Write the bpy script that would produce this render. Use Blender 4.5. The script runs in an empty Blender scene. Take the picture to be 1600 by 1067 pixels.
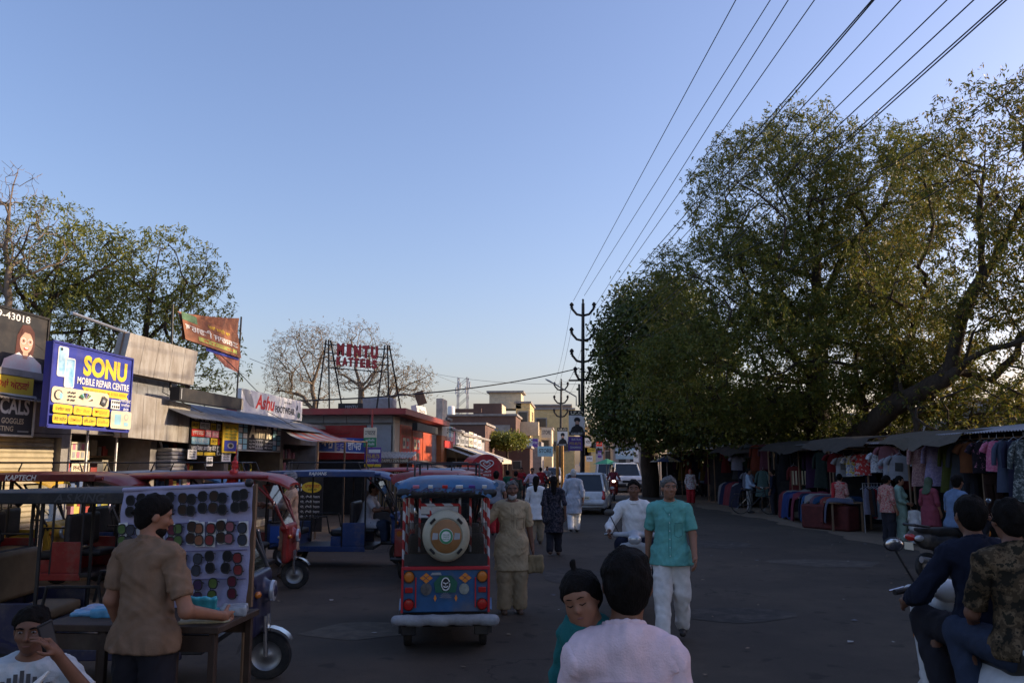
import bpy, math, random
import numpy as np
from mathutils import Vector, Matrix, Euler
R = math.radians
scn = bpy.context.scene
col = scn.collection

# ------------------------------------------------------------------ camera
FPX, PITCH, YAW, CAMZ = 1280.0, R(8.4), R(4.5), 1.9
cd = bpy.data.cameras.new('camera')
cd.sensor_width = 36.0; cd.lens = 36.0 * FPX / 1600.0
cd.clip_start = 0.05; cd.clip_end = 2000
cam = bpy.data.objects.new('camera', cd); col.objects.link(cam)
cam.location = (0, 0, CAMZ); cam.rotation_euler = (R(90) + PITCH, 0, YAW)
scn.camera = cam

# ------------------------------------------------------------------ sky, sun, exposure
SUN_EL, SUN_AZ = 16.0, 76.0          # azimuth from +Y (down the street) towards +X (right)
w = bpy.data.worlds.new('World'); scn.world = w; w.use_nodes = True
nt = w.node_tree; nt.nodes.clear()
wo = nt.nodes.new('ShaderNodeOutputWorld'); bg = nt.nodes.new('ShaderNodeBackground')
sky = nt.nodes.new('ShaderNodeTexSky'); sky.sky_type = 'NISHITA'; sky.sun_disc = False
sky.sun_elevation = R(SUN_EL); sky.sun_rotation = R(SUN_AZ)
sky.altitude = 200; sky.air_density = 1.3; sky.dust_density = 2.5; sky.ozone_density = 5.0
tint = nt.nodes.new('ShaderNodeMix'); tint.data_type = 'RGBA'; tint.blend_type = 'MULTIPLY'; tint.inputs[0].default_value = 1.0
tint.inputs[7].default_value = (1.32, 0.985, 0.975, 1)     # camera white balance
nt.links.new(sky.outputs[0], tint.inputs[6]); nt.links.new(tint.outputs[2], bg.inputs[0]); nt.links.new(bg.outputs[0], wo.inputs[0])
bg.inputs[1].default_value = 0.14
sd = bpy.data.lights.new('sun', 'SUN'); sd.energy = 3.0; sd.angle = R(0.5); sd.color = (1.0, 0.80, 0.56)
sun = bpy.data.objects.new('sun', sd); col.objects.link(sun)
sv = Vector((math.sin(R(SUN_AZ)) * math.cos(R(SUN_EL)), math.cos(R(SUN_AZ)) * math.cos(R(SUN_EL)), math.sin(R(SUN_EL))))
sun.rotation_euler = sv.to_track_quat('Z', 'Y').to_euler(); sun.location = sv * 60
scn.view_settings.view_transform = 'Standard'; scn.view_settings.look = 'None'
scn.view_settings.exposure = 1.0; scn.view_settings.gamma = 1.0
scn.view_settings.use_curve_mapping = False
scn.render.engine = 'CYCLES'
scn.cycles.max_bounces = 6; scn.cycles.transparent_max_bounces = 8

# ------------------------------------------------------------------ survey helpers (photo pixel -> place)
RC = Euler((R(90) + PITCH, 0, YAW)).to_matrix()
def ray(px, py): return RC @ Vector(((px - 800) / FPX, (533.5 - py) / FPX, -1))
def WY(px, py, Y):
    d = ray(px, py); return Vector((0, 0, CAMZ)) + d * (Y / d.y)
def WX(px, py, X):
    d = ray(px, py); return Vector((0, 0, CAMZ)) + d * (X / d.x)
def G(px, py, z=0.0):
    d = ray(px, py); return Vector((0, 0, CAMZ)) + d * ((z - CAMZ) / d.z)

# ------------------------------------------------------------------ materials
_mats = {}
def M(name, c, rough=.75, var=.18, sc=6., metal=0., bump=0., spec=.4, bsc=None, c2=None, det=4, coat=0., dirt=0., stretch=None):
    if name in _mats: return _mats[name]
    m = bpy.data.materials.new(name); m.use_nodes = True; _mats[name] = m
    n = m.node_tree; b = n.nodes['Principled BSDF']
    b.inputs['Roughness'].default_value = rough; b.inputs['Metallic'].default_value = metal
    b.inputs['Specular IOR Level'].default_value = spec
    if coat: b.inputs['Coat Weight'].default_value = coat; b.inputs['Coat Roughness'].default_value = .15
    tc = n.nodes.new('ShaderNodeTexCoord'); src = tc.outputs['Object']
    if stretch:
        mp = n.nodes.new('ShaderNodeMapping'); mp.inputs['Scale'].default_value = stretch
        n.links.new(src, mp.inputs['Vector']); src = mp.outputs[0]
    nz = n.nodes.new('ShaderNodeTexNoise'); nz.inputs['Scale'].default_value = sc; nz.inputs['Detail'].default_value = det
    nz.inputs['Roughness'].default_value = .65
    n.links.new(src, nz.inputs['Vector'])
    rp = n.nodes.new('ShaderNodeValToRGB'); e = rp.color_ramp.elements
    e[0].position = .32; e[1].position = .70
    lo = c2 if c2 else tuple(x * (1 - var) for x in c)
    hi = c if c2 else tuple(min(1, x * (1 + var * .6)) for x in c)
    e[0].color = (*lo, 1); e[1].color = (*hi, 1)
    n.links.new(nz.outputs[0], rp.inputs[0]); out = rp.outputs[0]
    if dirt:
        n2 = n.nodes.new('ShaderNodeTexNoise'); n2.inputs['Scale'].default_value = 2.3; n2.inputs['Detail'].default_value = 7
        n2.inputs['Roughness'].default_value = .7
        n.links.new(tc.outputs['Object'], n2.inputs['Vector'])
        r2 = n.nodes.new('ShaderNodeValToRGB'); r2.color_ramp.elements[0].position = .48; r2.color_ramp.elements[1].position = .72
        r2.color_ramp.elements[0].color = (0, 0, 0, 1); r2.color_ramp.elements[1].color = (dirt, dirt, dirt, 1)
        n.links.new(n2.outputs[0], r2.inputs[0])
        mx = n.nodes.new('ShaderNodeMix'); mx.data_type = 'RGBA'
        n.links.new(r2.outputs[0], mx.inputs[0]); n.links.new(out, mx.inputs[6]); mx.inputs[7].default_value = (.17, .135, .10, 1)
        out = mx.outputs[2]
    n.links.new(out, b.inputs['Base Color'])
    if bump:
        nb = n.nodes.new('ShaderNodeTexNoise'); nb.inputs['Scale'].default_value = bsc or sc * 6; nb.inputs['Detail'].default_value = 5
        n.links.new(src, nb.inputs['Vector'])
        bp = n.nodes.new('ShaderNodeBump'); bp.inputs['Strength'].default_value = bump; bp.inputs['Distance'].default_value = .02
        n.links.new(nb.outputs[0], bp.inputs['Height']); n.links.new(bp.outputs[0], b.inputs['Normal'])
    return m
def glass(name, tint=(.75, .8, .8), mixv=.82, rough=.05):
    if name in _mats: return _mats[name]
    m = bpy.data.materials.new(name); m.use_nodes = True; _mats[name] = m
    n = m.node_tree; n.nodes.remove(n.nodes['Principled BSDF']); o = n.nodes['Material Output']
    t = n.nodes.new('ShaderNodeBsdfTransparent'); t.inputs[0].default_value = (*tint, 1)
    g = n.nodes.new('ShaderNodeBsdfGlossy'); g.inputs['Roughness'].default_value = rough; g.inputs[0].default_value = (.9, .9, .9, 1)
    fr = n.nodes.new('ShaderNodeFresnel'); fr.inputs[0].default_value = 1.5
    mx = n.nodes.new('ShaderNodeMixShader'); n.links.new(fr.outputs[0], mx.inputs[0])
    n.links.new(t.outputs[0], mx.inputs[1]); n.links.new(g.outputs[0], mx.inputs[2]); n.links.new(mx.outputs[0], o.inputs[0])
    return m
def leafmat(name, c1, c2, c3, trans=.35):
    m = bpy.data.materials.new(name); m.use_nodes = True; n = m.node_tree
    b = n.nodes['Principled BSDF']; o = n.nodes['Material Output']
    ge = n.nodes.new('ShaderNodeNewGeometry'); rp = n.nodes.new('ShaderNodeValToRGB')
    e = rp.color_ramp.elements; e[0].color = (*c1, 1); e[1].color = (*c3, 1); e[1].position = 1
    k = e.new(.55); k.color = (*c2, 1)
    n.links.new(ge.outputs['Random Per Island'], rp.inputs[0]); n.links.new(rp.outputs[0], b.inputs['Base Color'])
    b.inputs['Roughness'].default_value = .5; b.inputs['Specular IOR Level'].default_value = .35
    t = n.nodes.new('ShaderNodeBsdfTranslucent'); n.links.new(rp.outputs[0], t.inputs[0])
    mx = n.nodes.new('ShaderNodeMixShader'); mx.inputs[0].default_value = trans
    n.links.new(b.outputs[0], mx.inputs[1]); n.links.new(t.outputs[0], mx.inputs[2]); n.links.new(mx.outputs[0], o.inputs[0])
    return m
def paint(name, c, rough=.45, dirt=.65, coat=.12): return M(name, c, rough, .22, 5, spec=.45, coat=coat, dirt=dirt, bump=.08, bsc=9)
def cloth(name, c, var=.16, sc=9): return M(name, c, .9, var, sc, spec=.15, bump=.25, bsc=160)
def flat(name, c, rough=.55): return M(name, c, rough, .07, 3, spec=.35, dirt=.22)

# ------------------------------------------------------------------ object helpers
def tag(o, label=None, cat=None, group=None, kind=None):
    if label: o['label'] = label
    if cat: o['category'] = cat
    if group: o['group'] = group
    if kind: o['kind'] = kind
    return o
def empty(name, loc=(0, 0, 0), rz=0, label=None, cat=None, group=None, parent=None):
    o = bpy.data.objects.new(name, None); col.objects.link(o); o.location = loc; o.rotation_euler = (0, 0, rz)
    o.empty_display_size = .1
    if parent: o.parent = parent
    return tag(o, label, cat, group)
def link(name, me, parent=None, loc=None, rz=None):
    o = bpy.data.objects.new(name, me); col.objects.link(o)
    if parent: o.parent = parent
    if loc is not None: o.location = loc
    if rz is not None: o.rotation_euler = (0, 0, rz)
    return o
def copy_tree(o, parent=None):
    c = o.copy(); col.objects.link(c); c.parent = parent
    for ch in list(o.children): copy_tree(ch, c)
    return c
def ordinal(i): return ['first', 'second', 'third', 'fourth', 'fifth', 'sixth', 'seventh', 'eighth', 'ninth', 'tenth', 'eleventh', 'twelfth', 'thirteenth', 'fourteenth', 'fifteenth', 'sixteenth', 'seventeenth', 'eighteenth', 'nineteenth', 'twentieth'][i]

class MB:
    def __init__(s): s.v = []; s.f = []; s.m = []; s.k = 0
    def add(s, vs, fs):
        o = len(s.v); s.v += [tuple(x) for x in vs]; s.f += [tuple(i + o for i in q) for q in fs]; s.m += [s.k] * len(fs); return s
    def mat(s, k): s.k = k; return s
    def box(s, c, d, rot=None):
        hx, hy, hz = d[0] / 2, d[1] / 2, d[2] / 2
        vs = [Vector((x, y, z)) for z in (-hz, hz) for y in (-hy, hy) for x in (-hx, hx)]
        if rot is not None:
            rm = Euler(rot).to_matrix() if not isinstance(rot, Matrix) else rot
            vs = [rm @ q for q in vs]
        c = Vector(c)
        return s.add([q + c for q in vs], [(0, 2, 3, 1), (4, 5, 7, 6), (0, 1, 5, 4), (2, 6, 7, 3), (0, 4, 6, 2), (1, 3, 7, 5)])
    def quad(s, *p): return s.add(p, [tuple(range(len(p)))])
    def loft(s, rings, cap=True, closed=True):
        n = len(rings[0]); vs = [p for r in rings for p in r]; fs = []
        for i in range(len(rings) - 1):
            for j in range(n if closed else n - 1):
                a = i * n + j; b = i * n + (j + 1) % n
                fs.append((a, b, b + n, a + n))
        if cap: fs.append(tuple(range(n - 1, -1, -1))); fs.append(tuple(range((len(rings) - 1) * n, len(rings) * n)))
        return s.add(vs, fs)
    def tube(s, pts, r, n=8, cap=True, closed=False):
        pts = [Vector(p) for p in pts]; m = len(pts)
        rr = r if isinstance(r, (list, tuple)) else [r] * m
        rings = []; prev = None
        for i, p in enumerate(pts):
            if closed: d = pts[(i + 1) % m] - pts[i - 1]
            else: d = pts[min(i + 1, m - 1)] - pts[max(i - 1, 0)]
            if d.length < 1e-9: d = Vector((0, 0, 1))
            d.normalize()
            if prev is None:
                a = d.orthogonal().normalized()
            else:
                a = prev - d * prev.dot(d)
                a = a.normalized() if a.length > 1e-6 else d.orthogonal().normalized()
            prev = a; b = d.cross(a)
            rings.append([p + (a * math.cos(2 * math.pi * j / n) + b * math.sin(2 * math.pi * j / n)) * rr[i] for j in range(n)])
        if closed: rings.append(rings[0]); cap = False
        return s.loft(rings, cap)
    def lathe(s, prof, n=20, c=(0, 0, 0), axis='Z', cap=True):
        c = Vector(c); rings = []
        for r, h in prof:
            ring = []
            for j in range(n):
                a = 2 * math.pi * j / n; x, y = r * math.cos(a), r * math.sin(a)
                p = Vector((x, y, h)) if axis == 'Z' else (Vector((h, x, y)) if axis == 'X' else Vector((y, h, x)))
                ring.append(c + p)
            rings.append(ring)
        return s.loft(rings, cap)
    def ell(s, c, r, n=12, mlat=8, rot=None):
        c = Vector(c); rm = Euler(rot).to_matrix() if rot else None; rings = []
        for i in range(1, mlat):
            t = math.pi * i / mlat; ring = []
            for j in range(n):
                a = 2 * math.pi * j / n
                p = Vector((r[0] * math.sin(t) * math.cos(a), r[1] * math.sin(t) * math.sin(a), -r[2] * math.cos(t)))
                ring.append(c + (rm @ p if rm else p))
            rings.append(ring)
        return s.loft(rings, True)
    def prism(s, pts, a, b):
        """outline pts (3D, planar) extruded from offset a to offset b (vectors)"""
        a = Vector(a); b = Vector(b)
        return s.loft([[Vector(p) + a for p in pts], [Vector(p) + b for p in pts]])
    def mesh(s, name, mats, smooth=40):
        me = bpy.data.meshes.new(name); me.from_pydata(s.v, [], s.f)
        for m_ in (mats if isinstance(mats, (list, tuple)) else [mats]): me.materials.append(m_)
        if any(s.m): me.polygons.foreach_set('material_index', s.m)
        if smooth:
            me.polygons.foreach_set('use_smooth', [True] * len(s.f)); me.update(); me.set_sharp_from_angle(angle=R(smooth))
        me.update(); return me
    def build(s, name, mats, parent=None, loc=None, rz=None, bevel=0, smooth=40):
        o = link(name, s.mesh(name, mats, smooth), parent, loc, rz)
        if bevel:
            b = o.modifiers.new('bevel', 'BEVEL'); b.width = bevel; b.segments = 2; b.limit_method = 'ANGLE'; b.angle_limit = R(50)
        return o
def bx(name, c, d, mat, parent=None, bevel=0, rot=None): return MB().box(c, d, rot).build(name, mat, parent, bevel=bevel)

# ------------------------------------------------------------------ lettering
_tc = {}
def text_mesh(body, bold=.012, shear=0.):
    k = (body, bold, shear)
    if k in _tc: return _tc[k]
    cu = bpy.data.curves.new('lettering', 'FONT'); cu.body = body; cu.size = 1; cu.offset = bold; cu.resolution_u = 3; cu.shear = shear
    o = bpy.data.objects.new('lettering', cu); col.objects.link(o)
    dg = bpy.context.evaluated_depsgraph_get(); dg.update()
    me = bpy.data.meshes.new_from_object(o.evaluated_get(dg))
    bpy.data.objects.remove(o); bpy.data.curves.remove(cu)
    n = len(me.vertices); a = np.empty(n * 3); me.vertices.foreach_get('co', a); a = a.reshape(-1, 3)
    fs = [tuple(p.vertices) for p in me.polygons]; bpy.data.meshes.remove(me)
    if n == 0: a = np.zeros((3, 3)); fs = []
    lo = a.min(0); sz = np.maximum(a.max(0) - lo, 1e-6)
    a = (a - lo) / sz; _tc[k] = (a, fs, sz[0] / sz[1]); return _tc[k]

class Board:
    """flat sign: thing with a panel and printed / raised pieces. o = bottom-left corner, u,v = edge vectors"""
    def __init__(s, name, label, cat, o, u, v, mat, group=None, th=.04, frame=None, parent=None, panel='panel'):
        o, u, v = Vector(o), Vector(u), Vector(v)
        s.W, s.H = u.length, v.length
        s.uh, s.vh = u / s.W, v / s.H; s.n = s.uh.cross(s.vh).normalized()
        s.e = empty(name, o, 0, label, cat, group, parent) if parent is None else parent
        s.off = Vector((0, 0, 0)) if parent is None else o
        s.lay = 0
        b = MB(); P = s.P
        pts = [P(0, 0, 0), P(1, 0, 0), P(1, 1, 0), P(0, 1, 0)]
        b.prism(pts, -s.n * th, Vector((0, 0, 0)))
        b.build(panel, mat, s.e)
        if frame:
            fb = MB(); w_ = .025
            for (x0, y0, x1, y1) in ((0, 0, 1, 0), (1, 0, 1, 1), (1, 1, 0, 1), (0, 1, 0, 0)):
                fb.tube([P(x0, y0, .004), P(x1, y1, .004)], w_, 4)
            fb.build('frame', frame, s.e)
    def P(s, x, y, h=0): return s.off + s.uh * (x * s.W) + s.vh * (y * s.H) + s.n * h
    def poly(s, pts, mat, name='print', h=None):
        s.lay += 1; h = h or .003 + .0012 * s.lay
        me = MB().quad(*[s.P(x, y, h) for x, y in pts]); return me.build(name, mat, s.e, smooth=0)
    def rect(s, x0, y0, x1, y1, mat, name='print', r=0):
        if not r: return s.poly([(x0, y0), (x1, y0), (x1, y1), (x0, y1)], mat, name)
        rx, ry = r, r * s.W / s.H; pts = []
        for cx, cy, a0 in ((x1 - rx, y0 + ry, -90), (x1 - rx, y1 - ry, 0), (x0 + rx, y1 - ry, 90), (x0 + rx, y0 + ry, 180)):
            for k in range(5):
                a = R(a0 + 22.5 * k); pts.append((cx + rx * math.cos(a), cy + ry * math.sin(a)))
        return s.poly(pts, mat, name)
    def disc(s, x, y, rx, ry, mat, name='print', a0=0, a1=360, n=20):
        pts = [(x + rx * math.cos(R(a0 + (a1 - a0) * k / n)), y + ry * math.sin(R(a0 + (a1 - a0) * k / n))) for k in range(n if a1 - a0 == 360 else n + 1)]
        return s.poly(pts, mat, name)
    def text(s, t, x0, y0, x1, y1, mat, bold=.012, shear=0., raise_=0., name='lettering'):
        s.lay += 1; h = .003 + .0012 * s.lay + raise_
        a, fs, _ = text_mesh(t, bold, shear)
        me = MB(); me.add([s.P(x0 + (x1 - x0) * p[0], y0 + (y1 - y0) * p[1], h) for p in a], fs)
        if raise_:
            me.add([s.P(x0 + (x1 - x0) * p[0], y0 + (y1 - y0) * p[1], h - raise_ * .8) for p in a], [q[::-1] for q in fs])
        return me.build(name, mat, s.e, smooth=0)

# ------------------------------------------------------------------ smooth solids (bodies, garments, bodywork) from a distance field
class SDF:
    def __init__(s, res): s.res = res; s.p = []; s.cuts = []
    def cap(s, a, b, ra, rb=None, k=.03, sy=1., op=0): s.p.append(('c', np.array(a, float), np.array(b, float), ra, ra if rb is None else rb, k, sy, op)); return s
    def ell(s, c, r, k=.02, op=0, rot=None): s.p.append(('e', np.array(c, float), np.array(r, float), None if rot is None else np.array(rot), 0, k, 1, op)); return s
    def rbox(s, c, d, rr=.02, k=.02, op=0, rot=None): s.p.append(('b', np.array(c, float), np.array(d, float) / 2, None if rot is None else np.array(Euler(rot).to_matrix()), rr, k, 1, op)); return s
    def cut(s, n, d): s.cuts.append((np.array(n, float), d)); return s
    def _bb(s, q):
        if q[0] == 'c':
            r = max(q[3], q[4]) * max(1, q[6]); return np.minimum(q[1], q[2]) - r, np.maximum(q[1], q[2]) + r
        r = np.linalg.norm(q[2]) if q[3] is not None else q[2]
        return q[1] - r, q[1] + r
    def mesh(s, name, mats, fold=0., seed=0, fs=14.):
        res = s.res; bb = [s._bb(q) for q in s.p if q[7] == 0]
        lo = np.min([b[0] for b in bb], 0) - 3 * res - fold; hi = np.max([b[1] for b in bb], 0) + 3 * res + fold
        n = np.ceil((hi - lo) / res).astype(int) + 1
        f = np.full(n, 1.0, np.float32)
        ax = [lo[i] + res * np.arange(n[i]) for i in range(3)]
        for q in s.p:
            l, h = s._bb(q); mg = q[5] + 3 * res + fold
            i0 = np.clip(((l - mg - lo) / res).astype(int), 0, n - 1); i1 = np.clip(((h + mg - lo) / res).astype(int) + 2, 1, n)
            if (i1 <= i0).any(): continue
            sl = tuple(slice(a, b) for a, b in zip(i0, i1))
            X, Y, Z = np.meshgrid(*[ax[i][sl[i]] for i in range(3)], indexing='ij')
            if q[0] == 'c':
                a, b, ra, rb, k, sy, op = q[1:]
                ba = b - a; ba2 = np.array([ba[0], ba[1] / sy, ba[2]])
                px, py, pz = X - a[0], (Y - a[1]) / sy, Z - a[2]
                den = max((ba2 ** 2).sum(), 1e-9)
                t = np.clip((px * ba2[0] + py * ba2[1] + pz * ba2[2]) / den, 0, 1)
                d = np.sqrt((px - ba2[0] * t) ** 2 + (py - ba2[1] * t) ** 2 + (pz - ba2[2] * t) ** 2) - (ra + (rb - ra) * t)
                if sy < 1: d = d * (0.5 + 0.5 * sy)
            else:
                P = np.stack([X - q[1][0], Y - q[1][1], Z - q[1][2]], -1)
                if q[3] is not None: P = P @ q[3]
                if q[0] == 'e':
                    r = q[2]; l0 = np.linalg.norm(P / r, axis=-1); l1 = np.linalg.norm(P / (r * r), axis=-1)
                    d = l0 * (l0 - 1) / np.maximum(l1, 1e-6)
                else:
                    rr = q[4]; Q = np.abs(P) - (q[2] - rr)
                    d = np.linalg.norm(np.maximum(Q, 0), axis=-1) + np.minimum(Q.max(-1), 0) - rr
                k, op = q[5], q[7]
            g = f[sl]
            if op == 0:
                hh = np.clip(.5 + .5 * (d - g) / k, 0, 1); f[sl] = d * (1 - hh) + g * hh - k * hh * (1 - hh)
            else:
                hh = np.clip(.5 - .5 * (-d - g) / k, 0, 1); f[sl] = -d * (1 - hh) + g * hh + k * hh * (1 - hh)
        X, Y, Z = np.meshgrid(*ax, indexing='ij', sparse=True)
        if fold:
            rg = np.random.RandomState(seed); tot = 0
            for _ in range(5):
                w1 = rg.normal(0, 1, 3) * fs * np.array([1, 1, .45]); ph = rg.uniform(0, 6, 2); w2 = rg.normal(0, 1, 3) * fs * .4
                sn = np.sin(w1[0] * X + w1[1] * Y + w1[2] * Z + ph[0] + 2.2 * np.sin(w2[0] * X + w2[1] * Y + w2[2] * Z + ph[1]))
                tot = tot + (sn if _ < 2 else (1.7 * np.abs(sn) ** .7 - 1.0))
            f = f + (fold / 2.2) * tot.astype(np.float32)
        for nn, dd in s.cuts: f = np.maximum(f, (nn[0] * X + nn[1] * Y + nn[2] * Z - dd).astype(np.float32))
        f[0] = f[-1] = 1; f[:, 0] = f[:, -1] = 1; f[:, :, 0] = f[:, :, -1] = 1
        ins = f < 0
        c = np.zeros(n - 1, np.uint8)
        for dx in (0, 1):
            for dy in (0, 1):
                for dz in (0, 1): c += ins[dx:n[0] - 1 + dx, dy:n[1] - 1 + dy, dz:n[2] - 1 + dz]
        act = np.argwhere((c > 0) & (c < 8)); idx = np.full(n - 1, -1, np.int32); idx[tuple(act.T)] = np.arange(len(act))
        pos = np.zeros((len(act), 3)); cnt = np.zeros(len(act)); cs = [(x, y, z) for x in (0, 1) for y in (0, 1) for z in (0, 1)]
        for i in range(8):
            for j in range(i + 1, 8):
                A, B = np.array(cs[i]), np.array(cs[j])
                if np.abs(A - B).sum() != 1: continue
                fa = f[tuple((act + A).T)]; fb = f[tuple((act + B).T)]; mk = (fa < 0) != (fb < 0)
                t = fa[mk] / (fa[mk] - fb[mk]); pos[mk] += A + (B - A) * t[:, None]; cnt[mk] += 1
        co = (act + pos / np.maximum(cnt, 1)[:, None]) * res + lo
        quads = []
        for a in range(3):
            b, d = (a + 1) % 3, (a + 2) % 3
            s0 = [slice(0, n[i]) for i in range(3)]; s1 = list(s0); s0[a] = slice(0, n[a] - 1); s1[a] = slice(1, n[a])
            i0, i1 = ins[tuple(s0)], ins[tuple(s1)]
            for flip, mk in ((0, i0 & ~i1), (1, ~i0 & i1)):
                e = np.argwhere(mk); e = e[(e[:, b] > 0) & (e[:, d] > 0) & (e[:, b] < n[b] - 1) & (e[:, d] < n[d] - 1)]
                if len(e) == 0: continue
                def at(ob, od):
                    q = e.copy(); q[:, b] += ob; q[:, d] += od; return idx[tuple(q.T)]
                Q = np.stack([at(-1, -1), at(0, -1), at(0, 0), at(-1, 0)], 1)
                quads.append(Q[:, ::-1] if flip else Q)
        return np_mesh(name, co, np.concatenate(quads), mats)
    def build(s, name, mats, parent=None, fold=0., seed=0, fs=14.): return link(name, s.mesh(name, mats, fold, seed, fs), parent)
def np_mesh(name, co, quads, mats, smooth=True):
    me = bpy.data.meshes.new(name); nv, nf = len(co), len(quads); k = quads.shape[1]
    me.vertices.add(nv); me.vertices.foreach_set('co', np.ascontiguousarray(co, np.float32).ravel())
    me.loops.add(nf * k); me.loops.foreach_set('vertex_index', np.ascontiguousarray(quads, np.int32).ravel())
    me.polygons.add(nf); me.polygons.foreach_set('loop_start', np.arange(0, nf * k, k, dtype=np.int32))
    me.polygons.foreach_set('use_smooth', np.full(nf, smooth))
    for m_ in (mats if isinstance(mats, (list, tuple)) else [mats]): me.materials.append(m_)
    me.update(calc_edges=True); me.validate(); return me
random.seed(7); rng = np.random.RandomState(11)
# ================================================================== ground
def ground_mat(name, c, c2, sc, dustc, dust=.5, bump=.35, dsc=.35):
    m = bpy.data.materials.new(name); m.use_nodes = True; n = m.node_tree; b = n.nodes['Principled BSDF']
    tc = n.nodes.new('ShaderNodeTexCoord'); L = n.links.new
    def nz(s, d=6, r=.65):
        x = n.nodes.new('ShaderNodeTexNoise'); x.inputs['Scale'].default_value = s; x.inputs['Detail'].default_value = d; x.inputs['Roughness'].default_value = r
        L(tc.outputs['Object'], x.inputs['Vector']); return x.outputs[0]
    def ramp(src, p0, c0, p1, c1):
        r = n.nodes.new('ShaderNodeValToRGB'); e = r.color_ramp.elements; e[0].position = p0; e[1].position = p1
        e[0].color = (*c0, 1); e[1].color = (*c1, 1); L(src, r.inputs[0]); return r.outputs[0]
    def mix(f, a, bb):
        x = n.nodes.new('ShaderNodeMix'); x.data_type = 'RGBA'; L(f, x.inputs[0]); L(a, x.inputs[6])
        if isinstance(bb, tuple): x.inputs[7].default_value = (*bb, 1)
        else: L(bb, x.inputs[7])
        return x.outputs[2]
    base = ramp(nz(sc), .3, c2, .7, c); fine = ramp(nz(90, 3), .35, tuple(x * .7 for x in c), .65, tuple(min(1, x * 1.25) for x in c))
    x = n.nodes.new('ShaderNodeMix'); x.data_type = 'RGBA'; x.inputs[0].default_value = .4; L(base, x.inputs[6]); L(fine, x.inputs[7])
    d = ramp(nz(dsc, 7, .72), .45, (0, 0, 0), .75, (dust,) * 3); o = mix(d, x.outputs[2], dustc)
    spots = ramp(nz(3.1, 2, .5), .30, (.55,) * 3, .36, (0,) * 3); o = mix(spots, o, tuple(v * .45 for v in c2))
    vo = n.nodes.new('ShaderNodeTexVoronoi'); vo.feature = 'DISTANCE_TO_EDGE'; vo.inputs['Scale'].default_value = .55; vo.inputs['Randomness'].default_value = 1
    wp = n.nodes.new('ShaderNodeVectorMath'); wp.operation = 'MULTIPLY_ADD'; nw = n.nodes.new('ShaderNodeTexNoise'); nw.inputs['Scale'].default_value = 2.2; nw.inputs['Detail'].default_value = 6; L(tc.outputs['Object'], nw.inputs['Vector'])
    L(nw.outputs['Color'], wp.inputs[0]); wp.inputs[1].default_value = (.9, .9, .9); L(tc.outputs['Object'], wp.inputs[2]); L(wp.outputs[0], vo.inputs['Vector'])
    ck = ramp(vo.outputs['Distance'], .004, (.75,) * 3, .012, (0,) * 3); gate = ramp(nz(.22, 3), .5, (0, 0, 0), .6, (1, 1, 1)); mg = n.nodes.new('ShaderNodeMath'); mg.operation = 'MULTIPLY'; L(ck, mg.inputs[0]); L(gate, mg.inputs[1]); o = mix(mg.outputs[0], o, tuple(v * .3 for v in c2))
    st = ramp(nz(.9, 5, .6), .60, (0,) * 3, .72, (.55,) * 3); o = mix(st, o, tuple(v * .55 for v in c2))
    L(o, b.inputs['Base Color']); b.inputs['Roughness'].default_value = .88; b.inputs['Specular IOR Level'].default_value = .25
    bp = n.nodes.new('ShaderNodeBump'); bp.inputs['Strength'].default_value = bump; bp.inputs['Distance'].default_value = .015
    L(nz(55, 6), bp.inputs['Height']); L(bp.outputs[0], b.inputs['Normal']); return m
m_dirt = ground_mat('dirt', (.20, .145, .098), (.13, .098, .068), 1.2, (.25, .19, .13))
m_asph = ground_mat('asphalt', (.062, .048, .036), (.044, .034, .026), .8, (.14, .105, .07), .5)
def sheet(name, outline, z, mat, label=None, kind='structure'):
    o = MB().quad(*[(x, y, z) for x, y in outline]).build(name, mat, smooth=0); o['kind'] = kind; return o
sheet('ground', [(-400, -120), (400, -120), (400, 900), (-400, 900)], 0, m_dirt)
rl = [(-6.4, -40), (-6.3, 12), (-5.9, 26), (-5.2, 45), (-5.5, 70), (-9, 110), (-18, 170), (-40, 300)]
rr = [(-30, 300), (-9.5, 170), (1.5, 110), (5.2, 70), (4.6, 50), (4.8, 40), (6.0, 31), (7.1, 20), (7.6, 8), (7.8, -40)]
b = MB(); left = rl; right = rr[::-1]
def interp(pts, y):
    for (x0, y0), (x1, y1) in zip(pts[:-1], pts[1:]):
        if y0 <= y <= y1: return x0 + (x1 - x0) * (y - y0) / (y1 - y0)
    return pts[-1][0]
rows = []; ys = list(np.arange(-40, 60, .5)) + list(np.arange(60, 301, 6))
for y in ys:
    jl = .16 * math.sin(y * 1.7) + .1 * math.sin(y * 4.1 + 1); jr = .18 * math.sin(y * 1.3 + 2) + .1 * math.sin(y * 3.7)
    rows.append([(interp(left, y) + jl, y, .004), (interp(right, y) + jr, y, .004)])
b.loft(rows, cap=False, closed=False)
o = b.build('road', m_asph, smooth=0); o['kind'] = 'structure'
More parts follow.
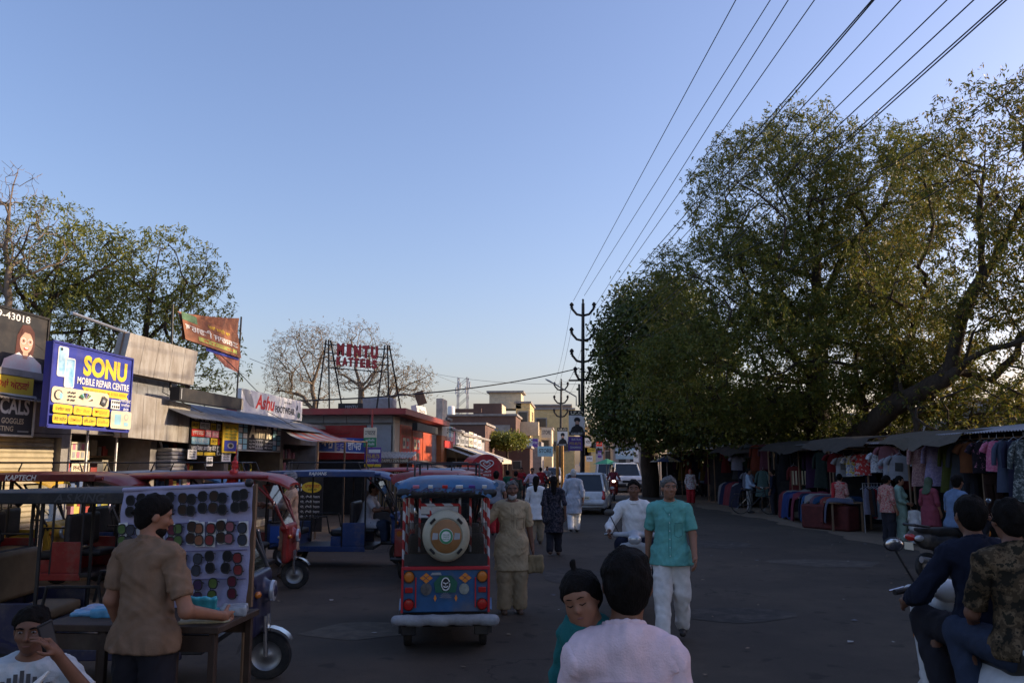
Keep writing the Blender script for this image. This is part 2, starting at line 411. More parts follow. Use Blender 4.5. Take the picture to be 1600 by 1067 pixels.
# repaired patches, drain covers and litter on the carriageway
for i, (px, py, w_, l_, rz, c) in enumerate(((1150, 960, 1.5, 1.1, .2, (.04, .033, .027)), (1290, 880, 2.2, 1.3, -.1, (.075, .06, .046)), (900, 900, 1.2, 2.2, .1, (.045, .037, .03)), (560, 985, 1.3, 1.0, .4, (.10, .08, .058)), (1120, 850, 1.8, 2.4, .05, (.042, .034, .027)))):
    q = G(px, py); rd = random.Random(i); pts = []
    for k in range(14):
        a = k * 2 * math.pi / 14; r_ = rd.uniform(.82, 1.1); x, y = w_ / 2 * r_ * math.cos(a), l_ / 2 * r_ * math.sin(a); pts.append((x * math.cos(rz) - y * math.sin(rz), x * math.sin(rz) + y * math.cos(rz), 0))
    o = MB().quad(*pts).build('road_patch', M('patch%d' % i, c, .92, .35, 5, bump=.4, bsc=60, dirt=.4), None, (q.x, q.y, .008), smooth=0); o['kind'] = 'structure'
lt = [MB() for _ in range(4)]; rd = random.Random(5)
for k in range(260):
    x, y = rd.uniform(-6.5, 7.5), rd.uniform(4, 34); z = .016; s_ = rd.uniform(.012, .045); a = rd.uniform(0, 6.28)
    if rd.random() < .45: x = rd.choice((-1, 1)) * rd.uniform(5.0, 7.4)
    p_ = [(x + s_ * math.cos(a + t) * rd.uniform(.5, 1.2), y + s_ * math.sin(a + t) * rd.uniform(.5, 1.2), z + rd.uniform(0, .012)) for t in (0, 1.57, 3.14, 4.71)]; lt[rd.randrange(4)].quad(*p_)
for i, (l, c) in enumerate(zip(lt, ((.35, .33, .3), (.2, .15, .09), (.12, .13, .16), (.25, .16, .1)))):
    o = l.build('litter', M('litter%d' % i, c, .8), smooth=0); tag(o, ['pale paper scraps scattered on the road', 'brown dry leaves scattered on the road', 'grey plastic scraps scattered on the road', 'tan scraps scattered on the road'][i], 'litter', kind='stuff')
# ================================================================== common materials
m_conc = M('concrete', (.30, .28, .26), .9, .3, 2.5, bump=.3, dirt=.5)
m_plas = M('plaster_grey', (.36, .36, .37), .85, .2, 3, bump=.2, dirt=.45)
m_dark = M('black_and_shade', (.03, .027, .025), .9, .3, 4)  # near-black; also paints in the shade of shop openings
m_blackmetal = M('black_metal', (.022, .022, .024), .45, .3, 9, metal=.3, dirt=.3)
m_steel = M('dull_steel', (.42, .42, .43), .4, .2, 12, metal=.85, dirt=.3)
m_tin = M('tin_sheet', (.33, .34, .36), .5, .25, 5, metal=.55, dirt=.6)
m_rust = M('rusty_sheet', (.40, .38, .35), .65, .3, 3.0, c2=(.27, .235, .20), metal=.25, dirt=.6, stretch=(1, 2.2, .5), bump=.25, bsc=3)
m_wood = M('old_wood', (.21, .13, .075), .8, .35, 9, stretch=(1, 1, .15), dirt=.3)
m_bamboo = M('bamboo', (.34, .24, .12), .7, .3, 9, stretch=(1, 1, .2))
m_red = flat('red_panel', (.42, .025, .02)); m_white = flat('white_print', (.78, .77, .74)); m_black = flat('black_print', (.02, .02, .022))
m_yel = flat('yellow_print', (.82, .56, .04)); m_blue = flat('blue_print', (.035, .05, .34)); m_sky = flat('pale_blue_print', (.30, .56, .66))
m_green = flat('green_print', (.05, .26, .11)); m_orange = flat('orange_print', (.75, .24, .03)); m_cream = flat('cream_print', (.72, .62, .44))
m_redp = flat('red_print', (.62, .04, .03)); m_grey = flat('grey_print', (.36, .37, .38)); m_pink = flat('pink_print', (.68, .22, .30)); m_purple = flat('purple_print', (.13, .06, .30))
m_skinp = flat('skin_print', (.62, .36, .25)); m_hairp = flat('hair_print', (.09, .025, .018)); m_dkgrey = flat('charcoal_print', (.06, .06, .065))
m_shut = M('shutter_beige', (.46, .39, .26), .55, .15, 4, metal=.2, dirt=.5)
m_brick = None
def brickmat(name, c1, c2, mortar, sc):
    m = bpy.data.materials.new(name); m.use_nodes = True; n = m.node_tree; b = n.nodes['Principled BSDF']
    tc = n.nodes.new('ShaderNodeTexCoord'); mp = n.nodes.new('ShaderNodeMapping'); mp.inputs['Rotation'].default_value = (R(90), 0, 0)
    sx = n.nodes.new('ShaderNodeSeparateXYZ'); cx = n.nodes.new('ShaderNodeCombineXYZ'); ad = n.nodes.new('ShaderNodeMath')
    n.links.new(tc.outputs['Object'], sx.inputs[0]); n.links.new(sx.outputs[0], ad.inputs[0]); n.links.new(sx.outputs[1], ad.inputs[1])
    n.links.new(ad.outputs[0], cx.inputs[0]); n.links.new(sx.outputs[2], cx.inputs[1])
    t = n.nodes.new('ShaderNodeTexBrick'); t.inputs['Scale'].default_value = sc; t.inputs['Color1'].default_value = (*c1, 1); t.inputs['Color2'].default_value = (*c2, 1); t.inputs['Mortar'].default_value = (*mortar, 1)
    t.inputs['Mortar Size'].default_value = .02
    n.links.new(cx.outputs[0], t.inputs['Vector'])
    nz = n.nodes.new('ShaderNodeTexNoise'); nz.inputs['Scale'].default_value = .6; nz.inputs['Detail'].default_value = 8
    n.links.new(tc.outputs['Object'], nz.inputs['Vector'])
    mx = n.nodes.new('ShaderNodeMix'); mx.data_type = 'RGBA'; mx.blend_type = 'MULTIPLY'; mx.inputs[0].default_value = .8
    n.links.new(t.outputs[0], mx.inputs[6]); n.links.new(nz.outputs[0], mx.inputs[7]); 
    g = n.nodes.new('ShaderNodeBrightContrast'); g.inputs[1].default_value = .02; n.links.new(mx.outputs[2], g.inputs[0])
    n.links.new(g.outputs[0], b.inputs['Base Color']); b.inputs['Roughness'].default_value = .92; return m
m_brick = brickmat('brick_wall', (.23, .10, .06), (.17, .075, .05), (.15, .12, .10), 4.2)
m_ywall = M('yellow_plaster', (.62, .47, .22), .85, .15, 2, dirt=.3); m_cwall = M('cream_plaster', (.62, .53, .36), .85, .15, 2, dirt=.3)
m_glass = glass('window_glass'); m_win = M('dark_pane', (.03, .035, .04), .15, .2, 2, spec=.6)

def signX(name, label, pxL, pyT, pyB, pxR, X, mat, cat='sign', dz=None, **kw):
    a, b_, r = WX(pxL, pyT, X), WX(pxL, pyB, X), WX(pxR, pyB, X)
    return Board(name, label, cat, b_, (0, r.y - b_.y, 0), (0, 0, a.z - b_.z), mat, **kw)
def signY(name, label, pxL, pyT, pxR, pyB, Y, mat, cat='sign', yaw=0, **kw):
    a, b_, r = WY(pxL, pyT, Y), WY(pxL, pyB, Y), WY(pxR, pyB, Y)
    w_ = (r - b_).x
    return Board(name, label, cat, b_, (w_ * math.cos(yaw), w_ * math.sin(yaw), 0), (0, 0, a.z - b_.z), mat, **kw)
def corr(mb, o, u, v, pitch=.08, amp=.014):
    """corrugated sheet: u across the waves, v along them"""
    o, u, v = Vector(o), Vector(u), Vector(v); n = u.cross(v).normalized(); k = max(2, int(u.length / pitch * 4)); rows = []
    for i in range(k + 1):
        p = o + u * (i / k) + n * amp * math.sin(i * math.pi / 2); rows.append([p, p + v, p + v - n * .004, p - n * .004])
    mb.loft(rows, cap=True)
    return mb
def shutter(mb, x, y0, y1, z0, z1, d=.09):
    k = int((z1 - z0) / d)
    for i in range(k):
        za = z0 + (z1 - z0) * i / k; zb = z0 + (z1 - z0) * (i + 1) / k
        mb.loft([[(x, y, za), (x + .022, y, za + (zb - za) * .35), (x + .012, y, zb - .008), (x, y, zb)] for y in (y0, y1)])
    return mb

# ================================================================== left row of shops (front on X = XS)
XS = -9.5
def shop(label, y0, y1, z1, zo, back=-13.5, wall=m_conc, lintel=True):
    e = empty('shop', (XS, y0, 0), 0, label, 'shop')
    W_ = y1 - y0; D = XS - back
    bx('side_wall', (-D / 2, .07, z1 / 2), (D, .14, z1), wall, e); bx('side_wall', (-D / 2, W_ - .07, z1 / 2), (D, .14, z1), wall, e)
    bx('back_wall', (-D + .07, W_ / 2, z1 / 2), (.14, W_ - .28, z1), wall, e)
    bx('roof_slab', (-D / 2 + .15, W_ / 2, z1 + .06), (D + .3, W_, .12), wall, e)
    bx('front_wall', (-.1, W_ / 2, (zo + z1) / 2), (.2, W_ - .286, z1 - zo - .004), wall, e)
    bx('shop_floor', (-D / 2, W_ / 2, .1), (D - .15, W_ - .29, .2), m_conc, e)
    return e
s1 = shop('closed optician shop with beige roller shutter at left edge', 8.2, 14.7, 3.3, 2.35)
shutter(MB(), -.12, .16, 6.3, .2, 2.34).build('shutter', m_shut, s1)
s2 = shop('open mobile repair shop with dark interior under blue sign', 14.7, 17.9, 3.2, 2.45)
s3 = shop('open dark stall with fan and stacked goods', 17.9, 21.8, 3.0, 2.5)
s4 = shop('photo shop with black signs and dark doorway', 21.8, 26.0, 3.0, 2.4)
s5 = shop('open footwear shop with dark interior behind awning', 26.0, 29.6, 3.1, 2.5)
def goods(e, W_, seed, n=5, x=-.9, cols=None):
    rd = random.Random(seed); 
    cols = cols or [(.35, .06, .05), (.45, .4, .3), (.1, .15, .3), (.5, .45, .1), (.2, .2, .2), (.45, .2, .25)]
    for r in range(n):
        z = .35 + r * .42
        bx('shelf', (x, W_ / 2, z), (.45, W_ - .5, .03), m_wood, e)
        y = .35
        b = [MB() for _ in cols]
        while y < W_ - .5:
            w_ = rd.uniform(.09, .26); h_ = rd.uniform(.14, .34); b[rd.randrange(len(cols))].box((x + rd.uniform(-.05, .05), y + w_ / 2, z + .017 + h_ / 2), (.3, w_ * .94, h_)); y += w_
        for i, q in enumerate(b):
            if q.v:
                g = q.build('goods', M('goods_%d' % cols.index(cols[i]) + str(cols[i]), cols[i], .6, .2, 5), e); g['kind'] = 'stuff'
goods(s2, 3.2, 3); goods(s3, 3.9, 4); goods(s4, 4.2, 5, 4); goods(s5, 3.6, 6, 5)
# posters hanging in the mobile shop
bd = signX('poster', 'pale poster of phone covers hanging in the mobile shop', 110, 690, 718, 139, XS - .35, m_cream, 'poster', th=.01)
for i in range(4):
    for j in range(2): bd.rect(.07 + i * .23, .1 + j * .45, .22 + i * .23, .45 + j * .45, m_pink if (i + j) % 2 else m_grey)
bd = signX('poster', 'red poster with pale lettering low in the mobile shop', 82, 722, 740, 108, XS - .3, m_redp, 'poster', th=.01); bd.text('ਫੋਟੋ ਸਟੇਟ', .1, .3, .9, .7, m_cream)
bd = signX('poster', 'pale poster beside the red one in the mobile shop', 111, 722, 740, 139, XS - .3, m_cream, 'poster', th=.01); bd.text('PHOTO', .1, .3, .9, .7, m_hairp)

# optician signs
bd = signX('billboard', 'black billboard with girl in white glasses above the optician', -60, 462, 572, 70, XS + .25, m_black, frame=m_blackmetal)
bd.text('99159-43018', .08, .84, .75, .95, m_white)
fx = .72
bd.poly([(fx - .13, .30), (fx - .12, .62), (fx - .06, .80), (fx + .03, .82), (fx + .1, .72), (fx + .12, .50), (fx + .10, .34)], m_hairp, 'picture')
bd.poly([(fx - .30, .0), (fx - .26, .22), (fx - .08, .36), (fx + .0, .28), (fx + .07, .35), (fx + .22, .22), (fx + .25, .0)], M('girl_blouse_print', (.66, .74, .72), .6, .2, 3, c2=(.72, .52, .50)), 'picture')
bd.poly([(fx - .03, .27), (fx + .03, .27), (fx + .035, .40), (fx - .035, .40)], m_skinp, 'picture')
bd.disc(fx, .53, .085, .17, m_skinp, 'picture')
bd.poly([(fx - .085, .58), (fx - .06, .74), (fx + .03, .76), (fx + .09, .6), (fx + .05, .68), (fx - .03, .69)], m_hairp, 'picture')
for sx in (-.04, .045):
    bd.disc(fx + sx, .55, .036, .05, m_white, 'picture'); bd.disc(fx + sx, .55, .030, .042, m_skinp, 'picture'); bd.disc(fx + sx, .55, .012, .018, m_hairp, 'picture')
bd.disc(fx, .435, .03, .022, m_redp, 'picture'); bd.disc(fx, .442, .024, .012, m_white, 'picture')
bd = signX('sign_band', 'yellow sign band with red Punjabi lettering under the girl billboard', -60, 574, 607, 52, XS + .3, m_yel)
bd.text('ਨਜ਼ਰ ਦੀਆਂ ਐਨਕਾਂ', .12, .2, .93, .82, m_redp, .02)
bd = signX('sign', 'black and white optician sign reading CALS GOGGLES TESTING', -70, 606, 676, 50, XS + .28, m_dkgrey, frame=M('white_frame', (.7, .68, .62), .6))
bd.text('OPTICALS', .12, .52, .93, .92, m_white, .03); bd.text('GOGGLES', .55, .29, .86, .43, m_cream, .02); bd.text('EYE TESTING', .3, .10, .72, .23, m_cream, .02)
bd.rect(.78, .09, .94, .13, m_grey)
b = MB(); corr(b, WX(-60, 612, XS + .45), (0, 3.2, -.02), (-.5, 0, .1)); b.build('canopy_sheet', m_tin); tag(b and bpy.data.objects['canopy_sheet'], 'narrow corrugated sheet above the black optician sign', 'awning')

# SONU board
bd = signX('billboard', 'big blue and yellow mobile repair sign reading SONU', 72, 530, 666, 200, XS + 1.0, m_blue, frame=flat('blue_edge', (.03, .04, .25)), th=.12)
bd.text('SONU', .36, .66, .93, .92, m_yel, .045); bd.text('MOBILE REPAIR CENTRE', .30, .545, .97, .635, m_white, .02)
bd.poly([(.35, .43), (.97, .43), (.945, .475), (.97, .52), (.36, .52), (.385, .475)], m_yel); bd.text('M: 99157-52706, M: 81969-40004', .41, .45, .93, .50, m_orange)
for x, y in ((.06, .60), (.145, .48)):
    bd.rect(x, y, x + .115, y + .36, m_white, 'picture', .018); bd.rect(x + .01, y + .015, x + .105, y + .345, M('phone_screen_print', (.62, .80, .86), .5, .3, 4, c2=(.12, .38, .60)), 'picture', .012)
bd.disc(.095, .925, .012, .018, m_black, 'picture')
bd.rect(.02, .285, .70, .475, m_cream, 'print', .03)
for k in range(9):
    a0 = R(25 + 15 * k); bd.poly([(.405 + .03 * math.cos(a0), .325 + .045 * math.sin(a0)), (.405 + .10 * math.cos(a0 - .1), .315 + .13 * math.sin(a0 - .1)), (.405 + .10 * math.cos(a0 + .1), .315 + .13 * math.sin(a0 + .1))], [m_black, m_sky, m_green, m_dkgrey, m_blue][k % 5], 'picture')
bd.disc(.09, .38, .045, .06, m_dkgrey, 'picture'); bd.disc(.09, .38, .035, .048, m_cream, 'picture'); bd.disc(.115, .37, .02, .04, m_sky, 'picture')
for k in range(9): bd.disc(.20 + .03 * (k % 3) + .006 * (k % 2), .335 + .045 * (k // 3), .011, .013, m_black, 'picture', n=6)
bd.poly([(.58, .33), (.64, .30), (.67, .40), (.61, .44)], m_dkgrey, 'picture'); bd.poly([(.60, .36), (.63, .345), (.64, .38), (.61, .395)], m_grey, 'picture')
bd.text('ਪਾਸਪੋਰਟ', .82, .385, .98, .44, m_white); bd.text('ਸਾਈਜ਼', .85, .325, .97, .375, m_white); bd.text('ਫੋਟੋ', .88, .27, .96, .315, m_white)
bd.rect(.71, .285, .83, .405, m_white)
for i in range(4):
    for j in range(2): bd.disc(.73 + .027 * i, .315 + .06 * j, .009, .018, m_black, 'picture', n=8)
for i, t in enumerate(('ਮੋਬਾਇਲ ਕਵਰ', 'ਹੈੱਡ ਫੋਨ', 'ਚਾਰਜਰ')):
    bd.rect(.02 + .225 * i, .165, .235 + .225 * i, .27, m_yel, 'print', .015); bd.text(t, .045 + .225 * i, .195, .21 + .225 * i, .24, m_black if i == 0 else m_orange)
for i, t in enumerate(('ਫੋਟੋ ਸਟੇਟ', 'ਰੀਚਾਰਜ', 'ਈ-ਮੇਲ', 'ਸਿਮ')):
    bd.rect(.02 + .168 * i, .045, .18 + .168 * i, .15, m_yel, 'print', .015); bd.text(t, .035 + .168 * i, .075, .165 + .168 * i, .12, m_black if i % 2 == 0 else m_orange)
bd.rect(.70, .03, .985, .265, m_cream, 'print', .02); bd.rect(.75, .08, .84, .22, m_sky, 'picture'); bd.disc(.91, .19, .03, .045, m_grey, 'picture'); bd.disc(.91, .19, .022, .033, m_cream, 'picture'); bd.rect(.88, .07, .94, .12, m_sky, 'picture')
sonu = bd
b = MB()
for pp in ((WX(140, 640, XS + .3), 2.9), (WX(186, 640, XS + .2), 2.7)): b.tube([(pp[0].x, pp[0].y, 0), (pp[0].x, pp[0].y, pp[1])], .025)
b.build('support_pole', m_steel, sonu.e); bpy.data.objects['support_pole'].location = -sonu.e.location

# weathered tin boards
def slab(name, label, cat, pts, th, mat, extra=None):
    pts = [Vector(p) for p in pts]; n = (pts[1] - pts[0]).cross(pts[3] - pts[0]).normalized(); e = empty(name, pts[0], 0, label, cat)
    q = [p - pts[0] for p in pts]; MB().prism(q, -n * th, n * 0).build('sheet', mat, e)
    k = 5; b = MB()
    for i in range(1, k):
        a = q[0].lerp(q[1], i / k); d = q[3].lerp(q[2], i / k); b.tube([a + n * .004, d + n * .002], .0035, 4); b.build('seam', mat, e); b = MB()
    b = MB()
    for i in range(4): b.tube([q[i] - n * th * .5, q[(i + 1) % 4] - n * th * .5], .02, 4)
    b.build('frame', m_wood, e); return e
XB = XS + .55
slab('signboard', 'upper blank weathered tin signboard beside the blue sign', 'signboard', [WX(190, 580, XB), WX(302, 602, XB), WX(309, 549, XB), WX(204, 520, XB)], .25, m_rust)
slab('signboard', 'dull middle tin sheet between the two blank boards', 'signboard', [WX(196, 620, XB - .35), WX(275, 628, XB - .35), WX(277, 598, XB - .35), WX(198, 582, XB - .35)], .05, m_tin)
slab('signboard', 'lower blank stained tin signboard over the dark stall', 'signboard', [WX(200, 683, XB), WX(294, 692, XB), WX(298, 632, XB), WX(204, 613, XB)], .3, m_rust)
b = MB().tube([WX(112, 489, XS - .4), WX(206, 523, XS - .2)], .035); tag(b.build('pipe', m_steel), 'pale slanting pipe above the blue sign', 'pipe')
bd = signX('sign_box', 'long black sign box seen from its back above the photo shop', 280, 604, 625, 380, XS + .9, m_black, th=.22); bd.rect(.02, .1, .03, .9, m_grey); bd.rect(.97, .05, 1, .95, m_cream)

# orange festival banner on poles
def banner():
    e = empty('banner', WX(282, 560, XS + .4), 0, 'torn orange cloth banner with white Punjabi lettering above the shops', 'banner'); o = e.location.copy()
    A, B, C, D = [WX(px, py, XS + .4) - o for px, py in ((284, 530), (372, 560), (376, 497), (277, 486))]
    rows = []; n = 14
    for i in range(n + 1):
        row = []
        for j in range(9):
            t, s_ = i / n, j / 8; p = A.lerp(B, t).lerp(D.lerp(C, t), s_); p.x += .04 * math.sin(t * 9 + s_ * 3) + .02 * math.sin(t * 23); p.z -= .05 * math.sin(t * math.pi) * s_
            row.append(p)
        rows.append(row)
    MB().loft(rows, cap=False, closed=False).build('cloth', M('banner_cloth', (.34, .13, .065), .85, .3, 2.5, c2=(.22, .10, .06)), e)
    q = Board('x', '', '', (A + Vector((.09, 0, 0))), B - A, (D - A), M('banner_cloth', (1, 1, 1)), th=.002, parent=e, panel='print')
    q.P(0, 0)
    q.rect(0, .72, .24, 1.0, M('banner_green', (.12, .22, .12), .85, .4, 3), 'print'); q.text('ਭਗਵਤੀ ਜਾਗਰਣ', .03, .34, .96, .66, m_white, .02); q.rect(.22, .12, .92, .28, M('banner_lime', (.45, .48, .12), .85), 'print'); q.text('ਜੈ ਮਾਤਾ ਦੀ', .3, .15, .85, .25, m_redp); q.text('ਮਹਾਂ ਮਾਈ ਦਾ', .42, .76, .82, .92, m_yel)
    tl = [WX(px, py, XS + .42) - o for px, py in ((330, 548), (374, 560), (372, 582), (352, 573))]
    MB().quad(*tl).build('torn_corner', M('banner_tail', (.42, .16, .11), .85, .4, 4), e)
    tl = [WX(px, py, XS + .44) - o for px, py in ((322, 541), (373, 556), (373, 563), (322, 548))]; MB().quad(*tl).build('print', m_blue, e)
    for a_, c_ in (((270, 476), (266, 610)), ((377, 495), (369, 640))): MB().tube([WX(*a_, XS + .35) - o, WX(*c_, XS + .35) - o], .025).build('pole', m_blackmetal, e)
banner()
# photo shop boards
bd = signX('sign', 'black sign with rows of coloured Punjabi name tiles on the photo shop', 295, 641, 712, 352, XS + .5, m_black)
bd.text('ਐਨ.ਬੀ. ਫੋਟੋ ਸਟੇਟ ਸਰਵਿਸ', .05, .80, .97, .95, m_white, .02)
rows_ = [(.62, .77, [(0, .22, m_yel), (.23, .52, m_white), (.53, .7, m_yel), (.71, .84, m_white), (.85, 1, m_redp)]), (.44, .6, [(0, .37, m_redp), (.38, .56, m_pink), (.57, .78, m_pink), (.79, 1, m_yel)]), (.27, .42, [(0, .5, m_sky), (.53, .74, m_yel), (.76, 1, m_redp)])]
for y0, y1, cells in rows_:
    for x0, x1, mm in cells: bd.rect(.02 + x0 * .95, y0, .01 + x1 * .95, y1, mm, 'print', .01); bd.text('ਫੋਟੋ' if x1 - x0 < .25 else 'ਆਧਾਰ ਕਾਰਡ', .04 + x0 * .95, y0 + .035, x1 * .95 - .01, y1 - .035, m_black if mm in (m_yel, m_white) else m_white)
bd.text('ਪਾਸਪੋਰਟ ਸਾਈਜ਼ ਫੋਟੋ', .02, .11, .68, .25, m_white, .02); bd.rect(.02, .02, .32, .09, m_yel); bd.rect(.35, .02, .66, .09, m_yel); bd.rect(.70, .03, .95, .24, m_grey)
for i in range(3):
    for j in range(2): bd.disc(.75 + .08 * i, .07 + .10 * j, .025, .04, m_black, 'picture', n=8)
bd = signX('sign', 'narrow yellow vertical sign with red heading beside the black photo sign', 347, 655, 707, 371, XS + .62, m_yel, th=.03)
bd.text('RAJINDRA', .06, .86, .94, .96, m_redp, .02)
for k in range(4): bd.text('ਫੋਟੋ ਸਟੂਡੀਓ', .12, .73 - .1 * k, .88, .80 - .1 * k, m_green)
bd.rect(.1, .05, .9, .38, m_blue); bd.disc(.5, .22, .22, .09, m_grey, 'picture'); bd.disc(.5, .22, .13, .055, m_black, 'picture')
bd = signX('sign', 'black sign reading Amrit with pale blue tiles at both ends', 370, 656, 703, 437, XS + .55, m_black, frame=m_grey)
bd.text('Amrit', .24, .44, .77, .93, m_cream, .05)
for x0 in (.01, .11, .80, .90):
    for k in range(5): bd.rect(x0, .04 + .19 * k, x0 + .085, .20 + .19 * k, m_sky if (k + int(x0 * 10)) % 3 else m_white, 'picture')
bd.rect(.37, .06, .55, .40, m_grey)
for i in range(4):
    for j in range(2): bd.disc(.395 + .043 * i, .15 + .16 * j, .014, .05, m_black, 'picture', n=8)
for k in range(3): bd.text('ਸਟੂਡੀਓ', .22, .08 + .11 * k, .35, .16 + .11 * k, m_white); bd.text('ਫੋਟੋ ਸਟੇਟ', .58, .08 + .11 * k, .77, .15 + .11 * k, m_white)
b = MB(); corr(b, WX(300, 652, XS + 1.1), (0, 9.4, 0), (-1.2, 0, .45)); tag(b.build('tin_canopy', m_tin), 'corrugated tin canopy over the photo shop signs', 'awning')
for i, (px, py, w_) in enumerate(((293, 702, 14), (346, 706, 14), (322, 713, 10))):
    bd = signX('notice', ['small white paper notice under the coloured tile sign', 'small white paper notice under the yellow vertical sign', 'torn pale notice between two white notices'][i], px, py, py + 15, px + w_, XS + .56, m_white, 'notice', th=.006)
    for k in range(3): bd.text('ਨੋਟਿਸ', .15, .15 + .27 * k, .85, .33 + .27 * k, m_black)
# pedestal fan and stacked cloth bundles in the stall
e = empty('fan', WX(243, 706, XS - .2), 0, 'round white wall fan in the dark stall', 'fan')
MB().tube([(0, .30 * math.cos(a), .30 * math.sin(a)) for a in np.linspace(0, 2 * math.pi, 21)[:-1]], .028, 6, closed=True).build('guard', m_white, e)
b = MB()
for k in range(3):
    a = k * 2.1; b.box((0, .13 * math.cos(a), .13 * math.sin(a)), (.015, .2, .11), (a + .3, 0, 0))
b.build('blade', m_rust, e); MB().ell((0, 0, 0), (.06, .06, .06)).build('motor', m_grey, e)
e = empty('stacked_sacks', WX(262, 736, XS + .1), 0, 'stack of folded grey and white cloth sheets at the dark stall', 'cloth stack')
for k in range(6): bx('folded_cloth', (0, .02 * (k % 2), .06 + .085 * k), (.5, .62 + .04 * (k % 3), .075), cloth('sack%d' % (k % 2), (.5, .48, .45) if k % 2 else (.32, .31, .32)), e, bevel=.025)
b = MB()
for dz in (0,): b.box((0, 0, 0), (.6, 3.4, .06)); b.box((.2, -1.2, -.6), (.05, .05, 1.2)); b.box((.2, 1.4, -.6), (.05, .05, 1.2))
tag(b.build('counter', m_wood, None, WX(262, 737, XS + .1) + Vector((0, 0, -.03))), 'wooden counter of the dark stall under folded cloth', 'counter')
# Ashu sign, grey wedge end
bd = signX('sign', 'long white sign reading Ashu FOOTWEAR with shoe pictures', 376, 606, 643, 472, XS + .9, M('white_flex', (.72, .73, .74), .5, .08, 2, dirt=.25), th=.1)
bd.text('Ashu', .20, .24, .50, .90, m_redp, .03, .25); bd.text('FOOTWEAR', .51, .22, .85, .54, m_black, .03); bd.text('99154-80571', .66, .72, .79, .80, m_dkgrey)
bd.poly([(0, 1), (.10, 1), (.16, .62), (.18, .25), (.12, .32), (.06, .55)], m_grey, 'picture'); bd.poly([(.88, .5), (.90, .75), (.915, .72), (.905, .5)], m_dkgrey, 'picture'); bd.poly([(.90, .18), (.92, .42), (.96, .36), (.96, .16), (.93, .08)], M('shoe_print', (.10, .16, .13), .5), 'picture')
# striped awning and its banner
aw = empty('awning', WX(437, 668, XS + .4), 0, 'faded red and grey striped cloth awning over footwear shop', 'awning'); o0 = aw.location.copy()
A, B_, C_, D_ = [p - o0 for p in (WX(437, 668, XS + .3), WX(492, 667, XS + .3), WX(573, 690, XS + 2.9), WX(497, 690, XS + 2.9))]
for k in range(10):
    rows = []
    for t in (k / 10, (k + 1) / 10):
        p0, p1 = A.lerp(B_, t), D_.lerp(C_, t); rows.append([p0.lerp(p1, s_) - Vector((0, 0, .12 * math.sin(s_ * math.pi))) for s_ in np.linspace(0, 1, 7)])
    MB().loft(rows, cap=False, closed=False).build('stripe', cloth('awn_red', (.36, .11, .09)) if k % 2 else cloth('awn_grey', (.30, .30, .31)), aw)
b = MB()
for q in (D_, C_, D_.lerp(C_, .5)): b.tube([q, (q.x, q.y, -o0.z)], .03)
b.tube([D_, C_], .02); b.build('post', m_wood, aw)
bd = Board('banner', 'blue shop banner with white Punjabi lettering hung on the awning edge', 'banner', WY(495, 706, 26.6), WY(570, 708, 27.6) - WY(495, 706, 26.6), (0, 0, .50), flat('blue_banner', (.03, .09, .36)), th=.01)
bd.rect(.36, .02, .60, .98, m_grey); bd.text('ਆਸ਼ੂ', .06, .2, .33, .88, m_white, .03); bd.text('ਫੁੱਟ', .39, .12, .58, .85, m_blue, .03); bd.text('ਵਿਅਰ', .63, .2, .92, .88, m_white, .03); bd.rect(0, 0, 1, .06, m_white)

# ================================================================== red cornered shop (steps out to X = XR)
YR = 30.0; XR = WY(613, 700, YR).x; zr = WY(613, 648, YR).z
e = empty('red_shop', (XR, YR, 0), 0, 'single storey red and grey shop with red roof edge', 'building')
xl = WY(468, 700, YR).x - XR; LR = WX(682, 700, XR).y - YR
pan = M('grey_cladding', (.30, .31, .33), .5, .1, 2, dirt=.3); redm = M('red_cladding', (.36, .018, .015), .45, .15, 2, dirt=.25); rede = M('red_fascia', (.34, .05, .045), .5, .15, 2, dirt=.4)
bx('wall', (xl / 2 - 2, LR / 2 + .1, zr / 2), (-xl + 4, LR - .2, zr), m_plas, e)
bx('roof_edge', (xl / 2 - 2 + .2, LR / 2 - .2, zr + .1), (-xl + 4.8, LR + .8, .22), rede, e)
zt = WY(613, 662, YR).z
k = 4
for i in range(k):
    x0 = xl * (i + 1) / k; bx('cladding_panel', (x0 - xl / k / 2, .06, (zt + zr) / 2 + .02), (-xl / k - .025, .06, zr - zt - .05), pan, e)
xp = WY(572, 700, YR).x - XR
bx('cladding_panel', (xp / 2 - .02, .055, (zt - .04 + 1.9) / 2), (-xp - .08, .06, zt - 1.95), pan, e)
bx('red_panel', ((xl + xp) / 2, .05, (zt - .04 + 2.0) / 2), (xp - xl - .03, .07, zt - 2.06), redm, e, bevel=.01)
bx('opening_shade_panel', ((xl + xp) / 2, .06, 1.0), (xp - xl - .1, .05, 1.95), m_dark, e)  # solid dark panel on the wall, painted-in shade of the open front
# street side: pilaster, red menu panels
bx('side_cladding', (.03, .5, zr / 2 + .6), (.06, .9, zr - 1.3), M('cream_clad', (.55, .43, .30), .6, .15, 3), e)
for i in range(3): bx('side_panel', (.035, 2.1 + 2.35 * i, zr - 1.25), (.07, 2.2, 1.9), M('orange_red', (.55, .09, .03), .5, .2, 3, dirt=.25), e)
for i in range(2):
    bd = Board('x', '', '', (.075, 1.3 + 2.2 * i, zr - 1.9), (0, 1.5, 0), (0, 0, 1.2), m_redp, th=.01, parent=e, panel='menu_board')
    for r_ in range(2):
        for c_ in range(2): bd.rect(.08 + .46 * c_, .12 + .46 * r_, .44 + .46 * c_, .46 + .46 * r_, [m_white, m_dkgrey, m_cream, m_grey][r_ * 2 + c_], 'print'); bd.rect(.14 + .46 * c_, .2 + .46 * r_, .34 + .46 * c_, .36 + .46 * r_, m_dkgrey if (r_ + c_) % 2 else m_redp, 'picture')
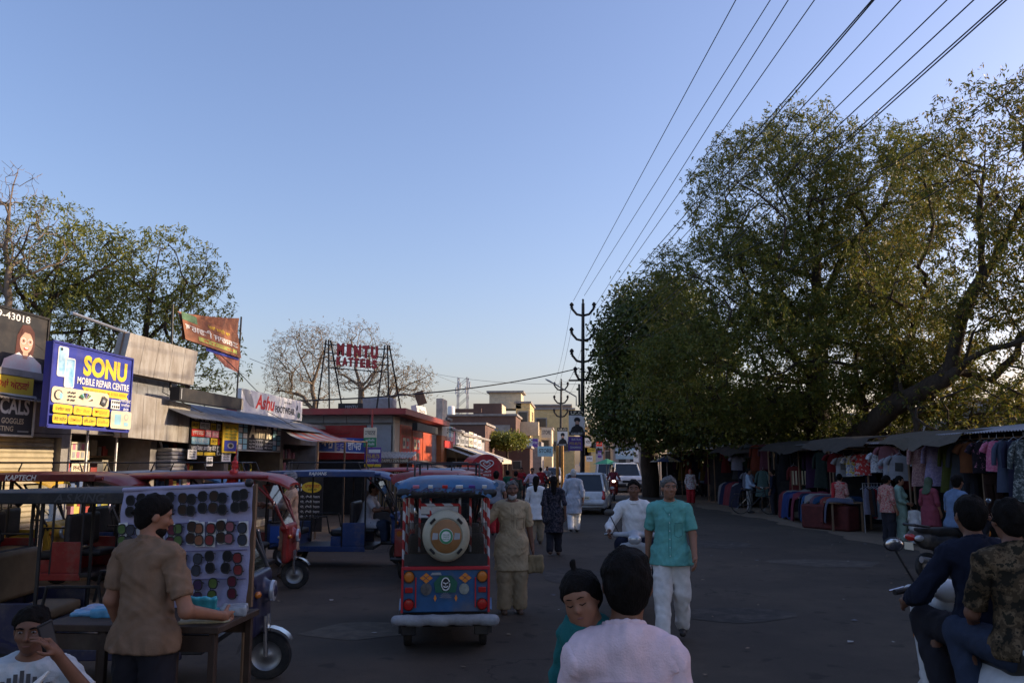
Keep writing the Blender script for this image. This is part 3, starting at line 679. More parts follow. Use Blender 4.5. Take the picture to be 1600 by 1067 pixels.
bx('side_shade_panel', (.03, LR / 2 + .4, .95), (.06, LR - 1.6, 1.9), m_dark, e)  # dark panel again stands in for the shaded side opening
# awning flaps of the side
for i, (y0, w_) in enumerate(((.9, 2.6), (3.9, 2.6))):
    a = empty('awning', (XR + .08, YR + y0, zr - 2.0), 0, ['grey canvas awning flap nearer the red shop corner', 'second grey canvas awning flap along the red shop side'][i], 'awning')
    MB().loft([[(0, 0, .35), (1.3, 0, -.05), (1.32, 0, -.5)], [(0, w_, .35), (1.3, w_, -.05), (1.32, w_, -.5)]], cap=False, closed=False).build('canvas', cloth('canvas_grey', (.20, .18, .16)), a)
    MB().tube([(1.3, .05, -.05), (1.3, .05, -zr + 2.0)], .03).tube([(1.3, w_ - .05, -.05), (1.3, w_ - .05, -zr + 2.0)], .03).build('post', m_wood, a)
# bamboo mat screen in front of the corner
e2 = empty('bamboo_screen', (XR + .2, YR - .5, 0), 0, 'upright bamboo mat screen at the red shop corner', 'screen'); b = MB()
for i in range(24):
    x = -.55 + i * .065; b.tube([(x, .05 * math.sin(i * 2.1), 0), (x + .03 * math.sin(i), .05 * math.sin(i * 2.1), 1.62 + .09 * math.sin(i * 1.7))], .028, 5)
q = b.build('bamboo_pole', m_bamboo, e2); q['kind'] = 'stuff'
b = MB(); corr(b, WY(594, 706, YR - .3), (1.35, 0, 0), (0, -1.0, -.22), .12, .02); tag(b.build('tin_awning', m_rust), 'low rusty tin awning above the bamboo screen', 'awning')
bd = signY('sign', 'brown sign strip with faded capital letters over bamboo screen', 594, 716, 640, 724, YR - 2.2, m_wood, th=.03); bd.text('PAPPU ZEN HAIR', .05, .2, .95, .85, m_cream)
# pole with green/white and purple signs
pz = WY(582, 640, 27.5)
e = empty('sign_pole', (pz.x, 27.5, 0), 0, 'red and white pole carrying small signs by the awning', 'pole')
MB().tube([(0, 0, 0), (0, 0, pz.z)], .035).build('shaft', M('pole_red', (.35, .06, .05), .6, .3, 5), e)
MB().tube([(-.12, 0, pz.z - .9), (-.12, 0, pz.z - .6)], .05).tube([(.08, 0, pz.z - .9), (.08, 0, pz.z - .6)], .05).build('lamp_cup', m_white, e)
bd = signY('sign', 'small pale and green sign on the pole above the purple one', 568, 668, 588, 698, 27.4, m_cream, th=.02); bd.rect(0, 0, 1, .48, m_green); bd.text('ਡਾਕਟਰ', .1, .62, .9, .82, m_dkgrey)
for k in range(2): bd.text('ਕਲੀਨਿਕ', .15, .08 + .2 * k, .85, .22 + .2 * k, m_white)
bd = signY('sign', 'purple sign with white and yellow lines low on the pole', 569, 699, 595, 729, 27.35, m_purple, th=.02); bd.rect(.25, .72, .95, .9, m_white); bd.text('PTE-IELTS', .1, .45, .9, .65, m_yel); bd.text('GRAMMAR', .2, .24, .85, .4, m_white); bd.rect(0, 0, 1, .14, m_yel)
# rooftop letters MINTU KATTERS
e = empty('roof_letters', (XR, YR + 1.5, zr + .21), 0, 'red rooftop letters on a black scaffold reading MINTU KATTERS', 'sign'); o0 = e.location
y_ = YR + 1.5; b = MB()
TL, TR = [WY(px, py, y_) - o0 for px, py in ((512, 535), (604, 543))]
for q in (TL, TR):
    for dx, dy in ((-.22, 0), (.10, 0), (.28, .9)): MB().tube([(q.x + dx * .3, dy * .1, q.z + .1), (q.x + dx * 1.6, dy, 0)], .035, 6).build('scaffold_leg', m_blackmetal, e)
for py in (538, 551, 563, 574): MB().tube([WY(509, py, y_) - o0, WY(607, py + 8, y_) - o0], .022, 5).build('rail', m_blackmetal, e)
for (t, x0, yT, yB, x1) in (('MINTU', 526, 536, 556, 592), ('KATTERS', 525, 557, 571, 590)):
    for i, ch in enumerate(t):
        a_, f_, _ = text_mesh(ch, .06); w_ = (x1 - x0) / len(t); px = x0 + w_ * i; dy = (px - 526) * .09
        p0, p1 = WY(px, yB + dy, y_ - .12) - o0, WY(px + w_ * .86, yT + dy, y_ - .12) - o0
        if ch == 'I': p0.x += .05; p1.x -= .05
        m_ = MB(); m_.add([(p0.x + (p1.x - p0.x) * v[0], p0.y, p0.z + (p1.z - p0.z) * v[1]) for v in a_], f_); m_.add([(p0.x + (p1.x - p0.x) * v[0], p0.y + .1, p0.z + (p1.z - p0.z) * v[1]) for v in a_], [q[::-1] for q in f_])
        m_.build('letter', M('letter_red', (.50, .05, .05), .5, .2, 3), e, smooth=0)
bd = signY('sign', 'flat black sign board lying along the red shop roof', 528, 630, 566, 641, YR + .6, m_black, th=.1); bd.text('MINTU', .3, .3, .8, .7, m_grey)
e = empty('water_tank', WY(593, 641, YR + 2.5), 0, 'pale rooftop box tank behind the red roof edge', 'tank'); bx('tank_body', (0, 0, .2), (1.2, .9, .55), m_plas, e, bevel=.05); bx('lid', (0, 0, .50), (.5, .5, .06), m_grey, e)
bd = Board('sign', 'white tilted sign board on the red roof corner', 'sign', WY(654, 655, 36), WY(669, 659, 36.6) - WY(654, 655, 36), WY(650, 632, 36) - WY(654, 655, 36), m_white, th=.3); bd.text('ਹੇਅਰ', .2, .45, .85, .8, m_dkgrey); bd.rect(.2, .2, .9, .27, m_grey)
tag(MB().box((0, 0, 0), (.42, .06, .62), (.0, -.35, 0)).build('plank_board', m_wood, None, WY(657, 622, 36.2)), 'brown wooden plank board leaning above white tilted sign', 'board')
bd = signX('sign_box', 'black projecting sign box on the side of the red shop', 652, 660, 672, 684, XR + .7, m_black, th=.2)

# ================================================================== shops farther along the left
def strip(label, px0, px1, X, ytop, Y0=None, mat=m_plas, depth=5, cat='shop'):
    y0, y1 = WX(px0, 700, X).y, WX(px1, 700, X).y; z = WX(px0, ytop, X).z
    e = empty('shop', (X, y0, 0), 0, label, cat); bx('wall', (-depth / 2, (y1 - y0) / 2, z / 2), (depth, y1 - y0 - .05, z), mat, e)
    bx('opening_shade_panel', (.02, (y1 - y0) / 2, 1.1), (.06, (y1 - y0) * .8, 2.1), m_dark, e); bx('roof_edge', (-depth / 2 + .2, (y1 - y0) / 2, z + .06), (depth + .5, y1 - y0 - .06, .12), m_conc, e)  # the dark panel puts the shade of the shop front into colour
    return e, y0, y1, z
fs = [('red fronted shop with picture panel beyond the red corner shop', 683, 684.5, 660, redm), ('orange and white pillar shop front in sunlight', 684.5, 693, 655, M('orange_paint', (.68, .22, .07), .6, .2, 3)),
      ('shop under the green and white patterned sign', 693, 712, 672, m_plas), ('low shop under the narrow white signs', 712, 735, 680, m_conc), ('last low shop of the left row before the brick building', 735, 757, 684, m_plas)]
for lb, a, c, yt, mm in fs: strip(lb, a, c, XR - .1, yt, mat=mm)
e = empty('pillar', WX(686, 700, XR + .1), 0, 'tall orange and cream painted pillar sign', 'pillar'); e.location.z = 0
bx('lower_shaft', (0, .6, 2.2), (.3, 1.6, 2.0), M('orange_paint', (1, 1, 1)), e); bx('upper_shaft', (.01, .6, 4.1), (.3, 1.5, 1.8), M('cream_peel', (.66, .58, .46), .8, .3, 3), e)
cols_ = [(694, 711, 663, 693, 'green, white and pink patterned sign board above the left shops', [m_green, m_cream, m_sky, m_white, m_pink]), (713, 718, 674, 694, 'narrow white sign with dark lettering, nearest of the white row', [m_white]), (719, 726, 671, 696, 'grey blue sign in the row of narrow signs', [m_grey]), (727, 732, 675, 696, 'slim grey sign with writing in the sign row', [m_grey]), (733, 739, 674, 697, 'pale grey sign with dark marks, fifth in the sign row', [m_cream]), (740, 745, 677, 698, 'narrow pale sign next to the last in the row', [m_white]), (746, 752, 680, 700, 'white sign with black strokes at the end of the row', [m_white])]
for a, c, yt, yb, lb, cm in cols_:
    bd = signX('sign', lb, a, yt, yb, c, XR + .25, cm[0], th=.06)
    for i, mm in enumerate(cm[1:]): bd.rect(.2 + .2 * i, .02, .395 + .2 * i, .98, mm)
    bd.text('ਦੁਕਾਨ', .1, .55, .9, .85, m_dkgrey, .03); bd.text('SHOES', .12, .15, .88, .42, m_redp if a < 700 else m_dkgrey, .02)
bd = signX('sign', 'small red box sign under the patterned board', 695, 688, 699, 708, XR + .9, m_redp, th=.05)
for i, (a, c, yt) in enumerate(((690, 706, 697), (703, 722, 694), (720, 745, 697), (742, 762, 703))):
    p = WX(a, yt, XR + .1); q = WX(c, yt, XR + .1); L_ = q.y - p.y
    aw = empty('awning', p, 0, ['brown sloping awning beyond the red shop', 'white edged awning in sunlight, second beyond the red shop', 'grey tin awning under the narrow signs', 'pale awning at the end of the left row'][i], 'awning')
    MB().loft([[(0, 0, 0), (1.8, 0, -.65), (1.8, 0, -.9)], [(0, L_, 0), (1.8, L_, -.65), (1.8, L_, -.9)]], cap=False, closed=False).build('canvas', [m_rust, m_cream, m_tin, m_cream][i], aw)
    MB().tube([(1.75, .1, -.7), (1.75, .1, -p.z)], .04).tube([(1.75, L_ - .1, -.7), (1.75, L_ - .1, -p.z)], .04).build('post', m_wood, aw)

# ================================================================== far buildings
def block(name, label, px0, px1, yt, Y, depth, mat, ybase=None, wins=(), side=(), parapet=True, z0=0):
    a, c = WY(px0, yt, Y), WY(px1, yt, Y); e = empty(name, (a.x, Y, z0), 0, label, 'building'); W_, H_ = c.x - a.x, a.z - z0
    bx('wall', (W_ / 2, depth / 2, H_ / 2), (W_, depth, H_), mat, e)
    if parapet: bx('parapet', (W_ / 2, depth / 2, H_ + .1), (W_ + .3, depth + .3, .22), m_conc, e)
    for (x, z, w_, h_) in wins:
        f = bx('window', (x * W_, -.02, z * H_), (w_, .12, h_), m_conc, e); bx('pane', (x * W_, -.09, z * H_), (w_ * .8, .03, h_ * .82), m_win, f)
    for (y, z, w_, h_) in side:
        f = bx('window', (W_ + .02, y * depth, z * H_), (.12, w_, h_), m_cwall, e); bx('pane', (W_ + .09, y * depth, z * H_), (.03, w_ * .8, h_ * .82), m_win, f)
    return e
e = block('brick_building', 'large bare brick building behind the left shops', 698, 806, 650, 84, 16, m_brick)
W_ = WY(806, 640, 84).x - WY(698, 640, 84).x
bx('plaster_patch', (W_ * .78, -.04, 3.4), (W_ * .27, .08, 4.6), m_conc, e)
bx('stair_room', (W_ * .55, 5, 7.2), (3.0, 5, 1.8), m_brick, e); bx('stair_room_side', (W_ * .55 + 1.53, 5, 7.2), (.06, 4.6, 1.6), m_cwall, e); bx('parapet_wall', (W_ * .3, .2, 7.2), (W_ * .4, .3, .4), m_brick, e)
for (wx, wz) in ((.2, 5.2), (.42, 5.2), (.2, 2.6)):
    f = bx('window', (W_ * wx, -.03, wz), (1.0, .12, 1.2), m_conc, e); bx('pane', (W_ * wx, -.10, wz), (.8, .03, 1.0), m_win, f)
e = empty('water_tank', WY(705, 648, 82), 0, 'white round water tank on a low roof', 'tank'); MB().lathe([(.05, 0), (.38, .02), (.38, .7), (.3, .85), (.12, .9), (.05, .9)], 18).build('tank_body', m_white, e)
e = empty('brick_shed', (WY(668, 650, 70).x, 70, 0), 0, 'low brick upper storey behind white pillar sign', 'building'); bx('wall', (2.2, 5, 2.7), (5.4, 8, 4.8), m_brick, e); bx('parapet', (2.2, 5, 5.25), (5.6, 8.2, .2), m_conc, e)
e = block('yellow_house', 'sunlit yellow plaster house with balcony beside the brick building', 806, 828, 630, 92, 9, m_ywall, wins=((.5, .82, 1.2, 1.3),), side=((.3, .55, 1.5, 1.5), (.7, .55, 1.3, 1.5), (.5, .85, 1.4, 1.2)))
bx('balcony', (.9, -.5, 5.6), (3.4, 1.6, 1.5), m_cwall, e); bx('roof_room', (-1.2, 2, 8.8), (3.6, 4, 1.8), m_cwall, e); bx('roof_slab', (-1.2, 2, 9.8), (4.2, 4.6, .2), m_conc, e)
block('yellow_house', 'wide yellow and brown house behind the second pole', 818, 897, 640, 112, 12, m_ywall, wins=((.25, .45, 1.6, 1.5), (.55, .45, 1.6, 1.5), (.8, .45, 1.4, 1.5), (.35, .8, 1.6, 1.4)), side=((.4, .6, 2, 2),))
e = block('brown_house', 'brown flat roofed storey with sunlit right wall', 826, 892, 634, 118, 10, M('brown_plaster', (.24, .18, .14), .9, .2, 1.5, dirt=.3), side=((.5, .85, 2, 1.4),))
block('cream_house', 'small cream house with dark sign behind the poles', 842, 862, 670, 98, 6, m_cwall, side=((.5, .6, 1.2, 1.4),), wins=((.5, .7, 1, 1),))
block('grey_shop', 'low dark grey shop block at the street bend', 824, 846, 690, 88, 6, m_conc, parapet=False)
block('brick_house', 'low brick house behind the green bush', 760, 828, 700, 80, 5, m_brick, wins=((.7, .5, .9, .9),))
bl = [('white_shop', 'narrow white shop house right of the big pole', 912, 921, 668, 120, m_cwall), ('cream_shop', 'cream multi storey shop house far down the street', 919, 930, 655, 150, m_ywall), ('grey_house', 'grey house closing the view down the street', 926, 942, 672, 170, m_plas), ('brick_shop', 'brown brick shop on the far right of the street', 945, 962, 676, 110, m_brick), ('dark_shop', 'dark shop front under the far right signs', 958, 1003, 690, 92, m_conc)]
for nm, lb, a, c, yt, Y, mm in bl: block(nm, lb, a, c, yt, Y, 8, mm, wins=((.3, .75, 1, 1.2), (.7, .75, 1, 1.2), (.3, .5, 1, 1.2), (.7, .5, 1, 1.2)))
sg = [('white and blue double sign board at the street bend', 823, 685, 841, 699, 84, m_white), ('pale blue flex sign above the far grey shop', 840, 697, 864, 713, 82, m_sky), ('small orange sign on the low brick house', 792, 697, 800, 702, 78, m_orange), ('cream sign board on the far cream house', 846, 668, 862, 684, 90, m_cream), ('white shop sign right of the big pole, upper', 914, 684, 924, 697, 100, m_white), ('yellow shop sign down the street under the tree edge', 918, 700, 930, 706, 95, m_yel), ('red sign far down the street', 932, 690, 941, 697, 120, m_redp), ('long blue and white sign board of the far right shop', 962, 700, 992, 717, 80, flat('teal_white', (.35, .5, .58))), ('white square sign low on the far street', 916, 712, 926, 721, 90, m_white), ('white lit sign at the end of the street', 944, 684, 953, 689, 100, m_white), ('black and white hanging sign by the far right shop', 990, 703, 998, 722, 78, m_white), ('purple sign at the street end', 934, 704, 940, 715, 92, m_purple), ('grey sign board low at the street end', 905, 722, 914, 728, 80, m_grey)]
for i, (lb, a, yt, c, yb, Y, mm) in enumerate(sg):
    bd = signY('sign', lb, a, yt, c, yb, Y, mm, th=.1)
    if i == 0: bd.rect(.5, .02, .98, .98, m_purple); bd.text('ਮੈਡੀਕਲ', .55, .4, .95, .7, m_white)
    bd.text('STORE' if i % 2 else 'ਸਟੋਰ', .1, .35, .45 if i == 0 else .9, .75, m_dkgrey if mm in (m_white, m_cream, m_yel, m_sky) else m_white, .02)
# mobile mast
e = empty('mobile_mast', (WY(723, 640, 130).x, 130, 0), 0, 'lattice mobile phone mast on the skyline', 'mast'); zt = WY(723, 590, 130).z; b = MB()
for dx, dy in ((-.9, -.9), (.9, -.9), (.9, .9), (-.9, .9)): b.tube([(dx, dy, 0), (dx * .8, dy * .8, zt)], .10, 5)
b.build('leg', m_steel, e); b = MB()
for k in range(10):
    z0, z1 = zt * k / 10, zt * (k + 1) / 10
    for s_ in ((-.85, -.85, .85, -.85), (.85, -.85, .85, .85), (-.85, .85, .85, .85), (-.85, -.85, -.85, .85)): b.tube([(s_[0], s_[1], z0), (s_[2], s_[3], z1)], .05, 4)
b.build('brace', m_steel, e); b = MB()
for k in range(6): b.box((1.1 * math.cos(k * 1.05), 1.1 * math.sin(k * 1.05), zt - 1.2 - .9 * (k % 2)), (.22, .2, 1.1))
b.build('antenna', m_white, e)

# ================================================================== right side buildings (behind the stalls)
def rblock(label, x0, x1, y0, y1, h, mat, nw=3, fl=3):
    e = empty('building', (x0, y0, 0), 0, label, 'building'); bx('wall', ((x1 - x0) / 2, (y1 - y0) / 2, h / 2), (x1 - x0, y1 - y0, h), mat, e); bx('parapet', ((x1 - x0) / 2, (y1 - y0) / 2, h + .15), (x1 - x0 + .3, y1 - y0 + .3, .3), m_conc, e)
    for f in range(fl):
        for k in range(nw):
            y = (y1 - y0) * (k + .5) / nw; z = 1.6 + f * 3.0
            if z > h - .8: continue
            q = bx('window', (-.03, y, z), (.12, 1.3, 1.4), m_conc, e); bx('pane', (-.1, y, z), (.03, 1.1, 1.2), m_win, q)
    return e
rblock('unseen three storey brick building added behind the stalls to shade the street', 17.5, 26, 2, 15, 8.9, m_brick, 4)  # out of view, added and sized so its shadow covers the street
rblock('unseen three storey plaster building added beside the brick one for shade', 17.5, 26, 15.1, 27, 8.6, m_plas, 4)  # also out of view, height set by the shadow it throws
rblock('low brick building behind the bare trunk', 18.5, 24, 31, 38, 4.6, m_brick, 2, 1)
rblock('low grey plastered building behind the trees', 19, 25, 38.2, 47, 4.2, m_plas, 2, 1)
b = MB(); p = WY(1195, 640, 42); q = WY(1275, 640, 42); corr(b, (p.x, 42, 0), (q.x - p.x, 0, 0), (0, 0, p.z), .25, .04); tag(b.build('blue_sheet_fence', M('blue_sheet', (.02, .035, .16), .5, .2, 3, metal=.2)), 'dark blue corrugated sheet wall behind the trunk', 'fence')

# low shops closing the right side of the street under the trees
for i, (x0, x1, y0, h, mm) in enumerate(((7.5, 12, 62, 5.2, m_conc), (12.1, 17, 60, 4.6, m_plas), (17.1, 24, 57, 5.0, m_brick), (24.1, 36, 52, 5.6, m_plas), (36.1, 60, 46, 6.0, m_brick))):
    e = empty('shop', (x0, y0, 0), 0, 'low shop %s from the street, shaded under the trees on the right' % ordinal(i), 'shop')
    bx('wall', ((x1 - x0) / 2, 4, h / 2), (x1 - x0, 8, h), mm, e); bx('parapet', ((x1 - x0) / 2, 4, h + .1), (x1 - x0 + .2, 8.3, .2), m_conc, e)
    bx('opening_shade_panel', ((x1 - x0) / 2, -.02, 1.3), ((x1 - x0) * .8, .08, 2.5), m_dark, e); bx('canopy', ((x1 - x0) / 2, -.7, 2.9), (x1 - x0 - .3, 1.4, .1), m_tin, e)  # opening is a dark panel imitating the shaded inside

for i, (y0, z0, y1, z1, x, sg) in enumerate(((9, 3.6, 17, 3.3, .35, .5), (12, 4.3, 22, 3.2, .2, .6), (17, 3.4, 26, 3.3, .6, .45), (20, 4.6, 29, 3.6, .5, .5), (10, 2.5, 18, 2.6, .3, .15), (22, 3.3, 30, 3.0, 1.0, .3))):
    q = [(XS + x + .05 * math.sin(k), y0 + (y1 - y0) * k / 14, z0 + (z1 - z0) * k / 14 - sg * 4 * (k / 14) * (1 - k / 14)) for k in range(15)]
    tag(MB().tube(q, .010, 4).build('cable', m_blackmetal), 'drooping service cable, %s along the left shop fronts' % ordinal(i), 'cable', 'service cables on the shops')
# ================================================================== trees
m_bark = M('dark_bark', (.055, .040, .029), .95, .4, 7, bump=.8, bsc=22, stretch=(1, 1, .3))
m_bark2 = M('pale_bark', (.20, .155, .115), .95, .3, 7, bump=.6, bsc=22, stretch=(1, 1, .3))
lm_neem = leafmat('neem_leaves', (0.073, 0.098, 0.018), (0.121, 0.137, 0.023), (0.202, 0.180, 0.032), .38)
lm_gold = leafmat('yellowing_leaves', (0.070, 0.096, 0.017), (0.141, 0.145, 0.024), (0.234, 0.165, 0.032), .42)
lm_peep = leafmat('dark_leaves', (0.043, 0.067, 0.014), (0.071, 0.095, 0.019), (0.126, 0.143, 0.031), .28)
lm_left = leafmat('olive_leaves', (0.102, 0.132, 0.023), (0.185, 0.199, 0.035), (0.277, 0.266, 0.047), .36)
lm_dry = leafmat('dry_leaves', (0.130, 0.111, 0.046), (0.208, 0.150, 0.065), (0.286, 0.195, 0.091), .35)
def in_ell(rg, ells, n, shell=0.):
    vol = np.array([e[3] * e[4] * e[5] for e in ells]); k = rg.choice(len(ells), n, p=vol / vol.sum()); out = []
    for i in k:
        c = np.array(ells[i][:3]); r = np.array(ells[i][3:6])
        d = rg.normal(0, 1, 3); d /= np.linalg.norm(d); t = (shell ** 3 + (1 - shell ** 3) * rg.rand()) ** (1 / 3)
        out.append(c + d * t * r)
    return np.array(out)
def grow(limbs, ells, n1, n2, n3, seed, base_r, tip=.007, step=.55, pull=.28, zmin=1.5):
    rg = np.random.RandomState(seed)
    cap = 60000; P = np.zeros((cap, 3)); par = np.full(cap, -1); plen = np.zeros(cap); n = 0
    def addn(p, a):
        nonlocal n
        P[n] = p; par[n] = a; plen[n] = (plen[a] + np.linalg.norm(P[a] - p)) if a >= 0 else 0; n += 1; return n - 1
    for L in limbs:
        L = [np.array(q, float) for q in L]
        if n == 0: a = addn(L[0], -1)
        else: a = int(np.argmin(np.linalg.norm(P[:n] - L[0], axis=1)))
        for q in L[1:]:
            d = q - P[a]; k = max(1, int(np.linalg.norm(d) / step)); p0 = P[a].copy()
            for j in range(1, k + 1): a = addn(p0 + d * j / k + rg.normal(0, .04, 3) * (j < k), a)
    tips = []
    for stage, (cnt, shell, j_) in enumerate(((n1, .35, .22), (n2, .55, .12), (n3, .6, .05))):
        if not cnt: continue
        A = in_ell(rg, ells, cnt, shell); A = A[A[:, 2] > zmin]
        root = P[0]; A = A[np.argsort(np.linalg.norm(A - root, axis=1))]
        for q in A:
            dv = P[:n] - q; dist = np.sqrt((dv ** 2).sum(1)); cost = dist + pull * plen[:n] * (1 if stage == 0 else .12) + .25 * np.maximum(dv[:, 2], 0) + (plen[:n] < 1.5) * 3
            a = int(np.argmin(cost)); d = q - P[a]; L_ = dist[a]
            if L_ < .12: continue
            k = max(2, int(L_ / (step if stage < 2 else .45))); p0 = P[a].copy(); sag = rg.normal(0, 1, 3) * j_ * L_ * .6; sag[2] = abs(sag[2]) * .8
            for j in range(1, k + 1):
                t = j / k; a = addn(p0 + d * t + sag * math.sin(math.pi * t) + rg.normal(0, 1, 3) * .03 * (j < k), a)
            if stage > 0: tips.append(a)
    P = P[:n]; par = par[:n]
    rad = np.zeros(n); ch = np.bincount(par[par >= 0], minlength=n); acc = np.zeros(n)
    for i in range(n - 1, -1, -1):
        rad[i] = tip if ch[i] == 0 else acc[i] ** (1 / 2.25)
        if par[i] >= 0: acc[par[i]] += rad[i] ** 2.25
    sc = math.log(base_r / tip) / math.log(rad[0] / tip); rad = tip * (rad / tip) ** sc
    return P, par, rad, np.array(tips)
def wood_mesh(P, par, rad, mat):
    n = len(P); kids = [[] for _ in range(n)]
    for i in range(n):
        if par[i] >= 0: kids[par[i]].append(i)
    mb = MB(); st = [(0, -1)]
    while st:
        i, p = st.pop(); chain = ([p] if p >= 0 else []) + [i]
        while kids[i]:
            ks = sorted(kids[i], key=lambda q: -rad[q]); st += [(q, i) for q in ks[1:]]; i = ks[0]; chain.append(i)
        rr = [float(rad[q]) for q in chain]
        if p >= 0: rr[0] = min(rr[0], rr[1] * 1.25)
        mb.tube([P[q] for q in chain], rr, 9 if max(rr) > .12 else (6 if max(rr) > .04 else 3), cap=False)
    return mb.mesh('trunk', mat, 60)
def leaf_mesh(tips, per, spread, leaflets, L, W_, rach, mat, seed, droop=.5, dirs=None):
    rg = np.random.RandomState(seed); n = len(tips) * per
    o = np.repeat(tips, per, 0) + rg.normal(0, 1, (n, 3)) * spread
    d = rg.normal(0, 1, (n, 3)); d[:, 2] -= droop; d /= np.linalg.norm(d, axis=1)[:, None]
    up = rg.normal(0, 1, (n, 3)); s = np.cross(d, up); s /= np.linalg.norm(s, axis=1)[:, None]
    co = []
    for k in range(leaflets):
        t = (k // 2 + .5) / max(1, (leaflets + 1) // 2) if leaflets > 1 else 0; sg = 1 if k % 2 else -1
        b = o + d * (rach * t); ld = d * .55 + s * sg * .85 + rg.normal(0, .25, (n, 3)); ld[:, 2] -= .25; ld /= np.linalg.norm(ld, axis=1)[:, None]
        ls = np.cross(ld, rg.normal(0, 1, (n, 3))); ls /= np.linalg.norm(ls, axis=1)[:, None]
        l = L * rg.uniform(.7, 1.25, (n, 1)); w_ = W_ * rg.uniform(.7, 1.2, (n, 1))
        co.append(np.stack([b, b + ld * l * .45 + ls * w_, b + ld * l, b + ld * l * .45 - ls * w_], 1))
    co = np.concatenate(co).reshape(-1, 3); q = np.arange(len(co)).reshape(-1, 4)
    return np_mesh('crown', co, q, mat, smooth=False)
def tree(name, label, limbs, ells, n123, seed, base_r, bark, leaf=None, group=None, **kw):
    base = Vector(limbs[0][0]); e = empty(name, base, 0, label, 'tree', group)
    off = np.array(base)
    limbs = [[np.array(q) - off for q in L] for L in limbs]; ells = [tuple(np.array(q[:3]) - off) + tuple(q[3:]) for q in ells]
    P, par, rad, tips = grow(limbs, ells, *n123, seed, base_r, **kw)
    link('trunk', wood_mesh(P, par, rad, bark), e)
    if leaf: link('crown', leaf_mesh(P[tips], seed=seed, **leaf), e)
    return e
def E(px, py, Y, rx, ry, rz): return tuple(WY(px, py, Y)) + (rx, ry, rz)
def L_(*pts): return [tuple(WY(*p)) for p in pts]
def base(px, Y):
    q = WY(px, 700, Y); return (q.x, q.y, -.1)
neem = dict(per=8, spread=.20, leaflets=7, L=.165, W_=.029, rach=.30, mat=lm_neem)
# big spreading tree behind the stalls
b0 = base(1282, 36)
big = tree('neem_tree', 'huge spreading dark tree behind the clothes stalls', [[b0] + L_((1280, 690, 36), (1276, 620, 36), (1284, 520, 36), (1274, 395, 36), (1236, 330, 36), (1195, 262, 36)),
      L_((1280, 470, 36)) + L_((1322, 390, 35.5), (1372, 335, 35), (1405, 262, 35)), L_((1276, 600, 36), (1205, 520, 35), (1120, 450, 34), (1060, 420, 34)), L_((1284, 520, 36), (1350, 470, 33), (1400, 420, 32)), L_((1274, 395, 36), (1290, 300, 37), (1300, 220, 37)), L_((1276, 600, 36), (1180, 590, 34), (1080, 560, 33))],
     [E(1208, 305, 36, 3.9, 4, 3.6), E(1345, 315, 36, 3.5, 4, 3.3), E(1125, 455, 35, 3.7, 4, 2.6), E(1205, 560, 34, 6.0, 4.5, 2.7), E(1345, 530, 34, 3.6, 4, 2.8), E(1265, 440, 36, 4.2, 4, 2.6), E(1110, 590, 33, 3.6, 3, 2.0), E(1250, 225, 36, 2.6, 3, 1.6), E(1415, 300, 36, 2.6, 3, 2.9), E(1400, 470, 35, 2.4, 3, 2.6), E(1340, 640, 34, 3.4, 3, 1.3)],
     (120, 800, 2700), 3, .58, m_bark, neem)
for i, (x, y, k, rz) in enumerate(((14.6, 13.0, .62, 1.0), (10.6, 3.2, .60, 2.4), (-10.4, 1.6, .62, 5.2))):  # unseen tree copies added to darken the stalls, riders and left vehicles
    c = copy_tree(big); c.location = (x, y, -.1); c.scale = (k, k, k); c.rotation_euler = (0, 0, rz); c['label'] = ['unseen tree added to shade the nearest stall, right of the view', 'unseen tree added to shade the riders on the right', 'unseen tree added to shade the parked rickshaws on the left'][i]; c['group'] = 'unseen trees added for shade'
# right tree with heavy limb reaching over the stalls
b1 = base(1338, 33)
tree('neem_tree', 'leaning tree with thick bent limb at the right edge', [[b1] + L_((1335, 690, 33), (1392, 636, 31), (1476, 592, 29), (1524, 556, 27.5), (1600, 530, 26), (1680, 470, 25)), L_((1482, 588, 29), (1500, 504, 28.5), (1536, 432, 28), (1578, 360, 27), (1610, 300, 26.5), (1600, 200, 26.5)), L_((1510, 560, 28), (1520, 520, 27.5), (1560, 470, 27), (1640, 440, 26.5)), L_((1536, 432, 28), (1530, 330, 27.5), (1540, 230, 27)), L_((1392, 636, 31), (1420, 540, 31), (1440, 470, 31))],
     [E(1545, 225, 27, 2.3, 2.5, 2.3), E(1625, 250, 27, 2.4, 2.6, 3.0), E(1600, 410, 26.5, 2.8, 2.6, 2.6), E(1490, 400, 28.5, 2.0, 2.2, 3.0), E(1470, 520, 30, 2.6, 2.4, 2.0), E(1590, 625, 27, 2.6, 2.2, 1.0), E(1500, 650, 29, 2.0, 2, .9), E(1700, 420, 26, 3, 3, 3), E(1470, 290, 29, 1.8, 2.2, 2.2), E(1440, 600, 31, 2.2, 2, 1.5), E(1400, 430, 31, 2.0, 2.2, 2.4), E(1560, 520, 28, 2.2, 2, 1.8)],
     (60, 380, 950), 5, .40, m_bark, dict(neem, per=5, mat=lm_gold))
tree('bare_trunk_tree', 'slim forked trunk standing behind the low stall roof', [[base(1437, 30)] + L_((1437, 690, 30), (1430, 650, 30), (1408, 610, 30.5), (1398, 560, 31)), L_((1437, 665, 30), (1455, 630, 30), (1468, 590, 30))], [E(1440, 560, 31, 2, 1.5, 1.0), E(1540, 640, 31, 2.4, 1.5, 1.1)], (10, 60, 200), 8, .2, m_bark, dict(neem, per=8, mat=lm_gold))
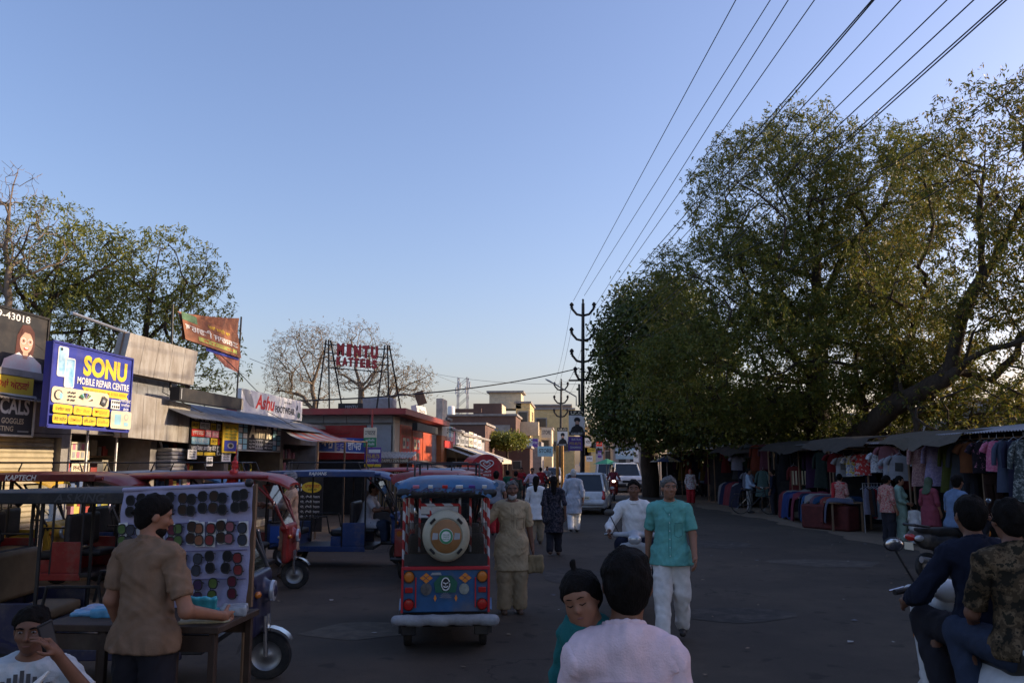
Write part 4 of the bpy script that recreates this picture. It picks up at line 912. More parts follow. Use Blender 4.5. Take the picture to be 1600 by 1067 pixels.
# dense round leaved tree farther left
tree('peepal_tree', 'dense dark green tree overhanging the far right of the street', [[base(1015, 47)] + L_((1015, 690, 47), (1010, 640, 47), (1000, 570, 46)), L_((1010, 640, 47), (960, 590, 45)), L_((1010, 640, 47), (1060, 580, 46))],
     [E(1005, 535, 46, 2.6, 4, 2.5), E(955, 575, 45, 1.1, 2.4, 1.6), E(958, 650, 45, 1.3, 2.4, 1.5), E(1060, 470, 44, 1.6, 2.4, 1.3), E(1030, 640, 44, 3.7, 4, 2.0), E(1060, 560, 44, 3.2, 3, 2.6), E(1120, 655, 41, 4.6, 3, 1.5), E(1200, 655, 38, 3.2, 3, 1.3), E(1010, 470, 46, 1.9, 2.5, 1.3)],
     (60, 420, 1500), 9, .5, m_bark, dict(per=30, spread=.34, leaflets=1, L=.22, W_=.075, rach=0, mat=lm_peep))
# trees behind the left shops
tree('olive_tree', 'leafy olive green tree behind the tin boards on the left', [[base(215, 30)] + L_((215, 640, 30), (225, 540, 30), (240, 450, 30), (250, 390, 30)), L_((225, 540, 30), (290, 470, 30), (320, 430, 30)), L_((222, 560, 30), (150, 480, 30), (110, 420, 30))],
     [E(255, 425, 30, 2.3, 2.6, 1.9), E(305, 500, 30, 1.7, 2, 2.2), E(200, 510, 30, 3.4, 3, 2.2), E(325, 570, 30, 1.4, 2, 1.3), E(150, 430, 30, 2.4, 2.4, 1.9)], (45, 260, 640), 12, .28, m_bark, dict(neem, per=3, L=.16, mat=lm_left))
tree('olive_tree', 'olive green tree behind the girl billboard at the left edge', [[base(75, 28)] + L_((75, 640, 28), (70, 520, 28), (90, 420, 28), (100, 350, 28)), L_((70, 520, 28), (20, 440, 28))],
     [E(85, 400, 28, 2.2, 2.4, 2.1), E(140, 400, 28, 1.6, 2, 1.4), E(70, 500, 28, 3, 3, 2), E(0, 450, 28, 2.2, 2.4, 2)], (40, 220, 480), 14, .25, m_bark, dict(neem, per=3, L=.16, mat=lm_left))
tree('bare_tree', 'leafless twiggy tree top at the far left edge', [[base(10, 26)] + L_((10, 640, 26), (14, 470, 26), (8, 390, 26), (15, 320, 26)), L_((14, 470, 26), (-30, 400, 26))], [E(15, 330, 26, 1.5, 1.6, 1.8), E(-30, 350, 26, 1.8, 1.6, 1.8), E(50, 390, 26, 1.2, 1.4, 1.2)], (30, 180, 520), 15, .12, m_bark2)
dry = dict(neem, per=2, leaflets=5, spread=.25, L=.13, W_=.022, mat=lm_dry)
tree('sparse_tree', 'half bare brownish tree left of the rooftop letters', [[base(492, 56)] + L_((492, 640, 56), (488, 600, 56), (470, 560, 56), (455, 520, 56)), L_((488, 600, 56), (505, 550, 56), (500, 515, 56))], [E(470, 555, 56, 2.4, 2.4, 2.2), E(500, 540, 56, 1.5, 1.8, 1.6), E(440, 590, 56, 1.3, 2, 1.3), E(480, 610, 56, 2.2, 2, 1.0)], (50, 330, 700), 21, .22, m_bark2, dry)
tree('sparse_tree', 'half bare tree standing behind the rooftop letters', [[base(562, 54)] + L_((562, 640, 54), (564, 605, 54), (555, 575, 54), (562, 520, 54)), L_((564, 605, 54), (590, 575, 54), (608, 545, 54)), L_((563, 610, 54), (535, 585, 54))], [E(562, 525, 54, 1.5, 1.7, 1.0), E(600, 555, 54, 1.2, 1.5, 1.2), E(560, 580, 54, 2.2, 2, 1.5)], (45, 280, 600), 22, .22, m_bark2, dict(dry, per=1))
tree('sparse_tree', 'low spreading bare tree right of the rooftop letters', [[base(600, 55)] + L_((600, 650, 55), (606, 625, 55), (640, 600, 55), (665, 590, 55)), L_((606, 625, 55), (620, 590, 55))], [E(640, 590, 55, 1.8, 2, 1.0), E(615, 600, 55, 1.4, 1.6, 1.2), E(660, 610, 55, .9, 1.4, .5)], (35, 220, 450), 23, .16, m_bark2, dict(dry, per=1))
tree('bush', 'green bush over the low brick house', [[base(792, 76)] + L_((792, 705, 76), (790, 690, 76))], [E(778, 688, 76, 1.3, 1.5, .6), E(800, 688, 76, 1.4, 1.5, .6)], (15, 60, 220), 25, .12, m_bark, dict(per=26, spread=.2, leaflets=1, L=.22, W_=.07, rach=0, mat=lm_left))

# ================================================================== power poles and lines
def pole(label, px, ytop, Y, arms, dx=0, lamps=False):
    t = WY(px, ytop, Y); e = empty('power_pole', (t.x - .18, Y, 0), 0, label, 'pole'); h = t.z
    MB().tube([(0, 0, -.1), (.18, 0, h)], [.14, .085], 8).build('mast', m_blackmetal, e)
    tops = []
    for (z, w_, r_) in arms:
        z = h - z; x = .18 * z / h
        for s_ in (-1, 1):
            b = MB().tube([(x, 0, z), (x + s_ * w_ * .55, 0, z + .08), (x + s_ * w_, 0, z + .42)], .068, 6); b.build('cross_arm', m_blackmetal, e)
            b = MB().lathe([(.03, 0), (.11, .04), (.06, .11), (.13, .18), (.09, .28), (.03, .34)], 8, (x + s_ * w_, 0, z + .42)); b.build('insulator', m_dark, e)
            tops.append(Vector((t.x - .18 + x + s_ * w_, Y, z + .66)))
    MB().lathe([(.02, 0), (.07, .05), (.04, .12), (.07, .18), (.02, .26)], 8, (.18, 0, h)).build('insulator', m_dark, e); tops.append(Vector((t.x, Y, h + .26)))
    if lamps:
        z = h - 5.4; x = .18 * z / h
        MB().tube([(x - .75, 0, z + 1.1), (x + .35, 0, z + 1.1)], .05, 6).build('cross_bar', m_blackmetal, e)
        for s_ in (-1, 1):
            a = MB().tube([(x + s_ * .35, 0, z - .3), (x + s_ * .35, 0, z + .2), (x + s_ * 1.6, -.1, z + .95)], .035, 6).build('lamp_arm', m_steel, e)
            MB().ell((x + s_ * 1.8, -.12, z + 1.05), (.28, .1, .05), rot=(0, -s_ * .5, 0)).build('lamp_head', m_grey, e)
        MB().box((x - .18, 0, z + .3), (.12, .1, 1.2)).build('cable_box', m_blackmetal, e)
    return e, tops
p1, t1 = pole('tall black power pole with three crossarms and lamp arms', 911, 474, 45, ((.7, .62, 1), (2.1, .62, 1), (3.3, .60, 1), (4.3, .4, 1)), lamps=True)
p2, t2 = pole('farther power pole with three crossarms behind the first', 877, 596, 74, ((.8, .6, 1), (2.0, .6, 1), (3.2, .6, 1)))
m_wire = M('wire', (.015, .015, .016), .6, .1)
def wire(label, pts, r=.012, grp='power lines overhead', sag=0.):
    a, b_ = Vector(pts[0]), Vector(pts[-1]); q = []
    for k in range(25):
        t = k / 24; p = a.lerp(b_, t); p.z -= sag * 4 * t * (1 - t); q.append(p)
    tag(MB().tube(q, r, 5).build('power_line', m_wire), label, 'wire', grp)
tp = [(896, 470, 1150), (913, 462, 1204), (930, 478, 1232), (932, 486, 1273), (930, 497, 1363), (932, 510, 1366), (930, 520, 1408), (935, 530, 1480), (935, 545, 1522), (938, 560, 1567), (940, 566, 1573)]
for i, (px, py, xt) in enumerate(tp):
    a = WY(px, py, 45); h = a.z + .2
    d = ray(xt, 0); c = Vector((0, 0, CAMZ)) + d * ((h - CAMZ) / d.z)
    far = a + (c - a) * 1.75
    wire('overhead power line, %s from the left at the top edge' % ordinal(i), [a, far], .011 + .003 * (i in (4, 5)))
for i, (k, j) in enumerate(((0, 0), (1, 1), (2, 2), (3, 3), (6, 6))): wire('thin line between the two power poles, %s of five' % ordinal(i), [t1[k], t2[j]], .009, 'lines between the poles', .5)
w0 = WY(905, 575, 45)
wire('thick black cable sloping across the street from the pole to the left', [w0, WY(700, 617, 40), ][:1] + [WY(440, 627, 26)], .028, 'cables across the street', .35)
for i, (a, c) in enumerate((((620, 560, 60), (870, 650, 74)), ((660, 580, 60), (905, 600, 45)), ((1600, 225, 14), (930, 560, 45)), ((1600, 130, 13), (1000, 470, 40)), ((390, 560, 32), (560, 600, 50)), ((560, 605, 60), (900, 612, 70)))):
    wire(['thin wire from the bare tree towards the far pole', 'thin wire rising from the left to the tall pole', 'black wire crossing in front of the right tree, lower', 'black wire crossing in front of the right tree, upper', 'thin wire left of the sparse trees', 'faint wire low on the skyline'][i], [WY(*a), WY(*c)], .010, 'cables across the street', .3)
# posters on the poles
def portrait(label, px0, py0, px1, py1, Y):
    bd = signY('poster', label, px0, py0, px1, py1, Y, m_white, 'poster', th=.03)
    bd.rect(0, .80, 1, 1, m_black); bd.text('ULO', .12, .83, .9, .97, m_cream, .03); bd.rect(0, 0, 1, .14, m_dkgrey); bd.text('GALLERY', .15, .03, .85, .11, m_white)
    bd.poly([(.08, .14), (.2, .32), (.42, .40), (.62, .40), (.85, .32), (.95, .14)], m_black, 'picture'); bd.disc(.52, .5, .13, .13, m_skinp, 'picture'); bd.poly([(.38, .44), (.42, .36), (.52, .33), (.62, .36), (.66, .44)], m_black, 'picture'); bd.disc(.52, .61, .2, .11, m_black, 'picture'); bd.poly([(.33, .58), (.71, .58), (.62, .5), (.42, .5)], m_black, 'picture'); bd.disc(.52, .51, .11, .07, m_skinp, 'picture')
portrait('upright poster headed ULO with a turbaned man on the tall pole', 889, 641, 914, 680, 44.8)
portrait('second poster headed ULO with a turbaned man, lower and farther', 871, 668, 887, 697, 60)
bd = signY('sign', 'purple sign with yellow writing under the poster on the tall pole', 888, 682, 910, 704, 44.8, m_purple, th=.03); bd.text('BATRA', .25, .72, .9, .88, m_white); bd.text('PTE-IELTS', .1, .42, .9, .6, m_yel); bd.text('GRAMMAR', .12, .14, .9, .32, m_white)
for i, px in enumerate((871, 879)):
    q = WY(px, 742, 50); tag(MB().tube([(0, 0, 0), (0, 0, 2.9)], .09, 10).build('bollard', M('orange_post', (.50, .24, .05), .6, .3, 5), None, (q.x, 50, 0)), ['left one of two tall orange posts on the divider', 'right one of two tall orange posts on the divider'][i], 'post')
# ================================================================== people
def skin(k='mid'):
    c = dict(mid=(.29, .135, .080), dark=(.17, .078, .046), lite=(.36, .20, .13))[k]
    return M('skin_' + k, c, .55, .12, 12, spec=.35)
m_hair = M('black_hair', (.010, .008, .007), .75, .4, 40, spec=.1, bump=.6, bsc=160, stretch=(1, 1, .25))
m_ghair = M('grey_hair', (.10, .095, .09), .6, .5, 30, bump=.5, bsc=90); m_whair = M('white_beard', (.50, .48, .45), .8, .3, 30, bump=.5, bsc=90)
m_shoe = M('dark_shoe', (.025, .02, .018), .5, .2, 8); m_sandal = M('brown_sandal', (.09, .05, .03), .6, .2, 8)
m_eye = M('eye_dark', (.02, .012, .01), .2, .1); m_eyew = M('eye_white', (.22, .19, .17), .4, .05); m_lip = M('lips', (.22, .085, .07), .5, .1)
def stand(**k):
    J = dict(pel=(0, 0, .93), ch=(0, .0, 1.27), nk=(0, -.005, 1.44), hd=(0, .025, 1.605), sR=(.176, -.01, 1.372), sL=(-.176, -.01, 1.372), eR=(.235, -.03, 1.12), eL=(-.235, -.03, 1.12), wR=(.245, .05, .87), wL=(-.245, .05, .87),
             hR=(.09, 0, .90), hL=(-.09, 0, .90), kR=(.10, .02, .49), kL=(-.10, .02, .49), aR=(.105, -.02, .085), aL=(-.105, -.02, .085))
    J.update(k); return J
def walk(s=.28, arm=.16, **k):
    return stand(kR=(.09, s * .62, .51), aR=(.09, s, .10), kL=(-.09, .03, .50), aL=(-.09, -s, .13), wR=(.25, -arm, .88), eR=(.235, -arm * .8 - .02, 1.13), wL=(-.25, arm + .08, .90), eL=(-.235, arm * .3, 1.12), **k)
def sit(seat=.78, fwd=.40, foot=.30, lean=.0, hands=((.26, .42, 1.0), (-.26, .42, 1.0)), kx=.14, footy=None, **k):
    p = seat + .10; ly = lean; fy = fwd + .0 if footy is None else footy
    J = dict(pel=(0, 0, p), ch=(0, ly * .6, p + .34), nk=(0, ly, p + .51), hd=(0, ly + .04, p + .675), sR=(.176, ly * .9, p + .44), sL=(-.176, ly * .9, p + .44),
             eR=((hands[0][0] + .2) / 2 + .06, (hands[0][1] + ly) / 2 - .05, (hands[0][2] + p + .465) / 2 - .10), eL=((hands[1][0] - .2) / 2 - .06, (hands[1][1] + ly) / 2 - .05, (hands[1][2] + p + .465) / 2 - .10), wR=hands[0], wL=hands[1],
             hR=(.09, 0, p - .03), hL=(-.09, 0, p - .03), kR=(kx, fwd, p + .0), kL=(-kx, fwd, p + .0), aR=(kx, fy, foot + .08), aL=(-kx, fy, foot + .08))
    J.update(k); return J
def V3(a): return np.array(a, float)
def person(label, loc, rz, h=1.70, J=None, top=None, bot=None, hair='short', hairm=None, beard=None, sk='mid', res=.012, shoe=None, girth=1., yaw=0, pitch=0, roll=0, seed=1, scarf=None, group=None, head=1., eyes=True, curl=.35, tuck=False, child=False):
    """local: faces +Y. top=(material, sleeve 0..2, hem z, flare, fold)  bot=(material, width, kind)"""
    J = J or stand(); S = h / 1.72; J = {k: V3(v) * S for k, v in J.items()}
    e = empty('person', loc, rz, label, 'person', group); sm = skin(sk); g = girth * S
    HS = S * head * (1.18 if child else 1.0)
    Rm = np.array(Euler((pitch, roll, yaw)).to_matrix()); hc = J['hd']
    def H(x, y, z): return hc + Rm @ (V3((x, y, z)) * HS)
    b = SDF(res if res < .0088 else res * 1.25)
    def torso(f, inf, k=.05):
        f.cap(J['pel'], (J['pel'] * .55 + J['ch'] * .45), .122 * g + inf, .126 * g + inf, k, .78); f.cap(J['pel'] * .5 + J['ch'] * .5, J['ch'], .126 * g + inf, .140 * g + inf, k, .74)
        f.cap(J['ch'], J['nk'] * .7 + J['ch'] * .3 - V3((0, 0, .03)) * S, .135 * g + inf, .09 * g + inf, k, .74)
        f.cap(J['sR'] * .85 + J['sL'] * .15, J['sL'] * .85 + J['sR'] * .15, .060 * g + inf, .060 * g + inf, k)
        for s_ in 'RL': f.cap(J['nk'] + V3((0, -.012, -.005)) * S, J['s' + s_] + V3((0, 0, .012)) * S, .046 * S + inf, .044 * g + inf, k)
        return f
    torso(b, 0)
    b.cap(J['nk'], H(0, -.015, -.07), .056 * HS, .050 * HS, .03)
    for s_ in 'RL':
        sg = 1 if s_ == 'R' else -1
        b.cap(J['s' + s_], J['e' + s_], .048 * g, .040 * g, .012); b.cap(J['e' + s_], J['w' + s_], .041 * g, .027 * S, .02)
        b.cap(J['h' + s_], J['k' + s_], .080 * g, .052 * g, .05); b.cap(J['k' + s_], J['a' + s_], .056 * g, .038 * S, .03)
        b.ell((J['k' + s_] * .62 + J['a' + s_] * .38) - V3((0, .02, 0)) * S, (.052 * g, .055 * g, .12 * S), .03)
        fd = V3((.12 * sg * .3, 1, 0)); fd /= np.linalg.norm(fd)
        if shoe is None: b.cap(J['a' + s_] - V3((0, .03, .045)) * S, J['a' + s_] + fd * .14 * S - V3((0, 0, .06)) * S, .036 * S, .026 * S, .02)
        # hand: palm, four fingers of unequal length, thumb from the side
        d = J['w' + s_] - J['e' + s_]; d /= np.linalg.norm(d); inward = V3((-sg, 0, 0)); inward = inward - d * inward.dot(d); inward /= max(np.linalg.norm(inward), 1e-6); side = np.cross(d, inward) * sg
        if abs(side[1]) > 1e-3 and side[1] < 0: side = -side
        w_ = J['w' + s_]; b.cap(w_, w_ + d * .035 * S, .027 * S, .026 * S, .015)
        for t in (-.5, .5): b.cap(w_ + d * .03 * S + side * t * .03 * S, w_ + d * .085 * S + side * t * .045 * S, .017 * S, .015 * S, .014)
        fr = .0095 * S if res < .011 else .012 * S
        for i, (t, L) in enumerate(((-1.5, .060), (-.5, .078), (.5, .083), (1.5, .072))):
            p0 = w_ + d * .088 * S + side * t * .0215 * S; d1 = d * math.cos(curl) + inward * math.sin(curl); d2 = d * math.cos(curl * 2.6) + inward * math.sin(curl * 2.6)
            p1 = p0 + d1 * L * .55 * S; b.cap(p0, p1, fr, fr * .95, .004); b.cap(p1, p1 + d2 * L * .45 * S, fr * .95, fr * .85, .004)
        p0 = w_ + d * .03 * S + side * .032 * S; p1 = p0 + (d * .7 + side * .65 + inward * .3) * .045 * S; b.cap(p0, p1, fr * 1.3, fr * 1.1, .008); b.cap(p1, p1 + (d * .9 + side * .2 + inward * .4) * .032 * S, fr * 1.1, fr * .9, .004)
    # head with face
    hs = HS
    b.ell(H(0, -.012, .032), V3((.076, .094, .088)) * hs, .02, rot=Rm); b.ell(H(0, .022, -.035), V3((.060, .066, .080)) * hs, .03, rot=Rm)
    b.ell(H(0, .055, -.088), V3((.030, .028, .024)) * hs, .02); b.cap(H(0, .086, .012), H(0, .104, -.022), .008 * hs, .0125 * hs, .012); b.ell(H(0, .082, -.027), V3((.021, .016, .011)) * hs, .01)
    b.cap(H(-.045, .068, .032), H(.045, .068, .032), .014 * hs, .014 * hs, .015)
    for sg in (-1, 1):
        b.ell(H(sg * .032, .098, .012), V3((.019, .016, .011)) * hs, .012, 1); b.ell(H(sg * .077, -.008, -.008), V3((.010, .020, .031)) * hs, .008, rot=Rm); b.ell(H(sg * .042, .06, -.02), V3((.022, .022, .022)) * hs, .02)
    if child:
        for sg in (-1, 1): b.ell(H(sg * .040, .048, -.045), V3((.032, .030, .034)) * hs, .02)
        b.ell(H(0, -.012, .045), V3((.080, .088, .080)) * hs, .03, rot=Rm)
    b.cap(H(-.020, .083, -.054), H(.020, .083, -.054), .0075 * hs, .0075 * hs, .006); b.cap(H(-.016, .083, -.065), H(.016, .083, -.065), .008 * hs, .008 * hs, .006)
    body = b.build('body', sm, e)
    if eyes == 'closed':
        for sg in (-1, 1):
            MB().tube([H(sg * .016, 0.0910, .006), H(sg * .032, 0.0970, .001), H(sg * .050, 0.0840, .006)], [.002 * hs, .003 * hs, .0015 * hs], 5).build('eyelash', m_hair, e); MB().tube([H(sg * .014, 0.0960, .034), H(sg * .034, 0.0960, .039), H(sg * .052, 0.0820, .033)], [.002 * hs, .003 * hs, .001 * hs], 5).build('eyebrow', m_hair, e)
        MB().tube([H(-.017, 0.0945, -.0595), H(0, 0.0985, -.0595), H(.017, 0.0945, -.0595)], [.002 * hs, .0055 * hs, .002 * hs], 6).build('mouth', m_lip, e)
    elif eyes and res < .02:
        for sg in (-1, 1):
            q = MB().ell(H(sg * .032, .083, .012), V3((.0125, .007, .0065)) * hs, 10, 6).build('eye', m_eyew, e); MB().ell(H(sg * .032, .0872, .012), V3((.0066, .004, .0062)) * hs, 8, 6).build('iris', m_eye, q)
            MB().tube([H(sg * .014, .093, .030), H(sg * .034, .092, .036), H(sg * .052, .078, .030)], [.004 * hs, .005 * hs, .002 * hs], 5).build('eyebrow', hairm or m_hair, e)
        MB().tube([H(-.019, .0905, -.0595), H(0, .0935, -.0595), H(.019, .0905, -.0595)], [.001 * hs, .003 * hs, .001 * hs], 5).build('mouth', m_lip, e)
    # hair
    hm = hairm or m_hair
    n_ = Rm @ V3((0, .80, -.60))
    def cap_hair(thick, cutd, k=0):
        f = SDF(max(.0075, min(res, .010))); f.ell(H(0, -.016, .036), V3((.080 + thick, .098 + thick, .090 + thick)) * hs, .02, rot=Rm); f.ell(H(0, -.052, -.015), V3((.070 + thick, .058, .080)) * hs, .03, rot=Rm)
        if res < .012:
            rg = np.random.RandomState(seed + 7)
            for _ in range(46):
                d = rg.normal(0, 1, 3); d /= np.linalg.norm(d)
                if d[2] < -.55: continue
                pt = V3((0, -.016, .036)) + d * V3((.080, .098, .090)); tn = rg.normal(0, .35, 3) + V3((d[0] * .3, d[1] * .2 - .1, -.75)); tn -= d * tn.dot(d) * .8; tn /= np.linalg.norm(tn)
                f.cap(H(*pt), H(*(pt + tn * .045)), .014 * hs, .005 * hs, .010)
        f.cut(n_, float(n_ @ H(0, 0, 0)) + cutd * hs); return f
    if hair in ('short', 'long', 'bun', 'tail'):
        f = cap_hair(.018 if child else .004, .030 if child else .020)
        if hair == 'long': f.cap(H(0, -.07, .0), H(0, -.11, -.30), .075 * hs, .055 * hs, .04); f.cap(H(0, -.11, -.30), H(0, -.10, -.46), .055 * hs, .02 * hs, .04)
        if hair == 'bun': f.ell(H(0, -.12, .02), V3((.05, .045, .05)) * hs, .01)
        if hair == 'tail': f.cap(H(0, -.02, .13), H(.0, -.03, .175), .010 * hs, .020 * hs, .006)
        f.cuts = f.cuts if hair in ('short', 'tail') else [(n_, float(n_ @ H(0, 0, 0)) + .040 * hs)]
        f.build('hair', hm, e, .0035, seed, 42)
    elif hair == 'thin':
        f = cap_hair(.0, .012); f.build('hair', hm, e, .0025, seed, 42)
    elif hair == 'turban':
        f = SDF(min(res, .010)); f.ell(H(0, -.015, .075), V3((.105, .118, .075)) * hs, .02, rot=Rm)
        for i in range(5):
            z = .045 + .022 * i; t = .16 * (-1) ** i
            for a in range(10):
                a0, a1 = a * .6283, (a + 1) * .6283; rr = .098 - .010 * max(0, i - 2)
                f.cap(H(rr * math.cos(a0), -.015 + rr * 1.12 * math.sin(a0), z + t * .09 * math.cos(a0)), H(rr * math.cos(a1), -.015 + rr * 1.12 * math.sin(a1), z + t * .09 * math.cos(a1)), .019 * hs, None, .006)
        f.build('turban', hm, e)
    elif hair == 'scarf':
        f = SDF(min(res, .012)); f.ell(H(0, -.02, .025), V3((.093, .108, .108)) * hs, .02, rot=Rm); f.cap(H(0, -.05, -.05), J['ch'] + V3((0, -.07, .06)) * S, .085 * hs, .15 * S, .06, .7); f.cut(n_, float(n_ @ H(0, 0, 0)) + .03 * hs); f.build('scarf', hm, e, .008, seed)
    if beard is not None:
        f = SDF(min(res, .009)); f.ell(H(0, .036, -.080), V3((.060, .052, .048 if beard is m_hair else .058)) * hs, .02, rot=Rm); f.ell(H(0, .075, -.048), V3((.036, .018, .010)) * hs, .012); f.ell(H(0, .088, -.058), V3((.016, .02, .008)) * hs, .006, 1)
        f.cut(Rm @ V3((0, -.35, .93)), float((Rm @ V3((0, -.35, .93))) @ H(0, .03, -.042))); f.build('beard', beard, e, .004, seed, 70)
    # garments
    if top:
        tm, slv, hem, flare, fold = (list(top) + [.006])[:5]; f = SDF(res * 1.25); hem *= S
        torso(f, .014 * S + fold * .8)
        f.cap(J['ch'], J['nk'] + V3((0, -.01, -.055)) * S, .11 * g, .078 * S, .04)
        up = J['ch'] - J['pel']; up = up / np.linalg.norm(up)
        if hem < J['pel'][2] - .02:
            bt = V3((J['pel'][0], J['pel'][1], hem)); f.cap(J['pel'] + up * .1 * S, bt, .135 * g, (.135 + flare) * g, .05, .86)
            for s_ in 'RL':
                if hem < .75 * S:
                    tt = (J['h' + s_][2] - hem) / max(.05, J['h' + s_][2] - J['k' + s_][2]); q = J['h' + s_] + (J['k' + s_] - J['h' + s_]) * min(1.0, tt); f.cap(J['h' + s_], q, .11 * g, .115 * g, .06)
        if hem < J['pel'][2] + .02: f.cap(J['hR'] + V3((.01, 0, .02)) * S, J['hL'] + V3((-.01, 0, .02)) * S, .110 * g, None, .06, 1.1)
        if hem < J['hR'][2] - .03 * S:
            zz = max(hem, .78 * S); f.cap((J['hR'][0] + .012 * S, J['hR'][1], zz), (J['hL'][0] - .012 * S, J['hL'][1], zz), .114 * g, None, .06, 1.1)
        f.cut((0, 0, -1), -hem)
        nn = Rm * 0 + np.eye(3)
        f.cut((0, .35, .94), float(V3((0, .35, .94)) @ (J['nk'] + V3((0, .0, .030)) * S)))
        ob = f.build('shirt', tm, e, fold, seed, 34)
        for s_ in 'RL':
            if slv <= 0: continue
            q = SDF(res * 1.25); fo = fold * .7; t1 = min(1, slv); E_ = J['s' + s_] + (J['e' + s_] - J['s' + s_]) * t1; d = J['e' + s_] - J['s' + s_]; d /= np.linalg.norm(d)
            q.cap(J['s' + s_] * .82 + J['nk'] * .18 - V3((0, 0, .02)) * S, J['s' + s_], .064 * g + fo, .061 * g + fo, .03); q.cap(J['s' + s_], E_, .061 * g + fo, (.059 if slv < 1 else .052) * g + fo, .03)
            if slv > 1:
                W_ = J['e' + s_] + (J['w' + s_] - J['e' + s_]) * min(1, slv - 1); q.cap(J['e' + s_], W_, .052 * g + fo, .042 * g + fo, .03); d = J['w' + s_] - J['e' + s_]; d /= np.linalg.norm(d); q.cut(d, float(d @ W_))
            else: q.cut(d, float(d @ E_))
            q.build('sleeve', tm, e, fold, seed + 3, 36)
        if slv and res < .013 and hem > .7 * S * .9:
            c = SDF(.008); k = 12
            for i in range(k):
                a0, a1 = 2 * math.pi * i / k, 2 * math.pi * (i + 1) / k; r_ = .070 * S
                pt = lambda a: J['nk'] + V3((r_ * math.cos(a), r_ * 1.0 * math.sin(a) + .008, (.034 - .024 * math.sin(a)) * S)) * 1
                c.cap(pt(a0), pt(a1), .008 * S, None, .006); c.cap(pt(a0) - V3((0, 0, .014)), pt(a1) - V3((0, 0, .014)), .009 * S, None, .006); c.cap(pt(a0) * 1.0 + V3((math.cos(a0) * .012, math.sin(a0) * .012, -.028)), pt(a1) + V3((math.cos(a1) * .012, math.sin(a1) * .012, -.028)), .008 * S, None, .006)
            c.build('collar', tm, e)
    if bot:
        bm, wd, kind = bot; f = SDF(max(res * 1.7, .014))
        f.cap(J['pel'] + V3((0, 0, .06)) * S, J['pel'] - V3((0, 0, .02)) * S, .128 * g, .13 * g, .04, .8)
        for s_ in 'RL':
            a = J['a' + s_] + V3((0, 0, .015)) * S
            if kind == 'skirt': f.cap(J['h' + s_], a, .10 * g, (.13 + wd) * g, .12)
            else: f.cap(J['h' + s_], J['k' + s_], .006 + .096 * g + wd * .35, .074 * g + wd * .8, .04); f.cap(J['k' + s_], a, .072 * g + wd * .8, .052 * g + wd, .03)
        f.cut((0, 0, -1), -(min(J['aR'][2], J['aL'][2]) - .03 * S)); f.build('trousers', bm, e, .008, seed + 5, 30)
    if shoe is not None:
        for s_ in 'RL':
            f = SDF(max(res, .012)); a = J['a' + s_]; f.cap(a - V3((0, .035, .045)) * S, a + V3((0, .15, -.058)) * S, .042 * S, .034 * S, .02); f.cap(a, a - V3((0, .02, .04)) * S, .042 * S, .042 * S, .02); f.cut((0, 0, -1), -(a[2] - .083 * S)); f.build('shoe', shoe, e)
    if scarf is not None:
        f = SDF(res); f.cap(J['sR'] + V3((-.02, .02, .05)) * S, J['ch'] + V3((.02, .13, -.06)) * S, .03, .045, .03); f.cap(J['sL'] + V3((.02, .02, .05)) * S, J['ch'] + V3((-.02, .13, -.06)) * S, .03, .045, .03); f.cap(J['sR'] + V3((-.02, -.05, .05)) * S, J['sL'] + V3((.02, -.05, .05)) * S, .035, None, .03); f.cap(J['sL'] + V3((0, -.06, .03)) * S, V3((J['sL'][0], J['sL'][1] - .13 * S, .75 * S)), .04, .06, .03); f.build('dupatta', scarf, e, .008, seed)
    return e, J, S
from mathutils.bvhtree import BVHTree
def seam(e, pts, side, mat, r=.0035, part='shirt', name='seam', lift=.001):
    o = [c for c in e.children if c.name.split('.')[0] == part][0]; me = o.data
    t = BVHTree.FromPolygons([v.co for v in me.vertices], [tuple(q.vertices) for q in me.polygons]); out = []
    for (x0, z0), (x1, z1) in zip(pts[:-1], pts[1:]):
        for k in range(8):
            x, z = x0 + (x1 - x0) * k / 8, z0 + (z1 - z0) * k / 8; h_ = t.ray_cast(Vector((x, side * 1.0, z)), Vector((0, -side, 0)))
            if h_[0] is not None: out.append(h_[0] + Vector((0, side * lift, 0)))
    if len(out) > 1: MB().tube(out, r, 5).build(name, mat, e)
def gl(p): return (p.x, p.y, 0)
def yawto(d): return math.atan2(-d[0], d[1])     # rotation so that local +Y points along d
m_pinksh = cloth('pink_shirt', (.72, .56, .60)); m_teal = cloth('teal_shirt', (.14, .40, .35)); m_offw = cloth('off_white_cloth', (.72, .68, .64)); m_beige = cloth('beige_kurta', (.44, .34, .21)); m_brown = cloth('brown_tee', (.22, .14, .09))
m_wcl = cloth('white_cloth', (.80, .78, .76)); m_dkcl = cloth('dark_cloth', (.025, .024, .03)); m_navy = cloth('navy_cloth', (.014, .017, .032)); m_denim = cloth('denim', (.034, .045, .075)); m_grcl = cloth('grey_cloth', (.26, .27, .30)); m_redcl = cloth('red_cloth', (.38, .03, .035)); m_bluesh = cloth('blue_grey_shirt', (.13, .19, .30)); m_pblue = cloth('pale_blue_kurta', (.46, .48, .53))
m_kh = cloth('khaki_trouser', (.30, .24, .16)); m_green_d = cloth('mint_suit', (.30, .44, .36)); m_maroon = cloth('maroon_suit', (.22, .05, .07)); m_peach = cloth('peach_kurta', (.55, .36, .24))
def camo(name, cs, sc):
    m = M(name, cs[0], .9, .1, sc, spec=.1); n = m.node_tree; rp = [x for x in n.nodes if x.type == 'VALTORGB'][0]; e_ = rp.color_ramp; e_.interpolation = 'CONSTANT'
    e_.elements[0].color = (*cs[0], 1); e_.elements[0].position = 0; e_.elements[1].color = (*cs[1], 1); e_.elements[1].position = .46
    for i, c in enumerate(cs[2:]): k = e_.elements.new(.54 + .07 * i); k.color = (*c, 1)
    return m
